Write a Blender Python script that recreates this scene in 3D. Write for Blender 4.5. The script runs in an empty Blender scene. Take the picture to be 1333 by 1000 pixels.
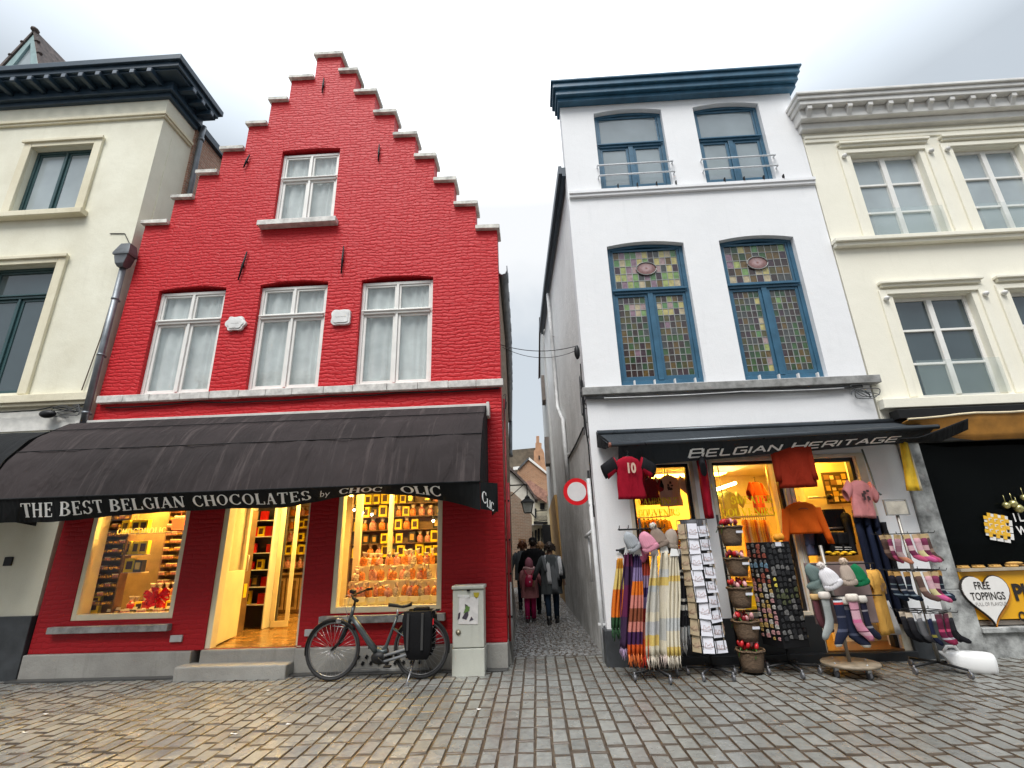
import bpy, bmesh, math, random
from mathutils import Vector, Matrix, Euler
from mathutils.geometry import tessellate_polygon
R = math.radians
rnd = random.Random(7)
SC = bpy.context.scene
COL = SC.collection
# ------------------------------------------------------------------ camera
CAMH = 1.6
FPX = 635.0
MR = [(0.9984163, 0.04707526, -0.03080266), (-0.0441319, 0.31582507, -0.94779054), (-0.03488923, 0.94764891, 0.31740242)]
cam_d = bpy.data.cameras.new("camera"); cam = bpy.data.objects.new("camera", cam_d); COL.objects.link(cam)
cam_d.sensor_width = 36; cam_d.lens = FPX / 1333 * 36; cam_d.clip_start = .05; cam_d.clip_end = 2000
_m = Matrix(((MR[0][0], -MR[1][0], -MR[2][0], 0), (MR[0][1], -MR[1][1], -MR[2][1], 0), (MR[0][2], -MR[1][2], -MR[2][2], CAMH), (0, 0, 0, 1)))
cam.matrix_world = _m
SC.camera = cam

def ray(px, py):
    a, b = px - 666.5, py - 500
    return Vector([MR[0][k] * a + MR[1][k] * b + MR[2][k] * FPX for k in range(3)])
def at(px, py, Y=7.7):
    d = ray(px, py); t = Y / d.y
    return Vector((d.x * t, Y, CAMH + d.z * t))
def atz(px, py, Z=0.0):
    d = ray(px, py); t = (Z - CAMH) / d.z
    return Vector((d.x * t, d.y * t, Z))
# ------------------------------------------------------------------ world
W = bpy.data.worlds.new("World"); SC.world = W; W.use_nodes = True
nt = W.node_tree; N = nt.nodes; L = nt.links; N.clear()
out = N.new('ShaderNodeOutputWorld'); bg = N.new('ShaderNodeBackground'); bg.inputs[1].default_value = 0.1
sky = N.new('ShaderNodeTexSky'); sky.sky_type = 'NISHITA'; sky.sun_disc = False
SUN_EL, SUN_AZ = R(58), R(200)
sky.sun_elevation = SUN_EL; sky.sun_rotation = SUN_AZ; sky.air_density = 1.5; sky.dust_density = 3
tc = N.new('ShaderNodeTexCoord')
def wnoise(scale, detail, rough, sx=(1, 1, 1)):
    mp = N.new('ShaderNodeMapping'); mp.inputs['Scale'].default_value = sx; L.new(tc.outputs['Generated'], mp.inputs[0])
    n = N.new('ShaderNodeTexNoise'); n.inputs['Scale'].default_value = scale; n.inputs['Detail'].default_value = detail; n.inputs['Roughness'].default_value = rough
    n.inputs['Distortion'].default_value = .3
    L.new(mp.outputs[0], n.inputs['Vector']); return n
n1 = wnoise(1.7, 6, .5, (1, 1, 1.6))
cr = N.new('ShaderNodeValToRGB'); L.new(n1.outputs['Fac'], cr.inputs[0])
cr.color_ramp.elements[0].position = .34; cr.color_ramp.elements[0].color = (.44, .49, .54, 1)
cr.color_ramp.elements[1].position = .64; cr.color_ramp.elements[1].color = (.53, .575, .62, 1)
# bright patch of thinner cloud
dv = ray(690, 190).normalized()
dot = N.new('ShaderNodeVectorMath'); dot.operation = 'DOT_PRODUCT'; dot.inputs[1].default_value = dv; 
n2 = wnoise(2.6, 5, .55)
nrm = N.new('ShaderNodeVectorMath'); nrm.operation = 'NORMALIZE'; L.new(tc.outputs['Generated'], nrm.inputs[0]); L.new(nrm.outputs[0], dot.inputs[0])
mrp = N.new('ShaderNodeMapRange'); mrp.inputs[1].default_value = .90; mrp.inputs[2].default_value = 1.0; mrp.interpolation_type = 'SMOOTHSTEP'
ad = N.new('ShaderNodeMath'); ad.operation = 'MULTIPLY_ADD'; ad.inputs[1].default_value = .22; ad.inputs[2].default_value = -.11
L.new(n2.outputs['Fac'], ad.inputs[0])
ad2 = N.new('ShaderNodeMath'); ad2.operation = 'ADD'; L.new(dot.outputs['Value'], ad2.inputs[0]); L.new(ad.outputs[0], ad2.inputs[1]); L.new(ad2.outputs[0], mrp.inputs[0])
mxb = N.new('ShaderNodeMix'); mxb.data_type = 'RGBA'; L.new(mrp.outputs[0], mxb.inputs[0]); L.new(cr.outputs[0], mxb.inputs[6]); mxb.inputs[7].default_value = (.80, .81, .82, 1)
sepz = N.new('ShaderNodeSeparateXYZ'); L.new(nrm.outputs[0], sepz.inputs[0])
zen = N.new('ShaderNodeMapRange'); zen.inputs[1].default_value = .62; zen.inputs[2].default_value = 1.0; zen.inputs[3].default_value = 5.6; zen.inputs[4].default_value = 24.0; L.new(sepz.outputs[2], zen.inputs[0])
sc10 = N.new('ShaderNodeVectorMath'); sc10.operation = 'SCALE'; L.new(zen.outputs[0], sc10.inputs['Scale']); L.new(mxb.outputs[2], sc10.inputs[0])
mxs = N.new('ShaderNodeMix'); mxs.data_type = 'RGBA'; mxs.inputs[0].default_value = .93
L.new(sky.outputs[0], mxs.inputs[6]); L.new(sc10.outputs[0], mxs.inputs[7])
L.new(mxs.outputs[2], bg.inputs[0]); L.new(bg.outputs[0], out.inputs[0])
# ------------------------------------------------------------------ sun (soft, overcast)
sd = bpy.data.lights.new("sun", 'SUN'); sd.energy = 1.5; sd.angle = R(30); sd.color = (1, .97, .93)
so = bpy.data.objects.new("sun", sd); COL.objects.link(so)
dsun = Vector((math.sin(SUN_AZ) * math.cos(SUN_EL), math.cos(SUN_AZ) * math.cos(SUN_EL), math.sin(SUN_EL)))
so.rotation_euler = dsun.to_track_quat('Z', 'Y').to_euler(); so.location = (0, -20, 30)
SC.view_settings.view_transform = 'Standard'; SC.view_settings.look = 'None'; SC.view_settings.gamma = 1
SC.view_settings.exposure = 1.16
SC.cycles.max_bounces = 6; SC.cycles.transparent_max_bounces = 12
try: SC.cycles.use_denoising = True
except Exception: pass

# ------------------------------------------------------------------ materials
def _new(name):
    m = bpy.data.materials.new(name); m.use_nodes = True; nt = m.node_tree
    return m, nt, nt.nodes, nt.links, nt.nodes['Principled BSDF']
def c4(c): return (c[0], c[1], c[2], 1)
def texco(N, L, plane=None, scale=(1, 1, 1)):
    t = N.new('ShaderNodeTexCoord')
    if plane:
        s = N.new('ShaderNodeSeparateXYZ'); c = N.new('ShaderNodeCombineXYZ'); L.new(t.outputs['Object'], s.inputs[0])
        a, b = {'xz': (0, 2), 'yz': (1, 2), 'xy': (0, 1), 'yx': (1, 0)}[plane]
        L.new(s.outputs[a], c.inputs[0]); L.new(s.outputs[b], c.inputs[1]); o = c.outputs[0]
    else: o = t.outputs['Object']
    mp = N.new('ShaderNodeMapping'); mp.inputs['Scale'].default_value = scale; L.new(o, mp.inputs[0])
    return mp.outputs[0]
def noise(N, L, vec, scale, detail=4, rough=.55, dist=0):
    n = N.new('ShaderNodeTexNoise'); n.inputs['Scale'].default_value = scale; n.inputs['Detail'].default_value = detail
    n.inputs['Roughness'].default_value = rough; n.inputs['Distortion'].default_value = dist; L.new(vec, n.inputs['Vector']); return n.outputs['Fac']
def ramp(N, L, fac, stops, interp='LINEAR'):
    r = N.new('ShaderNodeValToRGB'); L.new(fac, r.inputs[0]); e = r.color_ramp.elements; r.color_ramp.interpolation = interp
    while len(e) < len(stops): e.new(.5)
    for i, (p, c) in enumerate(stops): e[i].position = p; e[i].color = c4(c) if not isinstance(c, (int, float)) else (c, c, c, 1)
    return r.outputs[0]
def mixc(N, L, fac, a, b, mode='MIX'):
    m = N.new('ShaderNodeMix'); m.data_type = 'RGBA'; m.blend_type = mode
    if isinstance(fac, (int, float)): m.inputs[0].default_value = fac
    else: L.new(fac, m.inputs[0])
    for i, v in ((6, a), (7, b)):
        if isinstance(v, tuple): m.inputs[i].default_value = c4(v)
        else: L.new(v, m.inputs[i])
    return m.outputs[2]
def bumpn(N, L, bs, h, strength, dist, prev=None):
    b = N.new('ShaderNodeBump'); b.inputs['Strength'].default_value = strength; b.inputs['Distance'].default_value = dist
    L.new(h, b.inputs['Height'])
    if prev is not None: L.new(prev, b.inputs['Normal'])
    L.new(b.outputs[0], bs.inputs['Normal']); return b.outputs[0]
MC = {}
def mat(name, col, rough=.6, metal=0, var=.12, vs=6, bump=0, bs_=40, col2=None, spec=.5, sheen=0, coat=0):
    if name in MC: return MC[name]
    m, nt, N, L, B = _new(name); v = texco(N, L)
    c2 = col2 or tuple(x * (1 - var * 1.6) for x in col); c1 = tuple(min(1, x * (1 + var * .6)) for x in col)
    f = noise(N, L, v, vs, 5, .6)
    c = ramp(N, L, f, [(.32, c2), (.68, c1)])
    L.new(c, B.inputs['Base Color']); B.inputs['Metallic'].default_value = metal
    rr = N.new('ShaderNodeMapRange'); rr.inputs[3].default_value = max(0, rough - .08); rr.inputs[4].default_value = min(1, rough + .08)
    L.new(f, rr.inputs[0]); L.new(rr.outputs[0], B.inputs['Roughness'])
    B.inputs['Specular IOR Level'].default_value = spec
    if sheen: B.inputs['Sheen Weight'].default_value = sheen
    if coat: B.inputs['Coat Weight'].default_value = coat
    if bump:
        f2 = noise(N, L, v, bs_, 5, .6); bumpn(N, L, B, f2, .8, bump)
    MC[name] = m; return m
def emis(name, col, s):
    if name in MC: return MC[name]
    m, nt, N, L, B = _new(name); B.inputs['Base Color'].default_value = c4(col); B.inputs['Emission Color'].default_value = c4(col); B.inputs['Emission Strength'].default_value = s
    MC[name] = m; return m
def glass(name, tint=(.8, .9, .9), diff=.0, ior=1.5, rough=.0, transp=(1, 1, 1), fmul=1.0):
    m, nt, N, L, B = _new(name); N.remove(B); o = N['Material Output']
    tr = N.new('ShaderNodeBsdfTransparent'); tr.inputs[0].default_value = c4(transp)
    df = N.new('ShaderNodeBsdfDiffuse'); 
    v = texco(N, L); f = noise(N, L, v, 1.3, 3, .5); L.new(ramp(N, L, f, [(.3, tuple(t * .75 for t in tint)), (.7, tint)]), df.inputs[0])
    m1 = N.new('ShaderNodeMixShader'); m1.inputs[0].default_value = diff; L.new(tr.outputs[0], m1.inputs[1]); L.new(df.outputs[0], m1.inputs[2])
    gl = N.new('ShaderNodeBsdfGlossy'); gl.inputs['Roughness'].default_value = rough
    fr = N.new('ShaderNodeFresnel'); ge = N.new('ShaderNodeNewGeometry'); mi = N.new('ShaderNodeMapRange')
    mi.inputs[3].default_value = ior; mi.inputs[4].default_value = 1 / ior; L.new(ge.outputs['Backfacing'], mi.inputs[0]); L.new(mi.outputs[0], fr.inputs[0])
    bp = N.new('ShaderNodeBump'); bp.inputs['Strength'].default_value = .06; bp.inputs['Distance'].default_value = .02
    L.new(noise(N, L, v, 2.2, 2, .5), bp.inputs['Height']); L.new(bp.outputs[0], gl.inputs['Normal'])
    fm = N.new('ShaderNodeMath'); fm.operation = 'MULTIPLY'; fm.inputs[1].default_value = fmul; fm.use_clamp = True; L.new(fr.outputs[0], fm.inputs[0])
    m2 = N.new('ShaderNodeMixShader'); L.new(fm.outputs[0], m2.inputs[0]); L.new(m1.outputs[0], m2.inputs[1]); L.new(gl.outputs[0], m2.inputs[2])
    L.new(m2.outputs[0], o.inputs[0]); return m
def brick(name, c1, c2, mortar, plane='xz', bw=.22, bh=.065, msize=.012, bump=.012, wob=.02, rough=.7, dirt=.25, stain=(.2, .2, .18), vary=.5, fine=.3, mott=.12, hscale=1.0):
    m, nt, N, L, B = _new(name)
    v = texco(N, L, plane)
    # wobble
    nn = N.new('ShaderNodeTexNoise'); nn.inputs['Scale'].default_value = 2.2; nn.inputs['Detail'].default_value = 3; L.new(v, nn.inputs['Vector'])
    sb = N.new('ShaderNodeVectorMath'); sb.operation = 'SUBTRACT'; sb.inputs[1].default_value = (.5, .5, .5); L.new(nn.outputs['Color'], sb.inputs[0])
    sc = N.new('ShaderNodeVectorMath'); sc.operation = 'SCALE'; sc.inputs['Scale'].default_value = wob * 3; L.new(sb.outputs[0], sc.inputs[0])
    av = N.new('ShaderNodeVectorMath'); av.operation = 'ADD'; L.new(v, av.inputs[0]); L.new(sc.outputs[0], av.inputs[1])
    n3 = N.new('ShaderNodeTexNoise'); n3.inputs['Scale'].default_value = 12; n3.inputs['Detail'].default_value = 2; L.new(v, n3.inputs['Vector'])
    sb3 = N.new('ShaderNodeVectorMath'); sb3.operation = 'SUBTRACT'; sb3.inputs[1].default_value = (.5, .5, .5); L.new(n3.outputs['Color'], sb3.inputs[0])
    s3 = N.new('ShaderNodeVectorMath'); s3.operation = 'SCALE'; s3.inputs['Scale'].default_value = wob; L.new(sb3.outputs[0], s3.inputs[0])
    a3 = N.new('ShaderNodeVectorMath'); a3.operation = 'ADD'; L.new(av.outputs[0], a3.inputs[0]); L.new(s3.outputs[0], a3.inputs[1])
    b = N.new('ShaderNodeTexBrick'); b.inputs['Scale'].default_value = 1; b.inputs['Brick Width'].default_value = bw; b.inputs['Row Height'].default_value = bh
    b.inputs['Mortar Size'].default_value = msize; b.inputs['Mortar Smooth'].default_value = 1; b.inputs['Bias'].default_value = 0
    b.inputs['Color1'].default_value = c4(c1); b.inputs['Color2'].default_value = c4(c2); b.inputs['Mortar'].default_value = c4(mortar)
    L.new(a3.outputs[0], b.inputs['Vector'])
    f = noise(N, L, v, 1.1, 6, .65); ff = noise(N, L, v, 26, 5, .65)
    c = mixc(N, L, ramp(N, L, f, [(.45, 0), (.72, dirt)]), b.outputs['Color'], stain)
    c = mixc(N, L, 1.0, c, ramp(N, L, ff, [(.25, 1 - mott * 2), (.75, 1.0)]), 'MULTIPLY')
    L.new(c, B.inputs['Base Color']); B.inputs['Roughness'].default_value = rough; B.inputs['Specular IOR Level'].default_value = .2
    inv = N.new('ShaderNodeMath'); inv.operation = 'SUBTRACT'; inv.inputs[0].default_value = 1; L.new(b.outputs['Fac'], inv.inputs[1])
    vv = N.new('ShaderNodeMath'); vv.operation = 'MULTIPLY_ADD'; vv.inputs[1].default_value = vary
    hs = N.new('ShaderNodeMath'); hs.operation = 'MULTIPLY'; hs.inputs[1].default_value = hscale; L.new(inv.outputs[0], hs.inputs[0])
    L.new(noise(N, L, texco(N, L, plane, (.42, 1.9, 1)), 8, 4, .6, .5), vv.inputs[0]); L.new(hs.outputs[0], vv.inputs[2])
    n1 = bumpn(N, L, B, vv.outputs[0], 1.0, bump)
    bumpn(N, L, B, ff, fine, .004, n1)
    MC[name] = m; return m
def stucco(name, col, dark=None, plane='xz', rough=.75, streak=.35, bump=.006, drip=(.12, .12, .1), grime=None):
    m, nt, N, L, B = _new(name); v = texco(N, L)
    dk = dark or tuple(x * .9 for x in col)
    f = noise(N, L, v, .9, 6, .6); c = ramp(N, L, f, [(.3, dk), (.62, col)])
    vs = texco(N, L, None, (5, 5, .55)); fs = noise(N, L, vs, 1.5, 6, .65)
    c = mixc(N, L, ramp(N, L, fs, [(.56, 0), (.82, streak)]), c, drip)
    fine = noise(N, L, v, 60, 4, .6); mid = noise(N, L, v, 5, 4, .6)
    c = mixc(N, L, 1.0, c, ramp(N, L, fine, [(.3, .93), (.7, 1.0)]), 'MULTIPLY')
    if grime:
        t = N.new('ShaderNodeTexCoord'); s = N.new('ShaderNodeSeparateXYZ'); L.new(t.outputs['Object'], s.inputs[0]); mr = N.new('ShaderNodeMapRange'); mr.inputs[1].default_value = 0; mr.inputs[2].default_value = grime[1]; mr.inputs[3].default_value = .95; mr.inputs[4].default_value = 0; L.new(s.outputs[2], mr.inputs[0])
        gn = noise(N, L, texco(N, L, None, (1, 1, .6)), 2.4, 7, .7); gm = N.new('ShaderNodeMath'); gm.operation = 'MULTIPLY'; L.new(mr.outputs[0], gm.inputs[0]); L.new(ramp(N, L, gn, [(.34, .25), (.6, 1.0)]), gm.inputs[1]); c = mixc(N, L, gm.outputs[0], c, grime[0])
    L.new(c, B.inputs['Base Color']); B.inputs['Roughness'].default_value = rough
    n1 = bumpn(N, L, B, mid, .5, bump * 3); bumpn(N, L, B, fine, .5, bump, n1)
    MC[name] = m; return m
def stripes(name, stops, lo, hi, axis=2, rough=.9, wob=.02, noise_amt=.15, plaid=None):
    """cloth with bands across its length (object axis), constant stops"""
    m, nt, N, L, B = _new(name)
    t = N.new('ShaderNodeTexCoord'); s = N.new('ShaderNodeSeparateXYZ'); L.new(t.outputs['Object'], s.inputs[0])
    mr = N.new('ShaderNodeMapRange'); mr.inputs[1].default_value = lo; mr.inputs[2].default_value = hi; L.new(s.outputs[axis], mr.inputs[0])
    c = ramp(N, L, mr.outputs[0], stops, 'CONSTANT')
    f = noise(N, L, texco(N, L), 90, 3, .6)
    c = mixc(N, L, 1.0, c, ramp(N, L, f, [(.2, 1 - noise_amt * 2), (.8, 1.0)]), 'MULTIPLY')
    L.new(c, B.inputs['Base Color']); B.inputs['Roughness'].default_value = rough; B.inputs['Specular IOR Level'].default_value = .12
    bumpn(N, L, B, f, .4, .003); MC[name] = m; return m

def translucent(name, col):
    if name in MC: return MC[name]
    m, nt, N, L, B = _new(name); N.remove(B); d = N.new('ShaderNodeBsdfDiffuse'); t = N.new('ShaderNodeBsdfTranslucent'); x = N.new('ShaderNodeMixShader'); x.inputs[0].default_value = .75
    d.inputs[0].default_value = c4(tuple(c * .8 for c in col)); t.inputs[0].default_value = c4(col); L.new(d.outputs[0], x.inputs[1]); L.new(t.outputs[0], x.inputs[2]); L.new(x.outputs[0], N['Material Output'].inputs[0]); MC[name] = m; return m
# ------------------------------------------------------------------ mesh toolkit
ORG = {}
class MB:
    def __init__(s): s.v = []; s.f = []; s.m = []; s.s = []; s.loops = None; s.tone = []
    def add(s, vs, fs, mi=0, sm=False, tone=0.0):
        o = len(s.v); s.v += [tuple(p) for p in vs]
        for f in fs: s.f.append(tuple(i + o for i in f)); s.m.append(mi); s.s.append(sm); s.tone.append(tone)
        return s
    def box(s, x0, x1, y0, y1, z0, z1, mi=0, M=None):
        vs = [Vector((x, y, z)) for z in (z0, z1) for y in (y0, y1) for x in (x0, x1)]
        if M is not None: vs = [M @ v for v in vs]
        return s.add(vs, [(0, 2, 3, 1), (4, 5, 7, 6), (0, 1, 5, 4), (2, 6, 7, 3), (0, 4, 6, 2), (1, 3, 7, 5)], mi)
    def cbox(s, c, d, rot=(0, 0, 0), mi=0, M=None):
        T = Matrix.Translation(c) @ Euler(rot).to_matrix().to_4x4()
        if M is not None: T = M @ T
        return s.box(-d[0] / 2, d[0] / 2, -d[1] / 2, d[1] / 2, -d[2] / 2, d[2] / 2, mi, T)
    def loft(s, rings, mi=0, sm=True, cap=(True, True), closed=True):
        n = len(rings[0]); o = len(s.v); vs = [p for r in rings for p in r]; fs = []
        for i in range(len(rings) - 1):
            for j in range(n if closed else n - 1):
                k = (j + 1) % n; fs.append((i * n + j, i * n + k, (i + 1) * n + k, (i + 1) * n + j))
        s.add(vs, fs, mi, sm)
        if closed:
            if cap[0]: s.f.append(tuple(o + j for j in reversed(range(n)))); s.m.append(mi); s.s.append(False); s.tone.append(0)
            if cap[1]: s.f.append(tuple(o + (len(rings) - 1) * n + j for j in range(n))); s.m.append(mi); s.s.append(False); s.tone.append(0)
        return s
    def tube(s, pts, r, n=8, mi=0, cap=True):
        pts = [Vector(p) for p in pts]; k = len(pts); rr = r if isinstance(r, (list, tuple)) else [r] * k
        rings = []; up = None
        for i, p in enumerate(pts):
            t = (pts[min(i + 1, k - 1)] - pts[max(i - 1, 0)])
            t = t.normalized() if t.length > 1e-9 else Vector((0, 0, 1))
            if up is None: up = t.orthogonal().normalized()
            up = (up - t * up.dot(t)); up = up.normalized() if up.length > 1e-6 else t.orthogonal().normalized()
            b = t.cross(up)
            rings.append([p + (up * math.cos(2 * math.pi * j / n) + b * math.sin(2 * math.pi * j / n)) * rr[i] for j in range(n)])
        return s.loft(rings, mi, True, (cap, cap))
    def lathe(s, prof, c=(0, 0, 0), n=16, mi=0, M=None, cap=(True, True), sx=1, sy=1):
        rings = []
        for r, z in prof:
            ring = [Vector((c[0] + r * sx * math.cos(2 * math.pi * j / n), c[1] + r * sy * math.sin(2 * math.pi * j / n), c[2] + z)) for j in range(n)]
            if M is not None: ring = [M @ p for p in ring]
            rings.append(ring)
        return s.loft(rings, mi, True, cap)
    def ball(s, c, r, n=8, k=6, mi=0, M=None):
        r = r if isinstance(r, (tuple, list)) else (r, r, r); rings = []
        for i in range(k + 1):
            a = math.pi * (i / k - .5); a = max(-1.5, min(1.5, a))
            ring = [Vector((c[0] + r[0] * math.cos(a) * math.cos(2 * math.pi * j / n), c[1] + r[1] * math.cos(a) * math.sin(2 * math.pi * j / n), c[2] + r[2] * math.sin(a))) for j in range(n)]
            if M is not None: ring = [M @ p for p in ring]
            rings.append(ring)
        return s.loft(rings, mi, True)
    def prism(s, outer, holes, y0, y1, mi=0, plane='xz', x=None, side=True):
        """polygon in XZ (or YZ) with holes, extruded from y0 (front) to y1"""
        loops = [[Vector((p[0], p[1], 0)) for p in lp] for lp in [outer] + list(holes)]
        tris = tessellate_polygon(loops); flat = [p for lp in loops for p in lp]; n = len(flat)
        P = (lambda p, y: (p.x, y, p.y)) if plane == 'xz' else (lambda p, y: (y, p.x, p.y))
        vs = [P(p, y0) for p in flat] + [P(p, y1) for p in flat]; fs = []
        for t in tris:
            a, b, c = t
            ar = (flat[b] - flat[a]).cross(flat[c] - flat[a]).z
            if ar < 0: a, c = c, a
            fs.append((a, b, c)); fs.append((a + n, c + n, b + n))
        if side:
            o = 0
            for lp in loops:
                k = len(lp)
                for i in range(k): j = (i + 1) % k; fs.append((o + i, o + i + n, o + j + n, o + j))
                o += k
        return s.add(vs, fs, mi)
    def sheet(s, grid, mi=0, sm=True, th=0.0):
        nr, nc = len(grid), len(grid[0]); vs = [p for r in grid for p in r]
        fs = [(i * nc + j, i * nc + j + 1, (i + 1) * nc + j + 1, (i + 1) * nc + j) for i in range(nr - 1) for j in range(nc - 1)]
        return s.add(vs, fs, mi, sm)
    def build(s, name, mats, parent=None, bevel=0, seg=2, recalc=True, loc=None, thick=0, weld=False):
        me = bpy.data.meshes.new(name)
        if parent is not None: o = ORG[parent.name].copy()
        elif loc is not None: o = Vector(loc)
        else:
            xs = [v[0] for v in s.v]; ys = [v[1] for v in s.v]; zs = [v[2] for v in s.v]
            o = Vector(((min(xs) + max(xs)) / 2, (min(ys) + max(ys)) / 2, min(zs)))
        me.from_pydata([(v[0] - o.x, v[1] - o.y, v[2] - o.z) for v in s.v], [], s.f)
        if not isinstance(mats, (list, tuple)): mats = [mats]
        for m in mats: me.materials.append(m)
        me.polygons.foreach_set('material_index', s.m); me.polygons.foreach_set('use_smooth', s.s)
        if any(s.tone):
            a = me.attributes.new('tone', 'FLOAT', 'FACE'); a.data.foreach_set('value', s.tone)
        if recalc or weld:
            bm = bmesh.new(); bm.from_mesh(me)
            if weld: bmesh.ops.remove_doubles(bm, verts=bm.verts, dist=1e-4)
            if recalc: bmesh.ops.recalc_face_normals(bm, faces=bm.faces)
            bm.to_mesh(me); bm.free()
        me.update()
        ob = bpy.data.objects.new(name, me); COL.objects.link(ob)
        if parent is not None: ob.parent = parent
        else: ob.location = o
        ORG[ob.name] = o
        if thick:
            md = ob.modifiers.new('thick', 'SOLIDIFY'); md.thickness = thick; md.offset = 0
        if bevel:
            md = ob.modifiers.new('bevel', 'BEVEL'); md.width = bevel; md.segments = seg; md.limit_method = 'ANGLE'; md.angle_limit = R(40)
        return ob
def tag(o, label=None, cat=None, group=None, kind=None):
    if label: o['label'] = label
    if cat: o['category'] = cat
    if group: o['group'] = group
    if kind: o['kind'] = kind
    return o
def thing(name, label, cat, loc=(0, 0, 0), group=None):
    o = bpy.data.objects.new(name, None); COL.objects.link(o); o.location = loc; o.empty_display_size = .1
    ORG[o.name] = Vector(loc); return tag(o, label, cat, group)
KIDS = {}
def dup(root, loc, rotz=None, label=None, group=None, scale=None, mats=None, rot=None):
    def cp(o, par):
        c = o.copy(); COL.objects.link(c)
        if par is not None: c.parent = par
        for ch in list(o.children): cp(ch, c)
        return c
    r = cp(root, None); r.location = loc
    if rotz is not None: r.rotation_euler = (0, 0, rotz)
    if rot is not None: r.rotation_euler = rot
    if scale is not None: r.scale = (scale,) * 3 if isinstance(scale, (int, float)) else scale
    if label: r['label'] = label
    if group: r['group'] = group
    if mats is not None:
        r.data = r.data.copy(); r.data.materials.clear()
        for m in (mats if isinstance(mats, (list, tuple)) else [mats]): r.data.materials.append(m)
    return r
class Set:
    """first use places the prototype itself, later uses place copies"""
    def __init__(s, proto): s.p = proto; s.n = 0
    def put(s, loc, rot=(0, 0, 0), label=None, group=None, scale=1):
        if s.n == 0:
            o = s.p; o.location = loc; o.rotation_euler = rot; o.scale = (scale,) * 3 if isinstance(scale, (int, float)) else scale
            if label: o['label'] = label
            if group: o['group'] = group
        else: o = dup(s.p, loc, None, label, group, scale, None, rot)
        s.n += 1; return o
# ------------------------------------------------------------------ lettering
def font_polys(txt, size=1.0, xs=1.0, align='LEFT', bold=0.0, space=1.0):
    cu = bpy.data.curves.new('t', 'FONT'); cu.body = txt; cu.size = size; cu.resolution_u = 3; cu.offset = bold; cu.align_x = align; cu.space_character = space
    ob = bpy.data.objects.new('t', cu); COL.objects.link(ob)
    dg = bpy.context.evaluated_depsgraph_get(); me = bpy.data.meshes.new_from_object(ob.evaluated_get(dg))
    vs = [(v.co.x * xs, v.co.y) for v in me.vertices]; fs = [tuple(p.vertices) for p in me.polygons]
    bpy.data.objects.remove(ob); bpy.data.curves.remove(cu); bpy.data.meshes.remove(me)
    return vs, fs
def _arc(cx, cy, rx, ry, a0, a1, t0, t1, n=10):
    """stroke arc whose thickness swells from t0 (top/bottom) to t1 (sides)"""
    q = []
    for i in range(n + 1):
        a = R(a0 + (a1 - a0) * i / n); w = t0 + (t1 - t0) * abs(math.cos(a)) ** 1.5
        ca, sa = math.cos(a), math.sin(a)
        q.append(((cx + (rx - w / 2) * ca, cy + (ry - t0 / 2 - (w - t0) * .1) * sa), (cx + (rx + w / 2) * ca * 1.0, cy + (ry + t0 / 2) * sa)))
    return q
def _ln(x0, y0, x1, y1, t, n=1):
    dx, dy = x1 - x0, y1 - y0; l = math.hypot(dx, dy); nx, ny = -dy / l * t / 2, dx / l * t / 2
    return [((x0 + dx * i / n + nx, y0 + dy * i / n + ny), (x0 + dx * i / n - nx, y0 + dy * i / n - ny)) for i in range(n + 1)]
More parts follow.
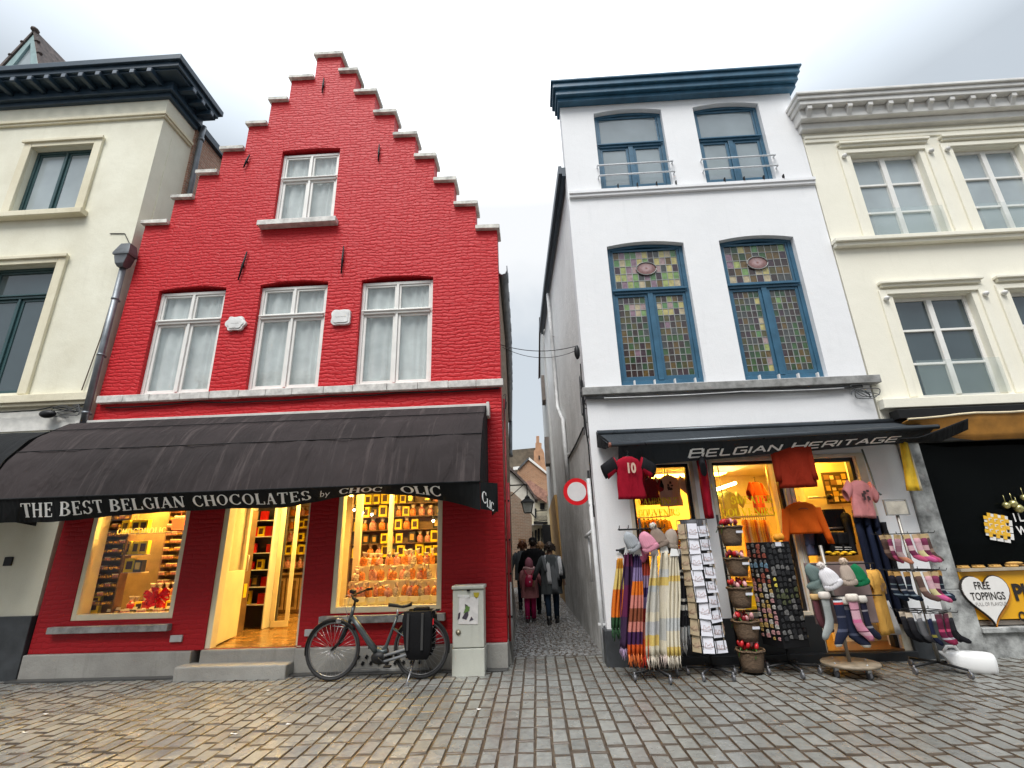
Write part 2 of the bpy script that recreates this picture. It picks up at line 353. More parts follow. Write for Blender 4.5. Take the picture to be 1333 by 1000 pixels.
def _serif(ch):
    K, H, S = .19, .075, .06   # thick, thin, serif
    def st(x): return [_ln(x, 0, x, 1, K, 3), _ln(x - .14, S / 2, x + .14, S / 2, S), _ln(x - .14, 1 - S / 2, x + .14, 1 - S / 2, S)]
    if ch == 'T': return [_ln(.36, 0, .36, 1, K, 3), _ln(.22, S / 2, .5, S / 2, S), _ln(.02, .97, .7, .97, .07, 4), _ln(.04, .98, .04, .76, H), _ln(.68, .98, .68, .76, H)], .74
    if ch == 'H': return st(.15) + st(.65) + [_ln(.15, .52, .65, .52, H, 2)], .82
    if ch == 'E': return st(.15) + [_ln(.15, .97, .6, .97, .06, 2), _ln(.15, .03, .62, .03, .06, 2), _ln(.15, .52, .46, .52, H, 2), _ln(.6, .99, .6, .78, H), _ln(.62, .01, .62, .24, H), _ln(.46, .64, .46, .4, H)], .68
    if ch == 'F': return st(.15) + [_ln(.15, .97, .6, .97, .06, 2), _ln(.15, .52, .46, .52, H, 2), _ln(.6, .99, .6, .78, H)], .64
    if ch == 'B': return st(.15) + [_arc(.3, .74, .23, .23, -90, 90, H, K), _arc(.3, .26, .27, .24, -90, 90, H, K), _ln(.15, .97, .3, .97, H), _ln(.15, .51, .3, .51, H), _ln(.15, .03, .3, .03, H)], .68
    if ch == 'P': return st(.15) + [_arc(.3, .74, .25, .23, -90, 90, H, K), _ln(.15, .97, .3, .97, H), _ln(.15, .51, .3, .51, H)], .64
    if ch == 'R': return st(.15) + [_arc(.3, .74, .23, .23, -90, 90, H, K), _ln(.15, .97, .3, .97, H), _ln(.15, .51, .3, .51, H), _ln(.34, .5, .62, .03, K, 2), _ln(.56, S / 2, .76, S / 2, S)], .74
    if ch == 'S': return [_arc(.32, .73, .2, .25, 20, 250, H, K * .9), _arc(.32, .27, .22, .25, 70, -160, H, K * .9), _ln(.53, .98, .53, .74, H), _ln(.08, .02, .08, .27, H)], .64
    if ch == 'L': return st(.15) + [_ln(.15, .03, .58, .03, .06, 2), _ln(.58, .01, .58, .26, H)], .64
    if ch == 'G': return [_arc(.42, .5, .32, .48, 42, 322, H, K, 14), _ln(.69, .05, .69, .42, K, 2), _ln(.54, .43, .82, .43, S), _ln(.66, .98, .66, .72, H)], .84
    if ch == 'C': return [_arc(.42, .5, .32, .48, 42, 318, H, K, 14), _ln(.67, .99, .67, .72, H), _ln(.68, .26, .66, .1, H)], .76
    if ch == 'O': return [_arc(.43, .5, .33, .48, 0, 360, H, K, 20)], .86
    if ch == 'I': return st(.15), .3
    if ch == 'A': return [_ln(.4, .98, .12, .03, H, 3), _ln(.4, .98, .68, .03, K, 3), _ln(.22, .34, .58, .34, H, 2), _ln(.0, S / 2, .24, S / 2, S), _ln(.54, S / 2, .84, S / 2, S)], .82
    if ch == 'N': return [_ln(.14, 0, .14, 1, H, 3), _ln(.14, .97, .68, .03, K, 3), _ln(.68, 0, .68, 1, H, 3), _ln(.02, S / 2, .28, S / 2, S), _ln(.02, .98, .2, .98, S), _ln(.56, .98, .8, .98, S)], .82
    if ch == 'U': return [_ln(.16, 1, .16, .3, K, 3), _ln(.64, 1, .64, .3, H, 3), _arc(.4, .3, .24, .28, 180, 360, H, K * .6), _ln(.02, .98, .3, .98, S), _ln(.52, .98, .78, .98, S)], .8
    if ch == 'V': return [_ln(.12, .98, .4, .03, K, 3), _ln(.68, .98, .4, .03, H, 3), _ln(.0, .98, .26, .98, S), _ln(.56, .98, .8, .98, S)], .8
    if ch == 'W': return [_ln(.1, .98, .32, .03, K, 3), _ln(.55, .98, .32, .03, H, 3), _ln(.5, .98, .76, .03, K, 3), _ln(1.0, .98, .76, .03, H, 3), _ln(0, .98, .24, .98, S), _ln(.88, .98, 1.1, .98, S)], 1.1
    if ch == 'M': return [_ln(.14, 0, .14, 1, H, 3), _ln(.14, .97, .46, .05, K, 3), _ln(.46, .05, .8, .97, H, 3), _ln(.8, 0, .8, 1, K, 3), _ln(.02, S / 2, .26, S / 2, S), _ln(.66, S / 2, .94, S / 2, S)], .96
    if ch == 'b': return [_ln(.12, 0, .12, .95, .09, 3), _arc(.28, .28, .17, .26, -110, 130, H, .1)], .54
    if ch == 'y': return [_ln(.06, .55, .25, .02, .09, 2), _ln(.46, .55, .12, -.28, H, 2)], .5
    return [], .34
def _sq(ch):
    t = .19
    def l(*a): return _ln(*a, t, 2)
    D = {'B': ([(0, 0, 0, 1), (0, 1, .8, 1), (.8, 1, .86, .56), (0, .52, .9, .52), (.92, .5, .92, 0), (0, 0, .95, 0)], 1.0),
         'E': ([(0, 0, 0, 1), (0, 1, .85, 1), (0, .5, .75, .5), (0, 0, .85, 0)], .92), 'L': ([(0, 0, 0, 1), (0, 0, .8, 0)], .86),
         'G': ([(.9, 1, 0, 1), (0, 1, 0, 0), (0, 0, .9, 0), (.9, 0, .9, .5), (.45, .5, .95, .5)], 1.0), 'I': ([(0, 0, 0, 1)], .1),
         'A': ([(0, 0, .45, 1), (.45, 1, .95, 0), (.2, .36, .76, .36)], 1.0), 'N': ([(0, 0, 0, 1), (0, 1, .88, 0), (.88, 0, .88, 1)], .95),
         'H': ([(0, 0, 0, 1), (.9, 0, .9, 1), (0, .5, .9, .5)], .97), 'R': ([(0, 0, 0, 1), (0, 1, .88, 1), (.88, 1, .88, .46), (0, .46, .88, .46), (.5, .46, .92, 0)], 1.0),
         'T': ([(0, 1, .9, 1), (.45, 0, .45, 1)], .92)}
    if ch not in D: return [], .5
    s, w = D[ch]; return [l(*a) for a in s], w
def stroke_text(mb, txt, glyph, h, f, mi=0, gap=.08, xs=1.0, slant=0.0, caps=None):
    """f maps (x, y) text plane -> world point. returns text length"""
    x = 0
    for i, ch in enumerate(txt):
        st, w = glyph(ch); k = h
        if caps is not None and i in caps: k = h * caps[i]
        for q in st:
            vs = []; 
            for a, b in q:
                vs.append(f((x + a[0] * k * xs + slant * a[1] * k), a[1] * k)); vs.append(f((x + b[0] * k * xs + slant * b[1] * k), b[1] * k))
            mb.add(vs, [(2 * j, 2 * j + 1, 2 * j + 3, 2 * j + 2) for j in range(len(q) - 1)], mi)
        x += (w + gap) * k * xs
    return x
def text_len(txt, glyph, h, gap=.08, xs=1.0): return sum((glyph(c)[1] + gap) * h * xs for c in txt)
def flat_text(mb, txt, x, y, z, h, mi=0, xs=1.0, align='CENTER', depth=.003, bold=0.0, ang=0.0, M=None, space=1.0):
    vs, fs = font_polys(txt, h / .7, xs, align, bold, space); ca, sa = math.cos(ang), math.sin(ang)
    pts = [Vector((x + a * ca - b * sa, y, z + a * sa + b * ca)) for a, b in vs]
    if M is not None: pts = [M @ p for p in pts]
    return mb.add(pts, fs, mi)
# ------------------------------------------------------------------ shared materials
RED = brick('red painted brick', (.58, .022, .028), (.53, .018, .023), (.49, .015, .020), 'xz', .23, .066, .020, .010, .05, .5, .5, (.58, .030, .034), 1.5, .4, .07, .62)
OLDBR = brick('old brown brick', (.50, .36, .26), (.36, .26, .19), (.46, .40, .33), 'yz', .2, .06, .014, .014, .02, .8, .5, (.25, .23, .2))
ORBR = brick('orange brick', (.50, .26, .14), (.38, .19, .10), (.45, .36, .27), 'xz', .2, .065, .012, .008, .01, .8, .35, (.3, .22, .16))
REDBR = brick('weathered red brick side', (.56, .32, .23), (.42, .22, .15), (.56, .48, .38), 'yz', .2, .065, .014, .01, .01, .8, .3, (.2, .18, .15))
REDBR_XZ = brick('brown street brick', (.22, .10, .07), (.17, .08, .06), (.22, .18, .15), 'xz', .21, .065, .012, .01, .01, .8, .3, (.12, .1, .09))
WHITE = stucco('white painted render', (.84, .845, .855), (.80, .805, .815), streak=.4, bump=.003, drip=(.62, .63, .64))
CREAM = stucco('cream painted render', (.86, .83, .71), (.82, .79, .67), streak=.4, bump=.003, drip=(.64, .61, .50))
LCREAM = stucco('worn cream render', (.82, .80, .66), (.70, .67, .53), streak=.22, bump=.005, drip=(.5, .46, .34))
TRIM = stucco('buff stone trim', (.78, .73, .56), (.66, .60, .43), streak=.25, bump=.006, drip=(.3, .26, .18))
GREYWALL = stucco('grey stained render', (.88, .88, .87), (.76, .76, .75), streak=.45, bump=.012, drip=(.40, .40, .39), grime=((.30, .30, .28), 6.5))
PALEWALL = stucco('pale stained render', (.62, .63, .62), (.48, .49, .48), streak=.45, bump=.01, drip=(.2, .2, .19))
PLINTH = stucco('pale grey plinth stone', (.36, .35, .32), (.24, .23, .21), streak=.45, bump=.01, drip=(.08, .08, .07))
BLUEST = mat('blue limestone', (.10, .11, .115), .45, vs=4, var=.25, bump=.003)
DKST = mat('dark plinth stone', (.045, .05, .055), .45, vs=5, var=.25, bump=.003)
GREYST = mat('grey sill stone', (.30, .30, .29), .7, vs=7, var=.3, bump=.004)
COPE = mat('coping stone', (.68, .66, .60), .8, vs=8, var=.3, bump=.004)
WPAINT = mat('white window paint', (.80, .79, .75), .4, vs=5, var=.05)
CRPAINT = mat('cream window paint', (.80, .77, .68), .4, vs=5, var=.05)
SHOPFR = mat('cream shop frame', (.78, .70, .50), .35, vs=4, var=.06)
BLUEP = mat('blue gloss paint', (.035, .115, .19), .35, vs=5, var=.15)
NAVY = mat('dark slate blue paint', (.022, .045, .070), .4, vs=5, var=.15)
TEAL = mat('dark teal frame paint', (.03, .075, .08), .35, vs=5, var=.12)
ZINC = mat('zinc', (.23, .25, .27), .45, .6, vs=4, var=.2)
LEAD = mat('lead came', (.09, .10, .11), .6, .3)
IRON = mat('black iron', (.010, .010, .011), .55, 0, spec=.25)
STEEL = mat('bright steel', (.55, .55, .56), .3, .9)
BLACKP = mat('black plastic', (.010, .010, .011), .5, spec=.3)
TILE = mat('roof tile', (.115, .085, .075), .8, vs=9, var=.4, bump=.02, bs_=8)
SLATE = mat('slate roof', (.09, .095, .10), .6, vs=9, var=.3, bump=.01)
WET = mat('damp dark gutter', (.05, .05, .048), .35)
CURT = mat('pale net curtain', (.80, .86, .84), .9, vs=3, var=.12)
PANE = glass('window glass', (.35, .42, .42), .10, 1.7)
PANE2 = glass('reflective upper window glass', (.40, .47, .50), .6, 1.9)
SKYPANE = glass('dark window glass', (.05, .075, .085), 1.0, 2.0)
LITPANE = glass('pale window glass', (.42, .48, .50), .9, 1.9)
SHOPGL = glass('shop glass', (.5, .5, .5), .0, 1.25)
WPLAST = mat('white plastic', (.80, .80, .78), .4, var=.04)
WOOD = mat('brown wood', (.16, .08, .035), .5, vs=6, var=.3)
LWOOD = mat('light wood', (.42, .26, .12), .45, vs=6, var=.2)

# ------------------------------------------------------------------ windows
def frame_ring(mb, x0, x1, z0, z1, y0, y1, w, mi=0, wb=None):
    wb = w if wb is None else wb
    mb.box(x0, x0 + w, y0, y1, z0, z1, mi); mb.box(x1 - w, x1, y0, y1, z0, z1, mi)
    mb.box(x0 + w, x1 - w, y0, y1, z1 - w, z1, mi); mb.box(x0 + w, x1 - w, y0, y1, z0, z0 + wb, mi)
def curtain(x0, x1, z0, z1, y, amp=.02, n=40, gap=0.0):
    mb = MB(); g = []
    for k in range(7):
        z = z1 - (z1 - z0) * k / 6; g.append([(x0 + (x1 - x0) * i / n, y + amp * math.sin(i * 1.3 + math.sin(i * .37) * 2 + k * .12) + .3 * amp * math.sin(i * .5), z) for i in range(n + 1)])
    mb.sheet(g); return mb
def casement(house, x0, x1, z0, z1, y, fm, gm, cm=None, tr=.30, lights=2, fw=.055, sw=.045, top_lights=2, depth=.09, label=None, yb=None):
    """two-light casement with a transom: frame > panes, curtains"""
    f = MB(); frame_ring(f, x0, x1, z0, z1, y, y + depth, fw)
    zt = z1 - (z1 - z0) * tr if tr else None; xm = (x0 + x1) / 2; panes = []
    ix0, ix1 = x0 + fw, x1 - fw
    if tr:
        f.box(ix0, ix1, y - .02, y + depth, zt - .04, zt + .035); f.box(ix0 - .03, ix1 + .03, y - .045, y - .0205, zt + .005, zt + .03)
    def group(za, zb, k, sash):
        for i in range(k):
            a = ix0 + (ix1 - ix0) * i / k; b = ix0 + (ix1 - ix0) * (i + 1) / k
            if i: f.box(a - .022, a + .022, y - .012, y + depth - .01, za, zb)
            aa = a + (.022 if i else 0); bb = b - (.022 if i < k - 1 else 0)
            frame_ring(f, aa + .003, bb - .003, za + .003, zb - .003, y + .018, y + .06, sash)
            panes.append((aa + sash, bb - sash, za + sash, zb - sash))
    if tr: group(zt + .035, z1 - fw, top_lights, sw * .75); group(z0 + fw, zt - .04, lights, sw)
    else: group(z0 + fw, z1 - fw, lights, sw)
    win = f.build('window', fm, house, bevel=.004, seg=1)
    if label: win['label'] = label
    p = MB()
    for a, b, c, d in panes: p.box(a - .005, b + .005, y + .034, y + .042, c - .005, d + .005)
    p.build('pane', gm, win)
    if cm: curtain(x0 + .01, x1 - .01, z0 + .02, z1 - .02, y + .115, .022).build('curtain', cm, win)
    return win
def arch(x0, x1, z0, z1, rise, n=8):
    """counter-clockwise outline with a segmental top"""
    pts = [(x0, z0), (x1, z0), (x1, z1)]
    for i in range(1, n):
        u = 1 - i / n; pts.append((x0 + (x1 - x0) * u, z1 + rise * (1 - (2 * u - 1) ** 2)))
    pts.append((x0, z1)); return pts
# ================================================================== GROUND
def sett_mat(name, c_lo, c_hi, r0, r1):
    m, nt, N, L, B = _new(name); v = texco(N, L)
    a = N.new('ShaderNodeAttribute'); a.attribute_name = 'tone'
    c = ramp(N, L, a.outputs['Fac'], [(0, c_lo), (1, c_hi)])
    f = noise(N, L, v, 14, 5, .65); c = mixc(N, L, 1.0, c, ramp(N, L, f, [(.25, .62), (.7, 1.0)]), 'MULTIPLY')
    f1 = noise(N, L, v, .55, 4, .55); c = mixc(N, L, 1.0, c, ramp(N, L, f1, [(.35, .74), (.62, 1.0)]), 'MULTIPLY')
    L.new(c, B.inputs['Base Color'])
    wet = noise(N, L, v, 1.1, 5, .6); rr = ramp(N, L, wet, [(.36, r0), (.62, r1)])
    L.new(rr, B.inputs['Roughness']); B.inputs['Specular IOR Level'].default_value = .5
    fb = noise(N, L, v, 45, 5, .7); n1 = bumpn(N, L, B, f, .6, .006); bumpn(N, L, B, fb, .5, .003, n1); return m
SETT = sett_mat('wet stone sett', (.215, .217, .20), (.31, .312, .288), .11, .38)
COBB = sett_mat('wet alley cobble', (.14, .14, .138), (.30, .30, .295), .07, .24)
m_, nt_, N_, L_, B_ = _new('wet joint sand'); v_ = texco(N_, L_)
L_.new(ramp(N_, L_, noise(N_, L_, v_, 9, 5), [(.3, (.035, .025, .016)), (.7, (.085, .062, .042))]), B_.inputs['Base Color']); B_.inputs['Roughness'].default_value = .4
JOINT = m_
g = MB(); g.box(-70, 70, -60, 120, -1.0, -.009)
tag(g.build('street', JOINT, loc=(0, 0, 0)), kind='structure')
def sett(mb, x0, x1, y0, y1, h, jit, dome=.004, side=2):
    def j(): return rnd.uniform(-jit, jit)
    c = [(x0 + j(), y0 + j()), (x1 + j(), y0 + j()), (x1 + j(), y1 + j()), (x0 + j(), y1 + j())]
    cx, cy = (x0 + x1) / 2, (y0 + y1) / 2; tz = [rnd.uniform(-.003, .003) for _ in range(4)]
    w = min(x1 - x0, y1 - y0); i1 = 1 - .018 / w * .35; i2 = 1 - .05 / w * .35
    vs = [(a, b, -.04) for a, b in c] + [(a, b, h - .014) for a, b in c]
    vs += [(cx + (a - cx) * i1, cy + (b - cy) * i1, h - .004 + tz[k]) for k, (a, b) in enumerate(c)]
    vs += [(cx + (a - cx) * i2, cy + (b - cy) * i2, h + tz[k]) for k, (a, b) in enumerate(c)] + [(cx, cy, h + dome)]
    fs = [(4 * r + k, 4 * r + (k + 1) % 4, 4 * r + 4 + (k + 1) % 4, 4 * r + 4 + k) for r in range(3) for k in range(4)]
    fs += [(12 + k, 12 + (k + 1) % 4, 16) for k in range(4)]
    mb.add(vs, fs, 0, False, .15 + .75 * rnd.random())
    for q in range(8 + 4): mb.m[-len(fs) + q] = 1 if side and q < 8 + (4 if side > 1 else 0) else 0
g = MB(); x = -12.0
while x < 12.2:
    w = rnd.uniform(.145, .158); y = 2.2 + rnd.uniform(-.2, 0); drift = rnd.uniform(-.004, .004)
    yend = 8.42 if -.62 < x < .95 else 7.68
    while y < yend:
        l = rnd.uniform(.25, .34)
        ye = min(y + l, yend + .01)
        if ye - y > .05: sett(g, x + .005, x + w - .005, y + .009, ye - .009, rnd.uniform(-.004, .003), .004, .0015)
        y += l
    x += w
tag(g.build('street', [SETT, JOINT], loc=(0, 0, 0), recalc=False), kind='structure')
g = MB(); y = 8.5; k = 0
g.box(-.62, .98, 8.425, 8.47, -.1, -.004)
while y < 24:
    l = rnd.uniform(.085, .11); x = -1.0 + (k % 2) * .05; k += 1
    while x < 1.05:
        w = rnd.uniform(.08, .115); sett(g, x + .004, x + w - .004, y + .004, y + l - .004, rnd.uniform(-.005, .004), .014, .005, 1); x += w
    y += l
tag(g.build('path', [COBB, JOINT], loc=(0, 0, 0), recalc=False), kind='structure')

# ================================================================== RED HOUSE
rh = thing('brick_house', 'red painted brick house with a stepped gable and chocolate shop below', 'house', (-4, 7.7, 0))
L_ST = [(-7.33, -6.85, 7.77), (-6.85, -6.45, 8.34), (-6.45, -6.05, 8.91), (-6.05, -5.6, 9.48), (-5.6, -5.2, 10.11), (-5.2, -4.83, 10.73), (-4.83, -4.33, 11.32), (-4.33, -3.80, 11.94),
        (-3.80, -3.42, 11.42), (-3.42, -2.97, 10.79), (-2.97, -2.53, 10.19), (-2.53, -2.08, 9.57), (-2.08, -1.68, 8.99), (-1.68, -1.28, 8.38), (-1.28, -.87, 7.80), (-.87, -.47, 7.23)]
outl = [(-7.52, .33), (-.47, .33)]
for a, b, z in reversed(L_ST): outl += [(b, z), (a, z)]
outl += [(-7.34, 6.6)]
RW = [(-6.75, -5.48, 4.27, 6.28), (-4.84, -3.58, 4.27, 6.29), (-2.96, -1.65, 4.27, 6.28)]
holes = [arch(a, b, c, d + .02, .06) for a, b, c, d in RW] + [arch(-4.80, -3.61, 7.63, 9.39, .03)]
RS = [(-7.0, -5.43, .76, 2.75), (-3.06, -1.42, .76, 2.75)]; RD = (-4.88, -3.50, .34, 2.75)
holes += [[(a, c), (b, c), (b, d), (a, d)] for a, b, c, d in RS + [RD]]
lo_o = [(-7.52, .33), (-.47, .33), (-.47, 3.72), (-7.42, 3.72)]; up_o = [(-7.42, 3.72)] + [(-.47, 3.72)] + outl[2:]
w = MB(); w.prism(up_o, holes[:4], 7.7, 8.0); w.build('wall', RED, rh)
RED_SHADED = brick('smooth red brick in painted shade', (.40, .013, .019), (.37, .012, .017), (.35, .011, .016), 'xz', .23, .066, .020, .0045, .04, .45, .25, (.34, .012, .018), 1.5, .3, .07, .62)  # same red paint, darkened to put the awning's shade into the colour
w = MB(); w.prism(lo_o, holes[4:], 7.7, 8.0); w.build('wall', RED_SHADED, rh)
w = MB()
for i, (a, b, z) in enumerate(L_ST):
    ea = .05 if i <= 7 else (-.0); eb = .05 if i >= 7 else -.0
    if i == 7: ea = eb = .06
    jz = rnd.uniform(-.008, .008)
    c = MB(); c.prism([(a - ea, z - .005), (b + eb, z - .02), (b + eb, z + .06 + jz), (a - ea, z + .065 + jz)], [], 7.62, 8.07); c.build('coping', COPE, rh, bevel=.012)
# plinth
for a, b in ((-7.53, -5.02), (-3.5, -.46)):
    p = MB(); p.box(a, b, 7.64, 8.0, -.1, .326)
    p.build('plinth', PLINTH, rh, bevel=.012)
p = MB(); p.box(-7.6, -.46, 7.52, 7.66, -.03, .022); p.build('gutter_strip', WET, rh, bevel=.01)
# cellar grille
p = MB()
for i in range(9):
    for j in range(2): p.cbox((-2.62 + i * .115 + j * .05, 7.630, .12 + j * .08), (.035, .016, .045), (0, .5, 0))
p.build('cellar_grille', IRON, rh)
p = MB(); p.box(-2.72, -1.55, 7.60, 7.64, .02, .055); p.build('grille_sill', GREYST, rh, bevel=.006)
# belt course
p = MB(); xx = -7.35
while xx < -.43:
    x2 = min(xx + rnd.uniform(.42, .62), -.42); p.box(xx, x2 - .006, 7.60, 7.7, 4.13 + rnd.uniform(0, .006), 4.255 + rnd.uniform(-.006, .006)); xx = x2
p.build('belt_course', mat('painted belt stone', (.66, .64, .60), .6, vs=9, var=.22, bump=.004), rh, bevel=.008)
p = MB(); p.box(-5.01, -3.50, 7.55, 7.73, 7.52, 7.63); p.build('window_sill', mat('painted belt stone', (0, 0, 0)), rh, bevel=.008)
for k, (a, b, c, d) in enumerate(RW): casement(rh, a, b, c, d - .005, 7.775, WPAINT, PANE, CURT, .30)
casement(rh, -4.80, -3.61, 7.63, 9.34, 7.775, WPAINT, PANE, CURT, .36)
for a, b, c, d in RW + [(-4.77, -3.6, 7.63, 9.33)]:
    pass
# iron wall anchors
for i, (x, z0, z1) in enumerate([(-5.22, 6.42, 7.02), (-3.34, 6.44, 7.02), (-5.50, 9.0, 9.32), (-4.11, 10.86, 11.28), (-2.80, 8.96, 9.38)]):
    p = MB(); sl = -.04 if i in (0, 2) else .0
    p.tube([(x + sl, 7.665, z0), (x, 7.66, (z0 + z1) / 2), (x - sl, 7.665, z1)], [.012, .02, .012], 6); p.tube([(x, 7.71, (z0 + z1) / 2), (x, 7.64, (z0 + z1) / 2)], .018, 6)
    p.build('wall_anchor', IRON, rh)
# plaques
def plaque(cx, cz, w, h, lobes, txt):
    p = MB(); o = []
    for i in range(40):
        a = 2 * math.pi * i / 40; k = 1 + .09 * math.cos(lobes * a + (math.pi if lobes == 4 else 0)) + .02 * math.cos(9 * a)
        e = .8; ca, sa = math.cos(a), math.sin(a)
        o.append((cx + w / 2 * k * math.copysign(abs(ca) ** e, ca), cz + h / 2 * k * math.copysign(abs(sa) ** e, sa)))
    p.prism(o, [], 7.645, 7.7); p.prism([(cx + (a - cx) * .8, cz + (b - cz) * .76) for a, b in o], [], 7.632, 7.646)
    q = p.build('wall_plaque', mat('white enamel plaque', (.74, .74, .72), .5, bump=.002), rh, bevel=.006)
    t = MB(); flat_text(t, txt, cx, 7.629, cz - .025, .06 if lobes == 4 else .045, xs=1.0)
    t.build('engraving', mat('grey engraving', (.42, .42, .40), .7), q)
plaque(-5.17, 5.53, .35, .27, 6, '~~~~'); plaque(-3.27, 5.55, .36, .31, 4, '~~~~')
# shop front frames
def shop_window(a, b, c, d, sill, pane_cols):
    f = MB(); frame_ring(f, a, b, c, d, 7.71, 7.80, .075, wb=.085); frame_ring(f, a - .01, b + .01, c - .01, d + .01, 7.801, 8.03, .02)
    wn = f.build('window', SHOPFR, rh, bevel=.006); p = MB(); p.box(a + .07, b - .07, 7.748, 7.756, c + .08, d - .07); p.build('pane', SHOPGL, wn)
    s = MB(); s.box(sill[0], sill[1], 7.60, 7.712, sill[2], sill[3]); s.build('window_sill', GREYST, rh, bevel=.008); return wn
w1 = shop_window(*RS[0], (-7.23, -5.41, .60, .69), 1); w2 = shop_window(*RS[1], (-3.18, -1.35, .635, .735), 1)
# CHOCOHOLIC lettering on left pane
tm = MB(); fx = lambda x, y: (-6.60 + x, 7.744, 1.985 + y)
stroke_text(tm, 'CHOCOHOLIC', _serif, .085, fx, gap=.10, xs=1.12)
tm.build('lettering', translucent('pale window lettering', (.62, .52, .30)), w1)
# door frame, steps, door
d = MB(); d.box(-4.88, -4.80, 7.72, 7.86, .34, 2.75); d.box(-3.57, -3.50, 7.80, 7.9, .34, 2.75); d.box(-4.80, -3.57, 7.72, 7.86, 2.66, 2.75)
d.box(-3.50 - .005, -3.44, 7.698, 7.70, .34, .35)
df = d.build('door_frame', SHOPFR, rh, bevel=.006)
hinge = Vector((-4.80, 7.86, .36)); far = atz(329, 817, .36); ang = math.atan2(far.y - hinge.y, far.x - hinge.x); wl = .92
M = Matrix.Translation(hinge) @ Matrix.Rotation(ang, 4, 'Z')
d = MB(); d.box(0, wl, 0, .05, 0, 1.02, 0, M); d.box(0, .10, 0, .05, 1.02, 2.28, 0, M); d.box(wl - .13, wl, 0, .05, 1.02, 2.28, 0, M); d.box(.10, wl - .13, 0, .05, 2.16, 2.28, 0, M)
door = d.build('door', SHOPFR, rh, bevel=.006)
p = MB(); p.box(.10, wl - .13, .02, .03, 1.02, 2.16, 0, M); p.build('pane', SHOPGL, door)
p = MB(); p.tube([M @ Vector((wl - .06, -.01, 1.0)), M @ Vector((wl - .06, -.05, 1.0)), M @ Vector((wl - .06, -.05, 1.25)), M @ Vector((wl - .06, -.01, 1.25))], .01, 6); p.build('handle', STEEL, door)
# second narrow glazed leaf
e0 = atz(351, 817, .36); M2 = Matrix.Translation(e0) @ Matrix.Rotation(R(12), 4, 'Z')
d = MB(); d.box(0, .30, 0, .04, 0, .10, 0, M2); d.box(-.02, .06, 0, .04, .10, 2.3, 0, M2); d.box(.24, .31, 0, .04, .10, 2.3, 0, M2)
d2 = d.build('door', SHOPFR, rh, bevel=.004)
for nm, (y0, y1, z0, z1) in (('lower', (7.42, 7.72, -.02, .17)), ('upper', (7.66, 7.98, .15, .335))):
    p = MB(); p.box(-5.08 if nm == 'lower' else -4.9, -3.50, y0, y1, z0, z1); p.build('doorstep', PLINTH, rh, bevel=.02)
for x, z in ((-5.30, .49), (-3.31, .52)):
    p = MB(); p.box(x - .09, x + .09, 7.67, 7.7, z - .045, z + .045); q = p.build('doorbell_plate', mat('grey plastic plate', (.42, .42, .42), .5), rh, bevel=.006)
# interior room
CW = mat('warm shop wall', (.62, .52, .36), .7, var=.06); DKW = mat('dark shop wall', (.05, .045, .045), .7)
FLO = mat('oak shop floor', (.35, .19, .07), .25, vs=5, var=.3)
p = MB(); p.box(-7.3, -.9, 8.0, 12.5, .24, .335); p.box(-4.88, -3.5, 7.72, 8.0, .24, .343); p.build('floor', FLO, rh)
p = MB(); p.box(-7.3, -.9, 8.0, 12.5, 2.9, 2.98); p.build('ceiling', CW, rh)
p = MB(); p.box(-7.3, -.9, 12.5, 12.6, .335, 2.9); p.box(-7.4, -7.3, 8.0, 12.5, .335, 2.9); p.box(-.9, -.8, 8.0, 12.5, .335, 2.9)
p.box(-5.1, -5.05, 8.0, 8.8, .335, 2.9)
p.build('interior_wall', CW, rh)
# upper floors: closing shell, roof
p = MB(); p.box(-7.3, -.75, 8.0, 8.06, 4.15, 4.2); p.box(-7.3, -.75, 8.5, 8.56, 4.2, 7.0); p.box(-5.6, -2.6, 8.5, 8.56, 7.0, 9.5); p.build('room_partition', DKW, rh)
p = MB(); zr = 11.15
p.prism([(-7.4, 6.45), (-4.05, zr - .5), (-.47, 6.45), (-.47, 6.55), (-4.05, zr - .38), (-7.4, 6.55)], [], 8.0, 11.3); p.build('roof', TILE, rh)
def wall_strip(base, top, z0, z1, th, side):
    """vertical wall along an alley; base/top are lists of (x, y)"""
    m = MB(); g = []
    for i, (b, t) in enumerate(zip(base, top)):
        g.append([Vector((b[0] + (t[0] - b[0]) * k / 6, b[1], z0 + (z1 - z0) * k / 6)) for k in range(7)])
    m.sheet(g, 0, False); o = [[q + Vector((side * th, 0, 0)) for q in r] for r in g]; m.sheet(o, 0, False)
    for q in (0, -1): m.sheet([g[q], o[q]], 0, False)
    m.sheet([[r[-1] for r in g], [r[-1] for r in o]], 0, False)
    return m
LB = [(-.47, 8.0), (-.495, 9), (-.54, 11.0), (-.66, 14), (-.79, 16.8), (-.92, 19.4)]
wall_strip(LB, LB, -.1, 6.46, .3, -1).build('side_wall', OLDBR, rh)
SK = [(x + .05, y) for x, y in LB]
wall_strip(SK, LB, -.05, .38, .04, -1).build('skirting', PLINTH, rh)
# ================================================================== WHITE HOUSE
wh = thing('white_house', 'tall white rendered house with blue windows and stained glass above souvenir shop', 'house', (3.2, 7.7, 0))
WW = [(1.54, 2.89, 7.99, 9.86), (3.52, 4.81, 7.99, 9.86), (1.52, 2.90, 4.07, 6.73), (3.53, 4.85, 4.07, 6.73)]
WS = [(1.50, 2.42, .60, 2.76), (2.76, 3.80, .60, 2.76), (3.92, 4.94, .12, 2.76)]
outl = [(.95, .46), (1.2, .46), (1.2, -.1), (5.12, -.1), (5.12, .46), (5.60, .46), (5.61, 2.92), (5.455, 2.93), (5.48, 10.2), (.88, 10.2)]
holes = [arch(a, b, c, d, .07) for a, b, c, d in WW] + [[(a, c), (b, c), (b, d), (a, d)] for a, b, c, d in WS]
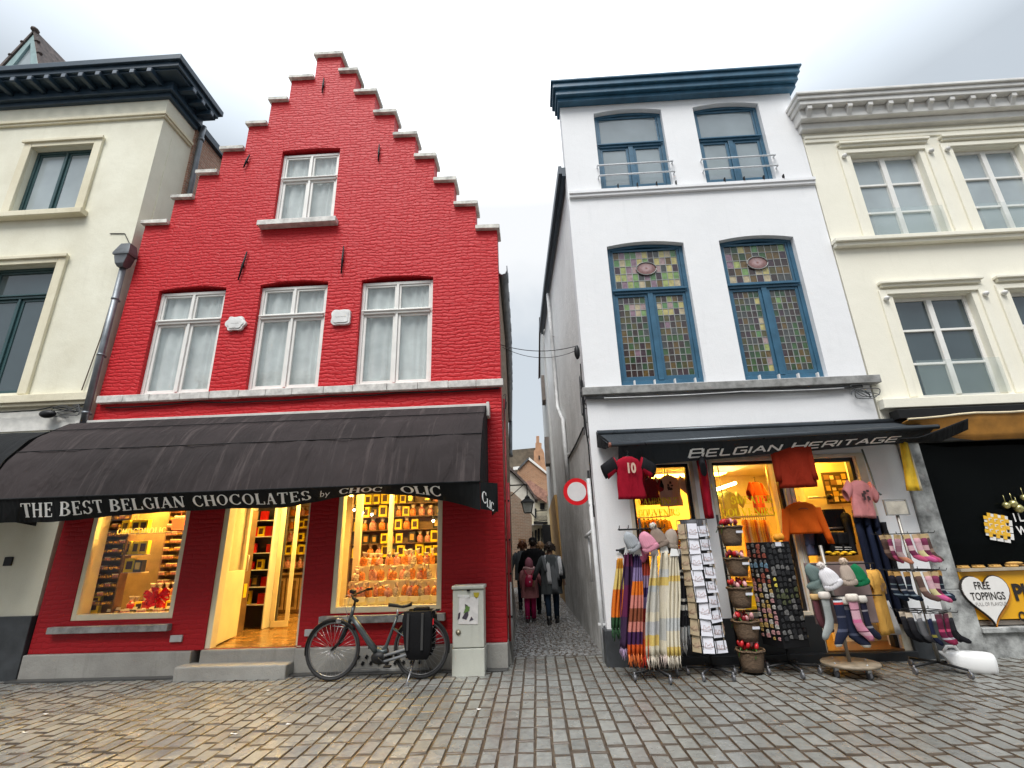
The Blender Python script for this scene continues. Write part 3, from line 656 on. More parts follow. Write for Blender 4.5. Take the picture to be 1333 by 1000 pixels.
# bottom opening of the door
p = MB(); p.prism(outl, holes, 7.7, 7.98); p.build('wall', WHITE, wh)
p = MB(); p.box(.90, 1.2, 7.62, 7.98, -.1, .458); p.build('plinth', DKST, wh, bevel=.01); p = MB(); p.box(5.05, 5.598, 7.64, 7.98, -.1, .458); p.build('plinth', DKST, wh, bevel=.01)
p = MB(); p.box(1.2, 3.9, 7.66, 7.70, -.1, .56); p.box(1.2, 5.05, 7.58, 7.66, -.05, .11); p.build('shopfront_base', mat('black shopfront panel', (.02, .022, .025), .35), wh, bevel=.006)
p = MB(); p.box(.92, 5.47, 7.62, 7.7, 7.88, 7.95); p.box(.92, 5.47, 7.645, 7.7, 7.82, 7.88); p.build('string_course', WHITE, wh, bevel=.006)
p = MB(); p.box(.86, 5.58, 7.58, 7.7, 3.90, 4.03); p.build('sill_course', GREYST, wh, bevel=.008)
# cornice
p = MB()
p.box(.74, 5.60, 7.42, 8.0, 10.30, 10.42); p.box(.79, 5.57, 7.48, 8.0, 10.17, 10.298); p.box(.83, 5.54, 7.56, 8.0, 10.07, 10.168); p.box(.70, 5.64, 7.38, 8.0, 10.422, 10.47)
p.build('cornice', BLUEP, wh, bevel=.012)
# stained glass colour cells
def sgm(name, col):
    m, nt, N, L, B = _new(name); v = texco(N, L); f = noise(N, L, v, 18, 3, .6)
    L.new(ramp(N, L, f, [(.3, tuple(c * .6 for c in col)), (.7, col)]), B.inputs['Base Color']); B.inputs['Roughness'].default_value = .12
    B.inputs['Specular IOR Level'].default_value = .8; bumpn(N, L, B, f, .5, .004); return m
SG_D = [sgm('glass ' + n, tuple(v * .72 for v in c)) for n, c in (('bottle green', (.05, .11, .05)), ('olive', (.13, .12, .045)), ('brown', (.075, .05, .045)), ('purple brown', (.085, .05, .065)), ('green', (.07, .16, .055)), ('amber', (.20, .13, .045)), ('grey', (.10, .105, .10)))]
SG_L = [sgm('glass ' + n, c) for n, c in (('light green', (.20, .34, .12)), ('lime', (.36, .42, .14)), ('yellow', (.52, .46, .18)), ('pink', (.42, .30, .30)), ('mauve', (.28, .18, .23)), ('mid green', (.12, .26, .10)), ('cream', (.52, .44, .28)))]
def stained(win, x0, x1, z0, z1, y, nx, nz, light):
    p = MB(); c = MB()
    for i in range(nx):
        for j in range(nz):
            a, b = x0 + (x1 - x0) * i / nx, x0 + (x1 - x0) * (i + 1) / nx; e, f = z0 + (z1 - z0) * j / nz, z0 + (z1 - z0) * (j + 1) / nz
            lt = light(i / nx, j / nz); k = rnd.randrange(7) + (7 if rnd.random() < lt else 0)
            dy = [rnd.uniform(-.0015, .0015) for _ in range(4)]
            p.add([(a, y + dy[0], e), (b, y + dy[1], e), (b, y + dy[2], f), (a, y + dy[3], f)], [(0, 1, 2, 3)], k)
    for i in range(nx + 1): x = x0 + (x1 - x0) * i / nx; c.box(x - .006, x + .006, y - .008, y + .004, z0, z1)
    for j in range(nz + 1): z = z0 + (z1 - z0) * j / nz; c.box(x0, x1, y - .0065, y + .003, z - .006, z + .006)
    p.build('stained_glass', SG_D + SG_L, win); c.build('lead_came', mat('pale lead came', (.30, .31, .30), .5, .2), win)
for wi, (a, b, c, d_) in enumerate(WW):
    f = MB(); y = 7.80; fw = .07
    oa = arch(a, b, c, d_, .07); ia = arch(a + fw, b - fw, c + .10, d_ - .045, .055)
    f.prism(oa, [list(reversed(ia))], y, y + .09)
    zt = c + (d_ - c) * (.665 if wi > 1 else .60)
    f.box(a + fw, b - fw, y - .015, y + .09, zt - .045, zt + .04); f.box(a + .03, b - .03, y - .045, y - .0155, zt + .0, zt + .03)
    xm = (a + b) / 2; f.box(xm - .045, xm + .045, y - .01, y + .09, c + .10, zt - .045)
    sw = .05
    for (p0, p1) in ((a + fw, xm - .045), (xm + .045, b - fw)): frame_ring(f, p0 + .002, p1 - .002, c + .102, zt - .047, y + .014, y + .07, sw, wb=.075)
    frame_ring(f, a + fw + .002, b - fw - .002, zt + .042, d_ - .02, y + .014, y + .07, sw * .8)
    win = f.build('window', BLUEP, wh, bevel=.006)
    tz = d_ - .05
    if wi > 1:
        lt = (lambda u, v: .25) if wi == 3 else (lambda u, v: .62)
        stained(win, a + fw + .05, b - fw - .05, zt + .08, tz, y + .04, 11 if wi == 2 else 9, 5, (lambda u, v, k=wi: .75 if k == 2 else .40))
        for q, (p0, p1) in enumerate(((a + fw, xm - .045), (xm + .045, b - fw))):
            stained(win, p0 + .05, p1 - .05, c + .175, zt - .095, y + .04, 5, 12, (lambda u, v, k=wi, q=q: (.8 if v > .72 and v < .9 and k == 2 else .03) + (.5 if (u > .7 and k == 3 and q == 0) else 0)))
        el = MB(); cx, cz = xm, (zt + d_) / 2 + .02
        el.lathe([(.185, 0), (.185, .012), (.155, .016), (.0, .016)], (0, 0, 0), 24, 0, Matrix.Translation((cx, y + .034, cz)) @ Matrix.Rotation(R(90), 4, 'X') @ Matrix.Scale(.72, 4, (0, 1, 0)))
        el.build('medallion', sgm('glass medallion', (.24, .12, .11)), win)
        el = MB(); el.tube([(cx + .18 * math.cos(t * math.pi / 8), y + .012, cz + .13 * math.sin(t * math.pi / 8)) for t in range(17)], .009, 6)
        el.build('medallion_rim', mat('pale lead came', (0, 0, 0)), win)
        # small brackets on sill
        for k in range(4):
            xx = a + .2 + k * (b - a - .4) / 3; q = MB(); q.cbox((xx, 7.64, 4.075), (.022, .06, .09)); q.build('sill_bracket', mat('white bracket', (.7, .7, .7), .5), wh)
    else:
        p = MB(); p.box(a + fw + .03, b - fw - .03, y + .036, y + .042, zt + .05, d_ + .02)
        for (p0, p1) in ((a + fw, xm - .045), (xm + .045, b - fw)): p.box(p0 + .04, p1 - .04, y + .036, y + .042, c + .16, zt - .08)
        p.build('pane', PANE2, win)
        ins = MB(); ins.box(a, b, y + .28, y + .30, c, d_ + .1); ins.build('blind', mat('pale grey blind', (.74, .80, .80), .8, var=.15, vs=2), win)
        if wi == 1:
            fl = MB(); n = 14
            fl.sheet([[(xm + .02 + (b - xm - .12) * i / n - .12 * (1 - k / 8), y + .10 + .02 * math.sin(i * 1.1 + k), c + .12 + (1.62 - .1 * (i / n)) * k / 8) for i in range(n + 1)] for k in range(9)])
            fl.sheet([[(xm - .35 + .8 * i / n, y + .14 + .015 * math.sin(i), d_ - .75 + (.70) * k / 8 * (i / n)) for i in range(n + 1)] for k in range(9)])
            fl.build('flag_cloth', mat('pale hanging cloth', (.70, .68, .68), .8), win)
            fl = MB(); fl.box(a + fw + .02, xm - .06, y + .11, y + .12, c + .36, c + .72); fl.build('poster', mat('yellow cloth', (.62, .60, .12), .8), win)
            fl = MB(); fl.box(a + fw + .02, xm - .06, y + .11, y + .12, c + .12, c + .355); fl.build('poster', mat('pink cloth', (.62, .32, .34), .8), win)
        # rails
        rl = MB()
        for zz in (c + .50, c + .26): rl.tube([(a - .04, 7.62, zz), (b + .04, 7.62, zz)], .016, 8); 
        for xx in (a - .04, b + .04): rl.tube([(xx, 7.62, c + .52), (xx, 7.7, c + .52)], .014, 6); rl.tube([(xx, 7.62, c + .26), (xx, 7.7, c + .26)], .014, 6)
        rl.build('guard_rail', mat('white rail paint', (.72, .74, .76), .35), wh)
        for k in range(4): q = MB(); q.cbox((a + .3 + k * .36, 7.63, 7.99), (.018, .05, .08)); q.build('sill_bracket', IRON, wh)
# side wall, eave and roof
RBt = [(.97, 7.98), (.93, 9.6), (.87, 12.4), (.78, 15.4)]; RTt = [(.92, 7.98), (.84, 9.6), (.70, 12.4), (.58, 15.4)]
wall_strip(RBt, RTt, -.1, 8.42, .3, 1).build('side_wall', GREYWALL, wh)
p = MB()
for z0, z1, e0, e1 in ((8.40, 8.60, .10, .03), (8.46, 8.64, .165, .10)):
    g = [[(t[0] - e, t[1] - .24, z) for t in RTt] for e, z in ((e1, z0), (e0, z0), (e0, z1), (e1, z1), (e1, z0))]; p.sheet(g, 0, False)
    p.sheet([[g[k][0] for k in (0, 1)], [g[k][0] for k in (3, 2)]], 0, False)
p.build('gutter', NAVY, wh)
p = MB(); g = [[(t[0] - .05, t[1], 8.62) for t in RTt], [(3.1, t[1], 10.9) for t in RTt], [(5.45, t[1], 8.62) for t in RTt]]; p.sheet(g, 0, False); p.build('roof', SLATE, wh)
p = MB(); p.box(1.3, 5.45, 8.4, 8.5, 3.6, 8.6); p.box(1.0, 5.45, 8.0, 8.4, 10.0, 10.1); p.box(1.3, 5.45, 8.4, 8.5, 8.6, 10.2); p.build('room_partition', DKW, wh)
# shop frames
BF = mat('black steel frame', (.012, .011, .012), .35); RV = mat('cream shop reveal', (.66, .60, .48), .5)
for i, (a, b, c, d_) in enumerate(WS):
    f = MB(); frame_ring(f, a - .05, b + .05, c - .03, d_ + .055, 7.68, 7.71, .055) if i < 2 else (f.box(a - .05, a, 7.68, 7.71, .1, d_ + .05), f.box(b, b + .12, 7.68, 7.71, .1, d_ + .05), f.box(a, b, 7.68, 7.71, d_, d_ + .05))
    f.build('reveal', RV, wh, bevel=.004)
    f = MB()
    if i < 2: frame_ring(f, a, b, c, d_, 7.76, 7.84, .05)
    else: f.box(a, a + .05, 7.76, 7.84, .12, d_); f.box(b - .055, b, 7.76, 7.86, .12, d_); f.box(a, b, 7.761, 7.84, d_ - .06, d_ - .001)
    wn = f.build('window' if i < 2 else 'door_frame', BF, wh, bevel=.004)
    if i < 2:
        p = MB(); p.box(a + .05, b - .05, 7.79, 7.797, c + .05, d_ - .05); p.build('pane', SHOPGL, wn)
        GL = translucent('olive vinyl lettering', (.52, .66, .10))
        t = MB()
        if i == 0:
            fx = lambda x, y: (1.60 + x, 7.784, 2.15 + y); stroke_text(t, 'CAMBRINUS', _serif, .105, fx, gap=.02, xs=.86)
            fx = lambda x, y: (1.58 + x, 7.784, 1.98 + y); stroke_text(t, 'SOUVENIRS', _serif, .105, fx, gap=.02, xs=.93)
        else:
            fx = lambda x, y: (3.00 + x, 7.784, 2.12 + y); stroke_text(t, 'SWEATER', _serif, .115, fx, gap=.02, xs=.98)
            fx = lambda x, y: (2.84 + x, 7.784, 1.94 + y); stroke_text(t, 'SOUVENIRS', _serif, .115, fx, gap=.03, xs=1.05)
        t.build('lettering', GL, wn)
YW = mat('souvenir shop wall', (.74, .62, .38), .6, var=.05)
p = MB(); p.box(1.2, 5.2, 7.98, 12.5, .0, .12); p.box(3.92, 4.94, 7.67, 7.982, .0, .127); p.build('floor', mat('brown shop floor', (.16, .07, .02), .35), wh)
p = MB(); p.box(1.2, 5.2, 7.98, 12.5, 2.95, 3.05); p.build('ceiling', YW, wh)
p = MB(); p.box(1.2, 5.2, 11.2, 11.3, .12, 2.95); p.box(1.1, 1.2, 7.98, 11.2, .12, 2.95); p.box(5.2, 5.3, 7.98, 11.2, .12, 2.95); p.box(4.40, 5.2, 8.32, 8.40, .12, 2.95); p.build('interior_wall', YW, wh)
# ================================================================== RIGHT CREAM HOUSE
ch = thing('cream_house', 'cream rendered house with bracketed white cornice above the waffle shop', 'house', (9, 7.7, 0))
CWN = [(6.27, 7.54, 6.60, 8.46), (8.16, 9.38, 6.60, 8.48), (6.24, 7.54, 3.66, 5.46), (8.16, 9.44, 3.66, 5.46), (10.1, 11.3, 6.60, 8.48), (10.1, 11.3, 3.66, 5.46)]
outl = [(5.49, 3.3), (13, 3.3), (13, 9.25), (5.49, 9.25)]
p = MB(); p.prism(outl, [[(a, c), (b, c), (b, d), (a, d)] for a, b, c, d in CWN], 7.7, 8.0); p.build('wall', CREAM, ch)
p = MB(); p.box(5.47, 13, 7.55, 7.7, 6.50, 6.575); p.box(5.49, 13, 7.60, 7.7, 6.43, 6.50); p.box(5.5, 13, 7.56, 7.7, 3.47, 3.62); p.box(5.5, 13, 7.65, 7.7, 8.86, 8.92); p.box(5.5, 13, 7.67, 7.7, 8.78, 8.86)
p.build('string_course', CREAM, ch, bevel=.008)
CORN = mat('white cornice paint', (.72, .71, .68), .5, vs=2, var=.12)
p = MB(); p.box(5.32, 13, 7.30, 8.1, 9.48, 9.56); p.box(5.36, 13, 7.34, 8.1, 9.38, 9.478); p.box(5.30, 13, 7.26, 8.1, 9.562, 9.62)
p.box(5.40, 13, 7.46, 8.1, 9.16, 9.378); p.box(5.44, 13, 7.58, 8.0, 9.02, 9.158); 
p.build('cornice', CORN, ch, bevel=.012)
for i in range(18):
    x = 5.50 + i * .375; p = MB(); p.prism([(7.36, 9.374), (7.36, 9.30), (7.40, 9.28), (7.459, 9.18), (7.459, 9.374)], [], x, x + .085, plane='yz'); p.build('bracket', CORN, ch, bevel=.004)
for a, b, c, d_ in CWN:
    p = MB(); p.box(a - .22, a - .10, 7.665, 7.7, c - .0, d_ + .10); p.box(b + .10, b + .22, 7.665, 7.7, c, d_ + .10); p.box(a - .10, b + .10, 7.665, 7.7, d_ + .02, d_ + .10)
    p.box(a - .20, b + .20, 7.60, 7.7, d_ + .20, d_ + .245); p.box(a - .17, b + .17, 7.64, 7.7, d_ + .15, d_ + .20)
    p.build('window_surround', CREAM, ch, bevel=.006)
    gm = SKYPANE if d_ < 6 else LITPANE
    win = MB(); frame_ring(win, a, b, c, d_, 7.82, 7.9, .06); xm = (a + b) / 2; win.box(xm - .045, xm + .045, 7.80, 7.9, c + .06, d_ - .06)
    z1 = c + (d_ - c) * .66; z2 = c + (d_ - c) * .33
    for za in (z1, z2): 
        for u, v in ((a + .06, xm - .045), (xm + .045, b - .06)): win.box(u, v, 7.815, 7.89, za - .02, za + .02)
    wo = win.build('window', WPAINT, ch, bevel=.005)
    q = MB(); q.box(a + .05, b - .05, 7.85, 7.857, c + .05, d_ - .05); q.build('pane', gm, wo)
    q = MB(); q.box(a + .02, b + .02, 7.66, 7.672, c + .02, c + .60); q.build('glass_guard', glass('guard glass ' + str(a) + str(c), (.45, .6, .55), .10, 1.5), ch)
    for xx in (a - .16, b + .16):
        q = MB(); q.lathe([(.02, 0), (.045, .04), (.04, .07), (0, .075)], (xx, 7.63, d_ - .12), 8); q.build('hook', CORN, ch)
p = MB(); p.box(5.45, 13, 8.0, 14, 9.3, 9.45); p.build('roof', SLATE, ch)
p = MB(); p.box(5.6, 13, 8.3, 8.4, 3.6, 9.2); p.box(5.5, 5.6, 8.0, 10.5, 0, 3.3); p.box(5.5, 13, 10.5, 10.6, 0, 3.4); p.box(5.5, 13, 8.0, 10.5, 3.3, 3.4); p.build('room_partition', DKW, ch)
# ground floor: stone pier, lintel, dark shopfront
STN = mat('weathered grey stone', (.40, .41, .40), .7, vs=5, var=.45, bump=.006)
p = MB(); p.box(5.615, 5.92, 7.66, 8.0, .85, 2.93); p.box(5.602, 5.98, 7.62, 8.0, -.1, .85); p.build('pier', STN, ch, bevel=.012)
p = MB(); p.box(5.50, 13, 7.64, 8.0, 2.932, 3.30); p.build('lintel', mat('dark lintel stone', (.06, .062, .06), .6, vs=5, var=.3, bump=.004), ch, bevel=.01)
p = MB(); p.box(5.98, 13, 7.64, 8.0, -.1, .30); p.box(5.98, 13, 7.60, 8.0, .30, .37); p.build('plinth', STN, ch, bevel=.01)
p = MB(); p.box(5.94, 13, 7.70, 7.8, .385, .44); p.build('counter_rail', mat('brushed counter metal', (.38, .33, .28), .4, .5), ch)
# ================================================================== LEFT CREAM HOUSE
lh = thing('cream_corner_house', 'worn cream corner house with dark bracketed cornice and buff window surrounds', 'house', (-9, 7.7, 0))
LW = [(-10.20, -8.84, 8.22, 9.86), (-10.20, -8.86, 4.42, 7.0), (-12.8, -11.45, 8.22, 9.86), (-12.8, -11.45, 4.42, 7.0)]
outl = [(-13.5, 2.05 - 1.2), (-7.56, .85), (-7.50, 11.15), (-13.5, 11.15)]
p = MB(); p.prism(outl, [[(a, c), (b, c), (b, d), (a, d)] for a, b, c, d in LW], 7.7, 8.0); p.build('wall', LCREAM, lh)
p = MB(); p.box(-13.5, -7.555, 7.65, 8.0, -.1, .85); p.build('plinth', DKST, lh, bevel=.01)
p = MB(); p.box(-7.8, -7.50, 8.0, 8.55, 7.2, 11.15); p.build('side_wall', LCREAM, lh)
p = MB(); p.box(-7.75, -7.46, 8.55, 11, 7.0, 11.05); p.build('brick_side_wall', REDBR, lh)
p = MB(); p.box(-7.8, -7.36, 8.60, 11.5, 11.052, 11.22); p.build('verge_board', NAVY, lh)
p = MB()
for e, y0, z0, z1 in ((.05, 0, 10.48, 10.53), (.08, 0, 10.53, 10.60)):
    p.box(-13.5, -7.50 + e, 7.7 - e, 7.7, z0, z1); p.box(-7.50, -7.50 + e, 7.7, 8.50, z0, z1)
p.build('string_course', TRIM, lh, bevel=.008)
p = MB()
for e, z0, z1, ye in ((.08, 11.0, 11.10, 8.52), (.16, 11.10, 11.20, 8.55), (.46, 11.38, 11.50, 8.60), (.52, 11.50, 11.64, 8.66), (.40, 11.34, 11.38, 8.6)):
    p.box(-13.5, -7.50 + e, 7.7 - e, ye, z0, z1 - .001)
p.box(-13.5, -7.36, 7.56, 8.56, 11.2, 11.34)
p.build('cornice', NAVY, lh, bevel=.01)
for i in range(14):
    x = -7.62 - i * .37; q = MB(); q.box(x - .05, x + .05, 7.22, 7.56, 11.22, 11.336); q.build('bracket', NAVY, lh, bevel=.01)
    q = MB(); q.box(x - .045, x + .045, 7.205, 7.2195, 11.235, 11.325); q.build('bracket_cap', mat('grey blue cap paint', (.12, .15, .19), .5), lh)
for i in range(3):
    y = 7.75 + i * .3; q = MB(); q.box(-7.36, -7.02, y - .05, y + .05, 11.22, 11.336); q.build('bracket', NAVY, lh, bevel=.01)
    q = MB(); q.box(-7.0195, -7.005, y - .045, y + .045, 11.235, 11.325); q.build('bracket_cap', mat('grey blue cap paint', (0, 0, 0)), lh)
for a, b, c, d_ in LW:
    e = .17
    p = MB(); p.box(a - e, a - .0, 7.64, 7.7, c - .05, d_ + e); p.box(b, b + e, 7.64, 7.7, c - .05, d_ + e); p.box(a, b, 7.64, 7.7, d_, d_ + e); p.box(a - e - .03, b + e + .03, 7.60, 7.64, d_ + e - .07, d_ + e)
    p.build('window_surround', TRIM, lh, bevel=.01)
    if c > 5: p = MB(); p.box(a - .36, b + .26, 7.54, 7.7, c - .17, c - .05); p.build('window_sill', TRIM, lh, bevel=.01)
    casement(lh, a, b, c - .02, d_, 7.80, TEAL, LITPANE if c > 5 else SKYPANE, None, 0 if c > 5 else .24, 2, .06, .05, 1)
p = MB(); p.box(-13.5, -7.46, 7.58, 7.7, 4.20, 4.34); p.box(-13.5, -7.48, 7.62, 7.7, 4.14, 4.20); p.build('sill_course', TRIM, lh, bevel=.01)
p = MB(); p.box(-13.5, -7.53, 7.68, 7.7, 3.72, 4.06); p.build('fascia_band', mat('white fascia paint', (.74, .73, .68), .6), lh)
p = MB(); p.box(-13.5, -7.8, 8.3, 8.4, 1, 11.1); p.build('room_partition', DKW, lh)
p = MB(); p.sheet([[(-13.5, 7.6, 11.5), (-8.0, 8.6, 11.5)], [(-13.5, 10.5, 13.2), (-10.5, 10.5, 13.2)], [(-13.5, 13.5, 11.5), (-8.0, 13.5, 11.5)]], 0, False); p.build('roof', TILE, lh)
# dormer: triangular glazed gable
A = at(44, 44, 8.2); Bq = at(-18, 77, 8.2); Cq = at(78, 77, 8.2); zt = A.z; zb = 11.7
xl, xr, xc = Bq.x, Cq.x, A.x
p = MB(); p.prism([(xl, zb), (xr, zb), (xc, zt)], [[(xl + .36, zb + .12), (xc, zt - .32), (xr - .36, zb + .12)]], 8.2, 8.3); dm = p.build('dormer', mat('sage dormer frame', (.26, .38, .38), .5), lh, bevel=.01)
p = MB(); p.prism([(xl + .3, zb + .1), (xr - .3, zb + .1), (xc, zt - .25)], [], 8.25, 8.26); p.build('pane', LITPANE, dm)
p = MB()
for s, (xa, xb) in enumerate(((xl, xc), (xr, xc))):
    dx = -.05 if s == 0 else .05
    p.add([(xa + dx, 8.17, zb - .02), (xb, 8.17, zt + .03), (xb, 8.17, zt + .13), (xa + dx * 3, 8.17, zb), (xa + dx, 9.2, zb - .02), (xb, 9.2, zt + .03), (xb, 9.2, zt + .13), (xa + dx * 3, 9.2, zb)],
          [(0, 1, 2, 3), (4, 5, 6, 7), (0, 1, 5, 4), (3, 2, 6, 7), (0, 3, 7, 4), (1, 2, 6, 5)])
for k in range(6):
    for s in (0, 1):
        t = k / 6; xa = (xl if s == 0 else xr) * (1 - t) + xc * t + (-.12 if s == 0 else .12) * (1 - t); zz = zb + (zt + .10 - zb) * t; p.ball((xa, 8.2, zz + .03), (.07, .06, .035), 8, 5)
p.ball((xc, 8.2, zt + .12), (.08, .1, .07), 8, 6); p.build('dormer_roof', TILE, dm)

# ================================================================== HOUSES ACROSS THE STREET (behind the viewpoint, seen only in reflections)
def opposite(x0, x1, h, mt, label, z_rows, cols, fm):
    th = thing('opposite_house', label, 'house', ((x0 + x1) / 2, -6, 0)); hl = []
    for z0, z1 in z_rows:
        for i in range(cols): xm = x0 + (x1 - x0) * (i + .5) / cols; hl.append((xm - .55, xm + .55, z0, z1))
    p = MB(); p.prism([(x0, -.1), (x1, -.1), (x1, h), (x0, h)], [[(a, c), (b, c), (b, d), (a, d)] for a, b, c, d in hl], -6.0, -6.3); p.build('wall', mt, th)
    for a, b, c, d in hl:
        f = MB(); frame_ring(f, a, b, c, d, -6.16, -6.1, .07); f.box((a + b) / 2 - .03, (a + b) / 2 + .03, -6.16, -6.1, c + .07, d - .07); w = f.build('window', fm, th); q = MB(); q.box(a + .05, b - .05, -6.14, -6.13, c + .05, d - .05); q.build('pane', SKYPANE, w)
    p = MB(); p.box(x0 - .05, x1 + .05, -6.3, -5.7, h, h + .3); p.build('cornice', WPAINT, th, bevel=.02); p = MB(); p.box(x0, x1, -12, -6.3, -.1, h); p.build('rear_wing', DKW, th)
opposite(-16, -8.2, 9.6, REDBR_XZ, 'brown brick house across the street behind the left end', [(1.0, 2.8), (4.2, 6.0), (7.0, 8.6)], 4, WPAINT)
opposite(-8.0, -1.2, 9.0, WHITE, 'white house across the street behind the viewpoint on the left', [(.8, 2.8), (4.2, 6.0), (6.9, 8.3)], 3, TEAL)
opposite(-1.0, 6.0, 10.2, REDBR_XZ, 'tall brown brick house across the street behind the viewpoint', [(.8, 2.8), (4.2, 6.2), (7.2, 8.9)], 3, WPAINT)
opposite(6.2, 15, 9.2, CREAM, 'cream house across the street behind the right end', [(.8, 2.8), (4.2, 6.0), (6.8, 8.3)], 4, WPAINT)
# ================================================================== AWNINGS
def fabric(name, col, col2, streak):
    m, nt, N, L, B = _new(name); v = texco(N, L)
    f = noise(N, L, v, .8, 5, .6); c = ramp(N, L, f, [(.3, col2), (.7, col)])
    vs = texco(N, L, None, (9, 1.0, .5)); fs = noise(N, L, vs, 1.1, 6, .7)
    c = mixc(N, L, ramp(N, L, fs, [(.55, 0), (.75, .6)]), c, streak)
    L.new(c, B.inputs['Base Color']); B.inputs['Roughness'].default_value = .85; B.inputs['Specular IOR Level'].default_value = .25
    fold = noise(N, L, texco(N, L, None, (2.4, 1, .7)), 1.6, 3, .5, .6); n1 = bumpn(N, L, B, fold, .9, .10)
    bumpn(N, L, B, noise(N, L, v, 70, 3), .4, .003, n1); return m
AWF = fabric('dusty black awning cloth', (.034, .026, .026), (.018, .014, .014), (.11, .088, .084))
BLK = fabric('black awning cloth', (.010, .011, .012), (.006, .007, .008), (.018, .019, .021))
WLET = mat('white awning lettering', (.88, .88, .86), .6, var=.04)
ra = thing('awning', 'large dusty black basket awning with white lettering over the chocolate shop', 'awning', (-4.1, 7.0, 2.4))
prof = [(7.66, 3.78), (7.42, 3.74), (7.14, 3.55), (6.95, 3.40), (6.74, 3.14), (6.64, 2.97), (6.52, 2.70), (6.43, 2.43)]
AX0, AX1 = -7.52, -.70
def awn_pt(x, k, y, z):
    s = .012 * math.sin(x * 2.3 + k) + .02 * math.sin(x * .9 + 1.7 * k) if 0 < k < len(prof) - 1 else 0
    return Vector((x, y - s * .6, z - abs(s) * .6))
nx = 70; g = []
P2 = []
for k in range(len(prof) - 1):
    for j in range(3): P2.append((prof[k][0] + (prof[k + 1][0] - prof[k][0]) * j / 3, prof[k][1] + (prof[k + 1][1] - prof[k][1]) * j / 3, k + j / 3))
P2.append((*prof[-1], len(prof) - 1.0))
for (y, z, k) in P2:
    row = []
    seam = -.012 if min(abs(k - q) for q in (2, 4)) < .34 else 0
    for i in range(nx + 1):
        x = AX0 + (AX1 - AX0) * i / nx; kk = k; env = math.sin(math.pi * min(1, max(0, k / 7)))
        s = env * (.022 * math.sin(x * 6.1 + k * 1.3) + .016 * math.sin(x * 14.3 + k * .6) + .010 * math.sin(x * 25 - k * 1.9) - .035 * abs(math.sin(x * 1.38 + .4))) * (.4 + .6 * k / 7); row.append(Vector((x, y + s, z + s * .5 + seam)))
    g.append(row)
m = MB(); m.sheet(g)
m.build('canopy', AWF, ra, recalc=False)
# end panels: fan between wall and the ribs
for x in (AX0, AX1):
    m = MB(); vs = [(x, 7.68, 2.55)] + [(x + .001, y, z) for y, z, k in P2]; m.add(vs, [(0, i, i + 1) for i in range(1, len(vs) - 1)]); m.build('end_panel', BLK, ra, recalc=False)
m = MB()
for k in (2, 4): y, z = prof[k]; m.tube([(AX0, y - .012, z + .002), (AX1, y - .012, z + .002)], .006, 6)
m.tube([(AX0, 6.425, 2.43), (AX1, 6.425, 2.43)], .011, 6)
m.build('seam_piping', BLK, ra)
HT = [(-26, 33), (0, 31), (67, 33), (121, 28), (187, 24), (300, 22), (364, 24), (398, 17), (440, 10), (476, 7), (512, 11), (540, 14), (579, 23), (600, 29), (624, 38)]
HX = [(atp.x, h * .0094) for atp, h in ((at(px, 650 - px * .033, 6.43), h) for px, h in HT)]
def lerp(tab, x):
    if x <= tab[0][0]: return tab[0][1]
    for (a, b), (c, d) in zip(tab, tab[1:]):
        if x <= c: return b + (d - b) * (x - a) / (c - a)
    return tab[-1][1]
VL = .36
def val(x, y, off=.0):
    """x along the awning, y from 0 (bottom) to 1 (top) on the hanging valance"""
    h = lerp(HX, x); s = (1 - y); ph = math.acos(min(.999, max(.12, h / VL)))
    ph2 = ph * (.7 + .3 * s) if h < .3 else ph
    t = s * VL; w = (.022 * math.sin(x * 8) + .016 * math.sin(x * 19 + 1)) * s
    return Vector((x, 6.43 + math.sin(ph2) * t * .75 + w - off, 2.425 - math.cos(ph) * t - off * .3))
m = MB(); m.sheet([[val(AX0 + (AX1 - AX0) * i / 140, 1 - k / 8) for i in range(141)] for k in range(9)]); m.build('valance', BLK, ra, recalc=False)
m = MB()
def vf(x0, yb, sc=1.0): return lambda x, y: val(x0 + x, yb + y / VL, .006)
xs0 = at(17, 672, 6.43).x; xs1 = at(402, 650, 6.43).x
ln = text_len('THE BEST BELGIAN CHOCOLATES', _serif, .21, .09, 1.0); k = (xs1 - xs0) / ln
stroke_text(m, 'THE BEST BELGIAN CHOCOLATES', _serif, .215, vf(xs0, .22), gap=.09, xs=k * .97, slant=.12)
stroke_text(m, 'by', _serif, .17, vf(at(408, 650, 6.43).x, .30), gap=.02, xs=.8, slant=.35)
stroke_text(m, 'CHOC', _serif, .21, vf(at(434, 645, 6.43).x, .26), gap=.03, xs=.84, slant=.3)
stroke_text(m, 'OLIC', _serif, .22, vf(at(519, 640, 6.43).x, .24), gap=.04, xs=.92, slant=.0)
m.build('lettering', WLET, ra, recalc=False)
# right return of the valance, turned towards the street
def ret(x, y, off=0):
    s = 1 - y; return Vector((AX1 + x * .72 + .004 + off * .6, 6.43 + x * .55 + .05 * s - off, 2.425 - (.34 + .10 * x) * s - x * .02))
m = MB(); m.sheet([[ret(i / 10 * .30, 1 - k / 6) for i in range(11)] for k in range(7)]); m.sheet([[Vector((AX1 + .216 - .02 * i, 6.595 + .12 * i, 2.42 - (.36 * k / 4))) for i in range(9)] for k in range(5)]); m.build('valance_return', BLK, ra, recalc=False)
m = MB(); f = lambda x, y: ret(-.12 + x + .12 + .02, .28 + y / .36 - x * 1.1, .008)
stroke_text(m, 'C', _serif, .15, f, xs=.7); f2 = lambda x, y: ret(.10 + x, .12 + y / .36 - x * 1.2, .008); stroke_text(m, 'LIC', _serif, .11, f2, gap=.02, xs=.62)
m.build('lettering', WLET, ra, recalc=False)
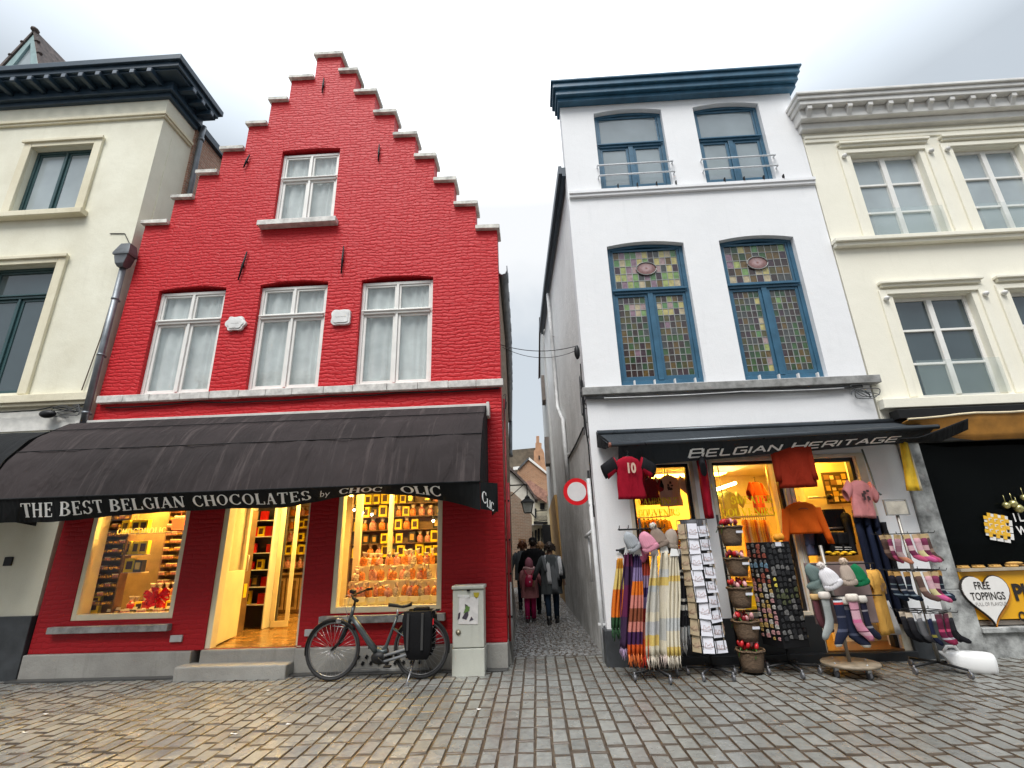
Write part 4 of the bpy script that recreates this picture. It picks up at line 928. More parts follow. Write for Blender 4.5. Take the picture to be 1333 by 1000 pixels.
m = MB(); m.box(-7.62, -.66, 7.60, 7.70, 3.785, 3.835); m.box(-.70, -.655, 7.50, 7.7, 3.60, 3.83); m.build('trim_strip', mat('pale trim strip', (.62, .60, .56), .5), ra, bevel=.005)
m = MB(); m.box(-7.55, -.70, 7.55, 7.69, 3.70, 3.782); m.build('cassette', IRON, ra)
m = MB()
for x in (AX0 + .02, AX1 - .02):
    for y, z in ((7.14, 3.53), (6.74, 3.12), (6.44, 2.43)): m.tube([(x, 7.66, 2.6), (x, y, z)], .012, 6)
m.build('rib', IRON, ra)
# left neighbour's awning
la = thing('awning', 'plain black awning half hidden behind the basket awning on the left', 'awning', (-9.8, 7.0, 2.2))
m = MB(); LP = [(7.66, 3.66), (7.35, 3.60), (7.05, 3.40), (6.80, 3.05), (6.66, 2.62), (6.62, 2.28)]
def lx(k): return -7.86 + .10 * k - .02 * k * k
m.sheet([[Vector((-13.2 + (lx(k) + 13.2) * i / 30, y + .012 * math.sin(i * 1.3 + k), z)) for i in range(31)] for k, (y, z) in enumerate(LP)]); m.build('canopy', BLK, la, recalc=False)
m = MB(); vs = [(-7.9, 7.68, 2.15)] + [(lx(k), y, z) for k, (y, z) in enumerate(LP)]; m.add(vs, [(0, i, i + 1) for i in range(1, len(vs) - 1)])
m.sheet([[Vector((-13.2 + 5.75 * i / 30, 6.60 + .02 * math.sin(i), 2.28 - .16 * k / 2)) for i in range(31)] for k in range(3)]); m.build('valance', BLK, la, recalc=False)
# white house awning
wa = thing('awning', 'narrow dark grey retractable awning lettered in white over the souvenir shop', 'awning', (3.4, 7.3, 2.9))
GRA = fabric('dark grey awning cloth', (.030, .036, .042), (.022, .027, .032), (.045, .05, .056))
b0, b1 = at(793, 579, 7.0), at(1219, 557, 7.0); t0, t1 = Vector((1.04, 7.66, 3.27)), Vector((5.90, 7.66, 3.27))
b0 = Vector((1.14, 7.02, 2.955)); b1 = Vector((5.72, 7.02, 3.03))
m = MB(); m.sheet([[t0.lerp(t1, i / 20).lerp(b0.lerp(b1, i / 20), k / 6) + Vector((0, 0, -.02 * math.sin(math.pi * k / 6))) for i in range(21)] for k in range(7)]); m.build('canopy', GRA, wa, recalc=False)
m = MB(); m.tube([b0 + Vector((-.02, -.02, .0)), b1 + Vector((.02, -.02, 0))], .034, 10); m.tube([t0 + Vector((0, -.02, 0)), t1 + Vector((0, -.02, 0))], .05, 10); m.build('front_bar', mat('dark grey metal', (.06, .07, .08), .3, .5), wa)
m = MB(); m.tube([b0 + Vector((-.035, -.02, .0)), b0 + Vector((.0, -.02, 0))], .036, 10); m.build('bar_end', mat('worn copper brown end cap', (.22, .08, .05), .5), wa)
def val2(x, y, off=0):
    u = (x - b0.x) / (b1.x - b0.x); s = 1 - y; z0 = b0.z + (b1.z - b0.z) * u - .03; h = .28 - .165 * u
    return Vector((x, 7.0 + .30 * s * (.5 + .5 * u) + .012 * math.sin(x * 5) * s - off, z0 - h * s - off * .4))
xa, xb = b0.x + .10, b1.x - .05
m = MB(); m.sheet([[val2(xa + (xb - xa) * i / 60, 1 - k / 6) for i in range(61)] for k in range(7)]); m.build('valance', GRA, wa, recalc=False)
m = MB(); xl = at(897, 588, 7.1).x; xr = at(1168, 575, 7.1).x; L0 = text_len('BELGIAN HERITAGE', _sq, .17, .2, 1.0)
f = lambda x, y: val2(xl + x, .20 + y * .70 / .30, .006)
stroke_text(m, 'BELGIAN HERITAGE', _sq, .16, f, gap=.22, xs=(xr - xl) / L0 * 1.0 * .17 / .16, slant=.15, caps={0: 1.15, 8: 1.15})
m.build('lettering', WLET, wa, recalc=False)
m = MB(); m.sheet([[t0 + Vector((-.01, -.0, .03)), t0 + Vector((-.01, 0, -.22))], [b0 + Vector((-.02, .25, .14)), b0 + Vector((-.04, .3, .0))], [b0 + Vector((-.0, .03, .03)), b0 + Vector((.0, .03, -.02))]], 0, False); m.build('end_panel', BLK, wa, recalc=False)
# flapping end at right
m = MB(); e0 = at(1180, 574, 7.0); g = []
for i in range(13):
    u = i / 12; px = 1172 + 88 * u
    top = 571 - 4 * u if u < .3 else 569 - 24 * ((u - .3) / .7) ** 1.0; bot = 574 + 2 * math.sin(u * 3.1) if u < .6 else 575 - 16 * (u - .6) / .4
    g.append([at(px, top + (bot - top) * k / 5, 6.98 - .06 * math.sin(u * 3) + .02 * k) for k in range(6)])
m.sheet(g); m.build('loose_flap', BLK, wa, thick=.01, recalc=False)
m = MB(); m.tube([at(1122, 585, 7.55), at(1133, 615, 7.5), at(1141, 640, 7.45), at(1147, 644, 7.45)], .014, 6); m.build('folding_arm', mat('grey green metal', (.20, .22, .19), .5), wa)
# waffle shop awning : mustard roll under a cream edge
ya = thing('awning', 'rolled mustard awning with cream edge over the waffle shop', 'awning', (8.5, 7.4, 3.2))
MUS = mat('mustard awning cloth', (.46, .21, .035), .7, vs=4, var=.2)
p0, p1 = at(1180, 548, 7.45), at(1333, 532, 7.45); XR = 13
m = MB(); g = []
for i in range(31):
    u = i / 30; x = 5.62 + (XR - 5.62) * u; d = min(1, (x - 5.62) / .9); zt_ = 3.22 + .06 * d; zb_ = 3.20 - .30 * d ** .7
    g.append([Vector((x, 7.35 + .12 * k / 4 + .015 * math.sin(x * 7) * (k / 4), zt_ + (zb_ - zt_) * k / 4)) for k in range(5)])
m.sheet(g); m.build('canopy', MUS, ya, thick=.012, recalc=False)
m = MB(); m.tube([(x, 7.34, 3.225 + .055 * min(1, (x - 5.62) / .9) + .006 * math.sin(x * 6)) for x in [5.62 + .25 * i for i in range(30)]], .017, 6); m.build('edge_band', mat('cream edge cloth', (.66, .56, .38), .7), ya)
m = MB(); m.box(5.6, 13, 7.46, 7.66, 3.27, 3.42); m.build('cassette', IRON, ya, bevel=.01)
m = MB(); q0, q1, q2, q3 = at(1171, 574, 7.3), at(1182, 574, 7.3), at(1184, 639, 7.3), at(1198, 640, 7.3)
g = []
for k in range(9):
    t = k / 8; px0 = 1171 + (1180 - 1171) * t ** 1.6 + 1.5 * math.sin(t * 3); px1 = 1181 + 17 * t; py = 574 + 65 * t
    g.append([at(px0 + (px1 - px0) * j / 5, py, 7.3 + .03 * math.sin(j * 1.5 + k * .3)) for j in range(6)])
m.sheet(g); m.build('hanging_side_flap', mat('yellow side cloth', (.88, .56, .03), .7, vs=5, var=.15), ya, thick=.008, recalc=False)
m = MB(); m.sheet([[at(1181 + 17 * k / 8 + j * (.3 + 3.2 * k / 8) / 2, 574 + 65 * k / 8, 7.315) for j in range(3)] for k in range(9)]); m.build('flap_edge', mat('cream edge cloth', (0, 0, 0)), ya, thick=.008, recalc=False)

# ================================================================== WAFFLE SHOP COUNTER
wc = thing('waffle_counter', 'yellow waffle shop counter front with dark glazing above', 'counter', (9, 7.7, .4))
YEL = mat('yellow counter panel', (.80, .40, .012), .4, vs=2, var=.05)
m = MB(); m.box(5.93, 13, 7.66, 7.72, .46, 1.075); m.build('front_panel', YEL, wc, bevel=.004)
m = MB(); m.box(5.93, 13, 7.60, 7.8, 1.08, 1.12); m.build('counter_top', mat('pale worktop', (.42, .36, .27), .4), wc, bevel=.004)
m = MB(); m.box(5.95, 13, 7.74, 7.76, 1.12, 2.93); m.build('window', glass('near black shop glass', (.004, .005, .005), .9, 1.12), wc)
def px_text(mb, txt, px, py, Y, h, ang=0, xs=1.0, bold=0.0, align='CENTER', space=1.0):
    p = at(px, py, Y); flat_text(mb, txt, p.x, Y, p.z, h, 0, xs, align, 0, bold, ang, None, space)
m = MB(); px_text(m, 'PI', 1322, 781, 7.65, .20, 0, .85, .012, 'LEFT'); px_text(m, 'O', 1328, 809, 7.65, .12, 0, .8, .006, 'LEFT'); m.build('lettering', mat('black lettering', (.02, .015, .012), .5), wc)
# heart sign
hc = at(1285, 776, 7.60); HS = .325
def heart(cx, cz, s, n=40):
    o = []
    for i in range(n):
        t = 2 * math.pi * i / n; o.append((cx + s * (16 * math.sin(t) ** 3) / 16, cz + s * 1.02 * (13 * math.cos(t) - 5 * math.cos(2 * t) - 2 * math.cos(3 * t) - math.cos(4 * t)) / 15))
    return o
hs = thing('heart_sign', 'white heart shaped sign reading free toppings on the yellow counter', 'sign', (hc.x, 7.6, .5))
m = MB(); m.prism(heart(hc.x + .035, hc.z - .03, HS), [], 7.63, 7.66); m.build('shadow_board', mat('orange board', (.75, .28, .02), .5), hs)
m = MB(); m.prism(heart(hc.x, hc.z, HS * 1.0), [], 7.60, 7.629); m.build('border', mat('black lettering', (0, 0, 0)), hs)
m = MB(); m.prism(heart(hc.x, hc.z + .003, HS * .95), [], 7.590, 7.5995); m.build('board', mat('white sign board', (.78, .76, .73), .5, var=.04), hs)
m = MB(); flat_text(m, 'FREE', hc.x - .04, 7.586, hc.z + .09, .095, 0, .76, 'CENTER', 0, .002); flat_text(m, 'TOPPINGS', hc.x + .0, 7.586, hc.z - .045, .095, 0, .72, 'CENTER', 0, .002); m.build('lettering', mat('black lettering', (0, 0, 0)), hs)
m = MB(); flat_text(m, 'FULL OF FLAVOUR', hc.x + .015, 7.586, hc.z - .12, .045, 0, .78); m.build('small_lettering', mat('grey lettering', (.30, .28, .27), .6), hs)
# waffle sign on the glass
ws = thing('waffle_sign', 'waffle shaped sticker in yellow with white outline beside white lettering', 'sign', (at(1298, 690, 7.7).x, 7.7, 1.5))
c = at(1298, 686, 7.72); a = R(-12); ca, sa = math.cos(a), math.sin(a)
def waffle(mb, cx, cz, s, yy, grow, mi=0):
    def T(x, z): return (cx + (x * ca - z * sa) * s, cz + (x * sa + z * ca) * s)
    def blk(x0, x1, z0, z1): mb.prism([T(x0 - grow, z0 - grow), T(x1 + grow, z0 - grow), T(x1 + grow, z1 + grow), T(x0 - grow, z1 + grow)], [], yy, yy + .003, mi)
    blk(-.8, .8, -.8, .8)
    for k in (-.62, -.0, .62):
        for b in ((k - .17, k + .17, .8, 1.12), (k - .17, k + .17, -1.12, -.8), (.8, 1.12, k - .17, k + .17), (-1.12, -.8, k - .17, k + .17)): blk(*b)
m = MB(); waffle(m, c.x + .015, c.z - .015, .155, 7.712, .10); m.build('outline', mat('white sign board', (0, 0, 0)), ws)
m = MB(); waffle(m, c.x - .01, c.z + .012, .155, 7.705, -.01); m.build('waffle', mat('waffle yellow', (.82, .46, .03), .5, var=.06), ws)
m = MB()
for i in range(3):
    for j in range(3):
        x, z = -.5 + .5 * i, .5 - .5 * j; X = c.x - .01 + (x * ca - z * sa) * .155; Z = c.z + .012 + (x * sa + z * ca) * .155
        m.box(X - .028, X + .018, 7.700, 7.704, Z + .012, Z + .022); m.box(X - .028, X - .018, 7.7005, 7.7045, Z - .015, Z + .012)
m.build('waffle_mark', mat('white sign board', (0, 0, 0)), ws)
m = MB(); px_text(m, 'I L', 1321, 679, 7.70, .115, 0, .8, .004, 'LEFT'); px_text(m, 'W', 1326, 696, 7.70, .115, 0, .8, .004, 'LEFT'); m.build('lettering', mat('white sign board', (0, 0, 0)), ws)
BRS = mat('pale brass', (.55, .50, .22), .25, .7)
for i, (x, y, r) in enumerate(((1310, 658, .048), (1319, 656, .055), (1326, 662, .062), (1333, 648, .045))):
    q = at(x, y, 7.68); m = MB(); m.ball(q, r, 14, 10); m.tube([q + Vector((0, 0, r * .8)), q + Vector((0, .0, r + .10))], .004, 4)
    tag(m.build('pendant_ball', BRS), ('left small', 'middle', 'lower larger', 'upper right')[i] + ' brass ball hanging above the waffle sign lettering', 'ornament', 'brass balls in the waffle shop window')
for i, px in enumerate((1256, 1276, 1298, 1320)):
    q = at(px, 745, 7.66); m = MB(); m.ball((q.x, 7.66, 1.135), (.09, .05, .022), 12, 6)
    for k in range(3): m.box(q.x - .06 + k * .045, q.x - .045 + k * .045, 7.62, 7.70, 1.15, 1.162)
    tag(m.build('waffle', mat('baked waffle', (.62, .36, .10), .7)), 'golden waffle lying on the yellow counter top, ' + ('leftmost', 'above the left lobe of the heart', 'above the right lobe of the heart', 'at the right edge')[i], 'waffle', 'waffles along the counter')
q = at(1322, 733, 7.66); m = MB(); m.ball((q.x, 7.68, q.z), (.12, .05, .02), 12, 6); m.tube([(q.x - .1, 7.68, q.z), (q.x + .45, 7.68, q.z - .08)], .01, 6); tag(m.build('waffle_on_stick', mat('baked waffle', (0, 0, 0))), 'pale waffle on a stick behind the counter glass', 'waffle')
# umbrella seen dimly inside
q = at(1272, 692, 8.2); m = MB(); m.lathe([(.02, .14), (.2, .11), (.38, .02), (.48, -.10), (.46, -.10), (.02, .10)], q, 12); m.tube([q + Vector((0, 0, .16)), q + Vector((0, 0, -.6))], .01, 6)
tag(m.build('umbrella', mat('dark grey umbrella cloth', (.05, .055, .055), .6)), 'dark umbrella dimly seen behind the waffle shop glass', 'umbrella')
# ================================================================== PIPES, CABLES, SIGNS
dp = thing('downpipe', 'grey zinc downpipe with square hopper between cream and red houses', 'downpipe', (-7.45, 7.6, 3.7))
m = MB(); m.tube([(-7.47, 7.60, 6.75), (-7.47, 7.60, 3.66)], .052, 12); m.build('pipe', ZINC, dp)
m = MB()
for z in (6.1, 5.0, 3.95): m.tube([(-7.47, 7.6, z), (-7.47, 7.6, z + .035)], .06, 12); m.box(-7.49, -7.45, 7.6, 7.7, z, z + .03)
m.build('pipe_bracket', ZINC, dp)
m = MB(); c0 = Vector((-7.45, 7.56, 6.72))
def sq(cx, cy, z, r, ry=None): ry = ry or r; return [Vector((cx - r, cy - ry, z)), Vector((cx + r, cy - ry, z)), Vector((cx + r, cy + ry, z)), Vector((cx - r, cy + ry, z))]
m.loft([sq(c0.x, c0.y, 6.74, .055), sq(c0.x, c0.y, 6.80, .085), sq(c0.x, c0.y, 6.92, .12, .09), sq(c0.x, c0.y, 6.97, .125, .095), sq(c0.x, c0.y, 6.98, .155, .11), sq(c0.x, c0.y, 7.02, .155, .11), sq(c0.x + .03, c0.y, 7.22, .09, .08)], 0, False)
m.build('hopper', mat('dark weathered zinc', (.13, .14, .15), .5, .5, vs=5, var=.3), dp, bevel=.005)
dp2 = thing('downpipe', 'zinc downpipe running down the brick side wall under the dark cornice', 'downpipe', (-7.38, 8.5, 7.5))
m = MB(); m.tube([(-7.36, 8.62, 11.2), (-7.38, 8.62, 11.0), (-7.38, 8.66, 7.2)], .055, 12); m.build('pipe', ZINC, dp2)
m = MB(); m.tube([(-7.37, 8.62, 10.78), (-7.37, 8.62, 10.86)], .068, 12); m.build('pipe_collar', ZINC, dp2)
gt = thing('gutter', 'dark zinc gutter along the alley side of the red house', 'gutter', (-.45, 9.5, 6.4))
m = MB(); g = []
def lbx(y):
    for (xa_, ya_), (xb_, yb_) in zip(LB, LB[1:]):
        if y <= yb_: return xa_ + (xb_ - xa_) * (y - ya_) / (yb_ - ya_)
    return LB[-1][0]
YS = [7.98, 8.6, 9.3, 10, 10.8, 11.6, 12.4, 13.2, 14, 15.4, 16.8, 18, 19.4]
for y in YS: xx = lbx(max(8, y)); g.append([Vector((xx + .15, y, 6.62)), Vector((xx + .155, y, 6.52)), Vector((xx + .12, y, 6.45)), Vector((xx + .05, y, 6.43)), Vector((xx - .01, y, 6.47))])
m.sheet(g); m.build('trough', ZINC, gt, thick=.02)
m = MB(); m.tube([(lbx(19.2) + .10, 19.2, 6.45), (lbx(19.2) + .06, 19.2, 5.2), (lbx(19.2) + .08, 19.1, 5.0)], .07, 10); m.build('outlet_pipe', ZINC, gt)
for i in range(10):
    y = 8.3 + i * .75; m = MB(); m.box(lbx(y) + .155, lbx(y) + .172, y - .015, y + .015, 6.44, 6.65); m.build('gutter_strap', ZINC, gt)
# red corner pipe
rp = thing('corner_pipe', 'thin red painted pipe at the alley corner of the red house', 'pipe', (-.44, 8.1, 0))
m = MB(); m.tube([(-.42, 8.06, 2.6), (-.43, 8.06, 1.1)], .028, 8); m.tube([(-.44, 7.96, 4.0), (-.44, 7.96, .3)], .018, 6); m.build('pipe', mat('red pipe paint', (.42, .03, .035), .5, vs=8, var=.3), rp)
m = MB(); m.tube([(-.43, 8.06, 1.1), (-.43, 8.06, -.02)], .027, 8); m.build('lower_pipe', mat('grey pipe', (.30, .30, .29), .5), rp)
m = MB()
for z in (2.3, 1.7, 1.2, .6): m.box(-.47, -.40, 8.03, 8.09, z, z + .03)
m.build('pipe_clip', IRON, rp)
def pipe(name, label, cat, pts, r, mt, clips=()):
    m = MB(); m.tube(pts, r, 8)
    if clips:
        th = thing(name, label, cat, pts[-1]); m.build('pipe', mt, th)
        for c in clips: q = MB(); q.cbox(c, (.10, .06, .03)); q.build('pipe_clip', mt, th)
        return th
    return tag(m.build(name, mt), label, cat)
WPIPE = mat('white pipe paint', (.62, .63, .63), .5, vs=4, var=.2)
pipe('downpipe', 'white painted downpipe at the corner of the white house beside the alley', 'pipe', [(.88, 7.90, 2.6), (.90, 7.90, .9), (.91, 7.90, -.02)], .035, WPIPE, [(.90, 7.9, 2.2), (.90, 7.9, .5)])
def sidex(y, z):
    b = [(7.98, .97, .92), (9.6, .93, .84), (12.4, .87, .70), (15.4, .78, .58)]
    for (y0, a0, c0_), (y1, a1, c1_) in zip(b, b[1:]):
        if y <= y1: u = (y - y0) / (y1 - y0); a_ = a0 + (a1 - a0) * u; c_ = c0_ + (c1_ - c0_) * u; return a_ + (c_ - a_) * z / 8.4
    return .6
pipe('downpipe', 'pale downpipe running down the grey alley wall of the white house', 'pipe', [(sidex(12.2, z) - .07, 12.2, z) for z in (8.3, 7, 6, 5.0)] + [(sidex(11.2, z) - .07, 11.2 - (4.4 - z) * .0, z) for z in (4.4, 3.6, 2.9)], .05, WPIPE, [(sidex(12.2, 7) - .05, 12.2, 7), (sidex(11.2, 3.6) - .05, 11.2, 3.6)])
def cable(label, pts, r=.011, mt=None, sag=0, n=10, name='cable'):
    P = []
    for a, b in zip(pts, pts[1:]):
        a, b = Vector(a), Vector(b)
        for i in range(n): t = i / n; P.append(a.lerp(b, t) - Vector((0, 0, sag * 4 * t * (1 - t))))
    P.append(Vector(pts[-1])); m = MB(); m.tube(P, r, 5); return tag(m.build(name, mt or IRON), label, 'cable')
cable('thin black cable crossing the alley sky between the red and white houses', [at(652, 449, 7.95), at(752, 450, 7.80)], .007, sag=.11, n=24)
cable('second thin cable sagging across the alley below the first', [at(654, 452, 8.0), at(751, 456, 7.85)], .005, sag=.17, n=24)
cable('bundle of dark cables running under the grey sill of the white house', [(.90, 7.64, 3.86), (2.6, 7.64, 3.85), (4.2, 7.64, 3.87), (5.3, 7.64, 3.86)], .022, mat('dark cable', (.08, .085, .09), .6), sag=.01)
cable('pale cable under the grey sill of the white house', [(1.2, 7.61, 3.84), (3.4, 7.61, 3.85), (5.0, 7.62, 3.84)], .010, WPIPE, sag=.012)
cable('dark cable drooping under the white belt course of the red house', [(-7.2, 7.66, 4.06), (-5.6, 7.66, 4.10), (-4.6, 7.66, 4.06), (-3.3, 7.66, 4.09), (-2.2, 7.66, 4.10), (-.5, 7.66, 4.10)], .012, sag=.02)
def tangle(label, c, w, h, n, seed, r=.006):
    rr_ = random.Random(seed); pts = []
    for i in range(n): pts.append(Vector((c[0] + rr_.uniform(-w, w), c[1] + rr_.uniform(-.03, .03), c[2] + rr_.uniform(-h, h))))
    P = []
    for i in range(1, n - 2):
        for k in range(8):
            t = k / 8; a, b, d, e = pts[i - 1], pts[i], pts[i + 1], pts[i + 2]
            P.append(.5 * ((2 * b) + (-a + d) * t + (2 * a - 5 * b + 4 * d - e) * t * t + (-a + 3 * b - 3 * d + e) * t ** 3))
    m = MB(); m.tube(P, r, 5); return tag(m.build('cable_tangle', mat('dark cable', (0, 0, 0))), label, 'cable')
tangle('tangle of black cables beside the zinc downpipe above the left awning', (-7.85, 7.62, 4.02), .32, .12, 22, 3, .007)
tangle('looped cables at the right end of the white house sill', (5.30, 7.60, 3.76), .22, .12, 18, 5, .007)
tangle('cluster of black cables at the alley corner of the white house', (.89, 7.78, 3.75), .05, .55, 22, 8, .008)
tangle('few thin cables hanging by the corner of the red house', (-.42, 7.95, 3.9), .03, .35, 10, 9, .006)
cable('black cable running down the corner of the white house to the sign', [(.88, 7.74, 4.5), (.86, 7.72, 3.6), (.90, 7.72, 3.1), (.90, 7.74, 2.0)], .012)
cable('black cable slanting down the grey alley wall', [(sidex(8.4, 3.5) - .02, 8.4, 3.55), (sidex(9.6, 3.3) - .02, 9.6, 3.5), (sidex(12, 3.4) - .02, 12, 3.5)], .016)
cable('loose black cables on the cream wall above the left awning', [(-9.4, 7.6, 4.08), (-8.6, 7.6, 4.05), (-8.1, 7.6, 4.1), (-7.6, 7.6, 4.0)], .012, sag=.02)
cable('thin wire stapled along the cream wall above the hopper', [(-8.0, 7.69, 7.62), (-7.7, 7.69, 7.60), (-7.50, 7.67, 7.3)], .008)
cable('brown cable running down beside the zinc downpipe', [(-7.58, 7.67, 6.6), (-7.62, 7.67, 5.4), (-7.72, 7.67, 4.4)], .010, mat('brown cable', (.10, .07, .05), .6))
m = MB(); m.ball((0, 0, 0), (.05, .05, .13), 8, 6); q = m.build('cable_joint', BLACKP); q.location = at(752, 468, 7.75); tag(q, 'black cable joint hanging at the corner of the white house', 'cable joint')
m = MB(); c = at(62, 539, 7.55); m.ball(c, (.14, .07, .07), 12, 8); m.tube([c, c + Vector((0, .1, .05))], .03, 8); tag(m.build('floodlight', BLACKP), 'small dark floodlight on the cream wall above the left awning', 'lamp')
m = MB(); c = at(11, 731, 7.69); m.cbox(c, (.13, .03, .13)); tag(m.build('wall_vent', BLACKP, bevel=.005), 'small square black vent in the cream wall at far left', 'vent')
# alley entrance conduit bracket
m = MB(); c = Vector((.87, 8.3, 0)); m.tube([(.85, 8.3, 1.75), (.85, 8.3, 1.05)], .02, 6); m.tube([(.80, 8.3, 1.72), (.88, 8.1, 1.80)], .03, 6); tag(m.build('conduit', WPIPE), 'short white conduit on the grey wall below the round sign', 'conduit')
# no-entry road sign
sc_ = Vector((.69, 8.05, 2.42)); sn = thing('road_sign', 'round white road sign with thick red border at the alley mouth', 'road sign', sc_)
MS = Matrix.Translation(sc_) @ Matrix.Rotation(R(90), 4, 'X')
m = MB(); m.lathe([(0, -.004), (.215, -.004), (.215, .004), (0, .004)], (0, 0, 0), 40, 0, MS); m.s = [False] * len(m.s); m.build('rim', mat('red sign enamel', (.62, .008, .015), .35, var=.05), sn)
m = MB(); m.lathe([(0, .0042), (.152, .0042), (.152, .007), (0, .007)], (0, 0, 0), 40, 0, MS); m.s = [False] * len(m.s); m.build('face', mat('white sign enamel', (.66, .64, .64), .4, var=.05), sn)
m = MB(); m.tube([sc_ + Vector((0, .015, .08)), sc_ + Vector((.23, .015, .08))], .015, 6); m.tube([sc_ + Vector((0, .015, -.08)), sc_ + Vector((.23, .015, -.08))], .015, 6); m.tube([(.90, 8.05, 2.75), (.90, 8.05, 2.10)], .02, 6); m.build('bracket', IRON, sn)
# electric cabinet
cb = thing('utility_cabinet', 'pale grey street cabinet with torn poster in front of the red house', 'cabinet', (-.97, 7.5, 0))
CAB = stucco('grubby cabinet grey', (.56, .57, .50), (.44, .45, .40), streak=.5, bump=.001, drip=(.25, .25, .20), rough=.5)
m = MB(); m.box(-1.195, -.755, 7.32, 7.60, -.02, .325); m.build('base', CAB, cb, bevel=.008)
m = MB(); m.box(-1.19, -.76, 7.325, 7.60, .335, 1.06); m.build('body', CAB, cb, bevel=.010)
m = MB(); m.box(-1.205, -.745, 7.30, 7.61, 1.065, 1.115); m.build('lid', CAB, cb, bevel=.015)
m = MB(); m.prism([(-1.11, .63), (-.84, .62), (-.83, .95), (-.90, .965), (-1.0, .955), (-1.10, .965)], [], 7.318, 7.324); m.build('poster', mat('torn white paper', (.66, .64, .62), .7, vs=14, var=.1), cb)
m = MB()
for pts in ([(-1.06, .70), (-1.0, .68), (-.97, .74), (-.98, .86), (-1.02, .88), (-1.01, .78)], [(-.96, .66), (-.90, .68), (-.93, .72)], [(-1.12, .68), (-1.09, .70), (-1.08, .78), (-1.11, .76)]): m.prism(pts, [], 7.314, 7.3175)
m.build('poster_print', mat('dark ink', (.05, .04, .06), .6), cb)
m = MB(); m.prism([(-1.04, .76), (-.96, .79), (-.95, .84), (-1.0, .86)], [], 7.311, 7.3135); m.build('poster_print', mat('green ink', (.12, .22, .05), .6), cb)
for pts, cc in (([(-.90, 1.02), (-.82, 1.02), (-.83, .97), (-.86, .94), (-.89, .97)], (.45, .36, .02)), ([(-1.12, 1.0), (-.96, .99), (-.95, .95), (-1.12, .97)], (.7, .7, .68)), ):
    m = MB(); m.prism(pts, [], 7.318, 7.324); m.build('sticker', mat('sticker ' + str(cc[0]), cc, .5), cb)
m = MB(); m.lathe([(.035, 0), (.035, .01), (0, .01)], (0, 0, 0), 16, 0, Matrix.Translation((-1.11, 7.322, .53)) @ Matrix.Rotation(R(90), 4, 'X')); m.build('lock', mat('old brass', (.25, .22, .15), .4, .5), cb)
m = MB(); m.box(-.99, -.95, 7.30, 7.33, 1.04, 1.06); m.build('handle', IRON, cb)
# pennant-like small sign on stone pier
# ================================================================== BICYCLE
BY = 7.22
bk = thing('bicycle', 'dark grey step-through electric bicycle with black panniers leaning before the red house', 'bicycle', (-2.2, BY, 0))
BFR = mat('dark grey bike paint', (.075, .09, .095), .3, .4, vs=3, var=.1); TYRE = mat('black tyre rubber', (.018, .018, .019), .7); RIM = mat('dark rim alloy', (.20, .20, .20), .35, .7)
def bp(px, py, dy=0): p = at(px, py, BY); p.y += dy; return p
hubs = [Vector((-2.79, BY, .375)), Vector((-1.59, BY, .375))]
for hi, h in enumerate(hubs):
    m = MB(); n = 40; Rr = .352
    m.tube([h + Vector((Rr * math.cos(2 * math.pi * i / n), 0, Rr * math.sin(2 * math.pi * i / n))) for i in range(n + 1)], .022, 8, cap=False); wl_ = m.build('wheel', TYRE, bk)
    m = MB(); m.tube([h + Vector(((Rr - .03) * math.cos(2 * math.pi * i / n), 0, (Rr - .03) * math.sin(2 * math.pi * i / n))) for i in range(n + 1)], .011, 6, cap=False)
    m.build('rim', RIM, wl_); m = MB()
    for i in range(32):
        a = 2 * math.pi * i / 32; b = a + (.5 if i % 2 else -.5); s = .03 if i % 4 < 2 else -.03
        m.tube([h + Vector((.03 * math.cos(b), s, .03 * math.sin(b))), h + Vector(((Rr - .03) * math.cos(a), 0, (Rr - .03) * math.sin(a)))], .0016, 4)
    m.build('spokes', STEEL, wl_); m = MB(); m.tube([h + Vector((0, -.055, 0)), h + Vector((0, .055, 0))], [.02, .02], 10); m.build('hub', RIM, wl_)
    m = MB(); a0, a1 = (R(40), R(190)) if hi == 0 else (R(-12), R(150))
    q = []
    for i in range(23):
        a = a0 + (a1 - a0) * i / 22; q.append([h + Vector(((.385 - .01 * abs(k)) * math.cos(a), k * .018, (.385 - .01 * abs(k)) * math.sin(a))) for k in (-2, -1, 0, 1, 2)])
    m.sheet(q); m.build('mudguard', BLACKP, bk, thick=.004)
m = MB(); head_t, head_b = bp(461, 789), bp(455, 810); bb = bp(494, 855); st = bp(517, 803)
m.tube([head_t, head_b], .024, 10)
m.tube([bp(459, 803), bp(470, 820), bp(482, 838), bp(490, 848)], [.034, .038, .042, .045], 12)
m.tube([bp(488, 845), bp(498, 849), bp(505, 846)], .035, 10)
m.tube([bb, bp(503, 841), bp(510, 822), st], [.03, .025, .02, .019], 10)
for s in (-.05, .05): m.tube([bb + Vector((0, s * .6, -.0)), hubs[1] + Vector((0, s, 0))], .014, 8); m.tube([bp(512, 818) + Vector((0, s * .5, 0)), hubs[1] + Vector((0, s, 0))], .010, 8)
m.build('frame', BFR, bk)
m = MB(); fc = bp(452, 814)
m.tube([fc + Vector((0, -.05, 0)), fc + Vector((0, .05, 0))], .022, 8)
for s in (-.05, .05): m.tube([fc + Vector((0, s, 0)), bp(443, 836) + Vector((0, s, 0)), hubs[0] + Vector((0, s, 0))], [.020, .018, .012], 8)
m.build('fork', IRON, bk)
m = MB(); c = bb + Vector((.0, 0, -.01)); m.ball(c, (.115, .07, .085), 16, 10); m.ball(c + Vector((.07, 0, -.01)), (.09, .06, .07), 12, 8); m.build('motor', BLACKP, bk)
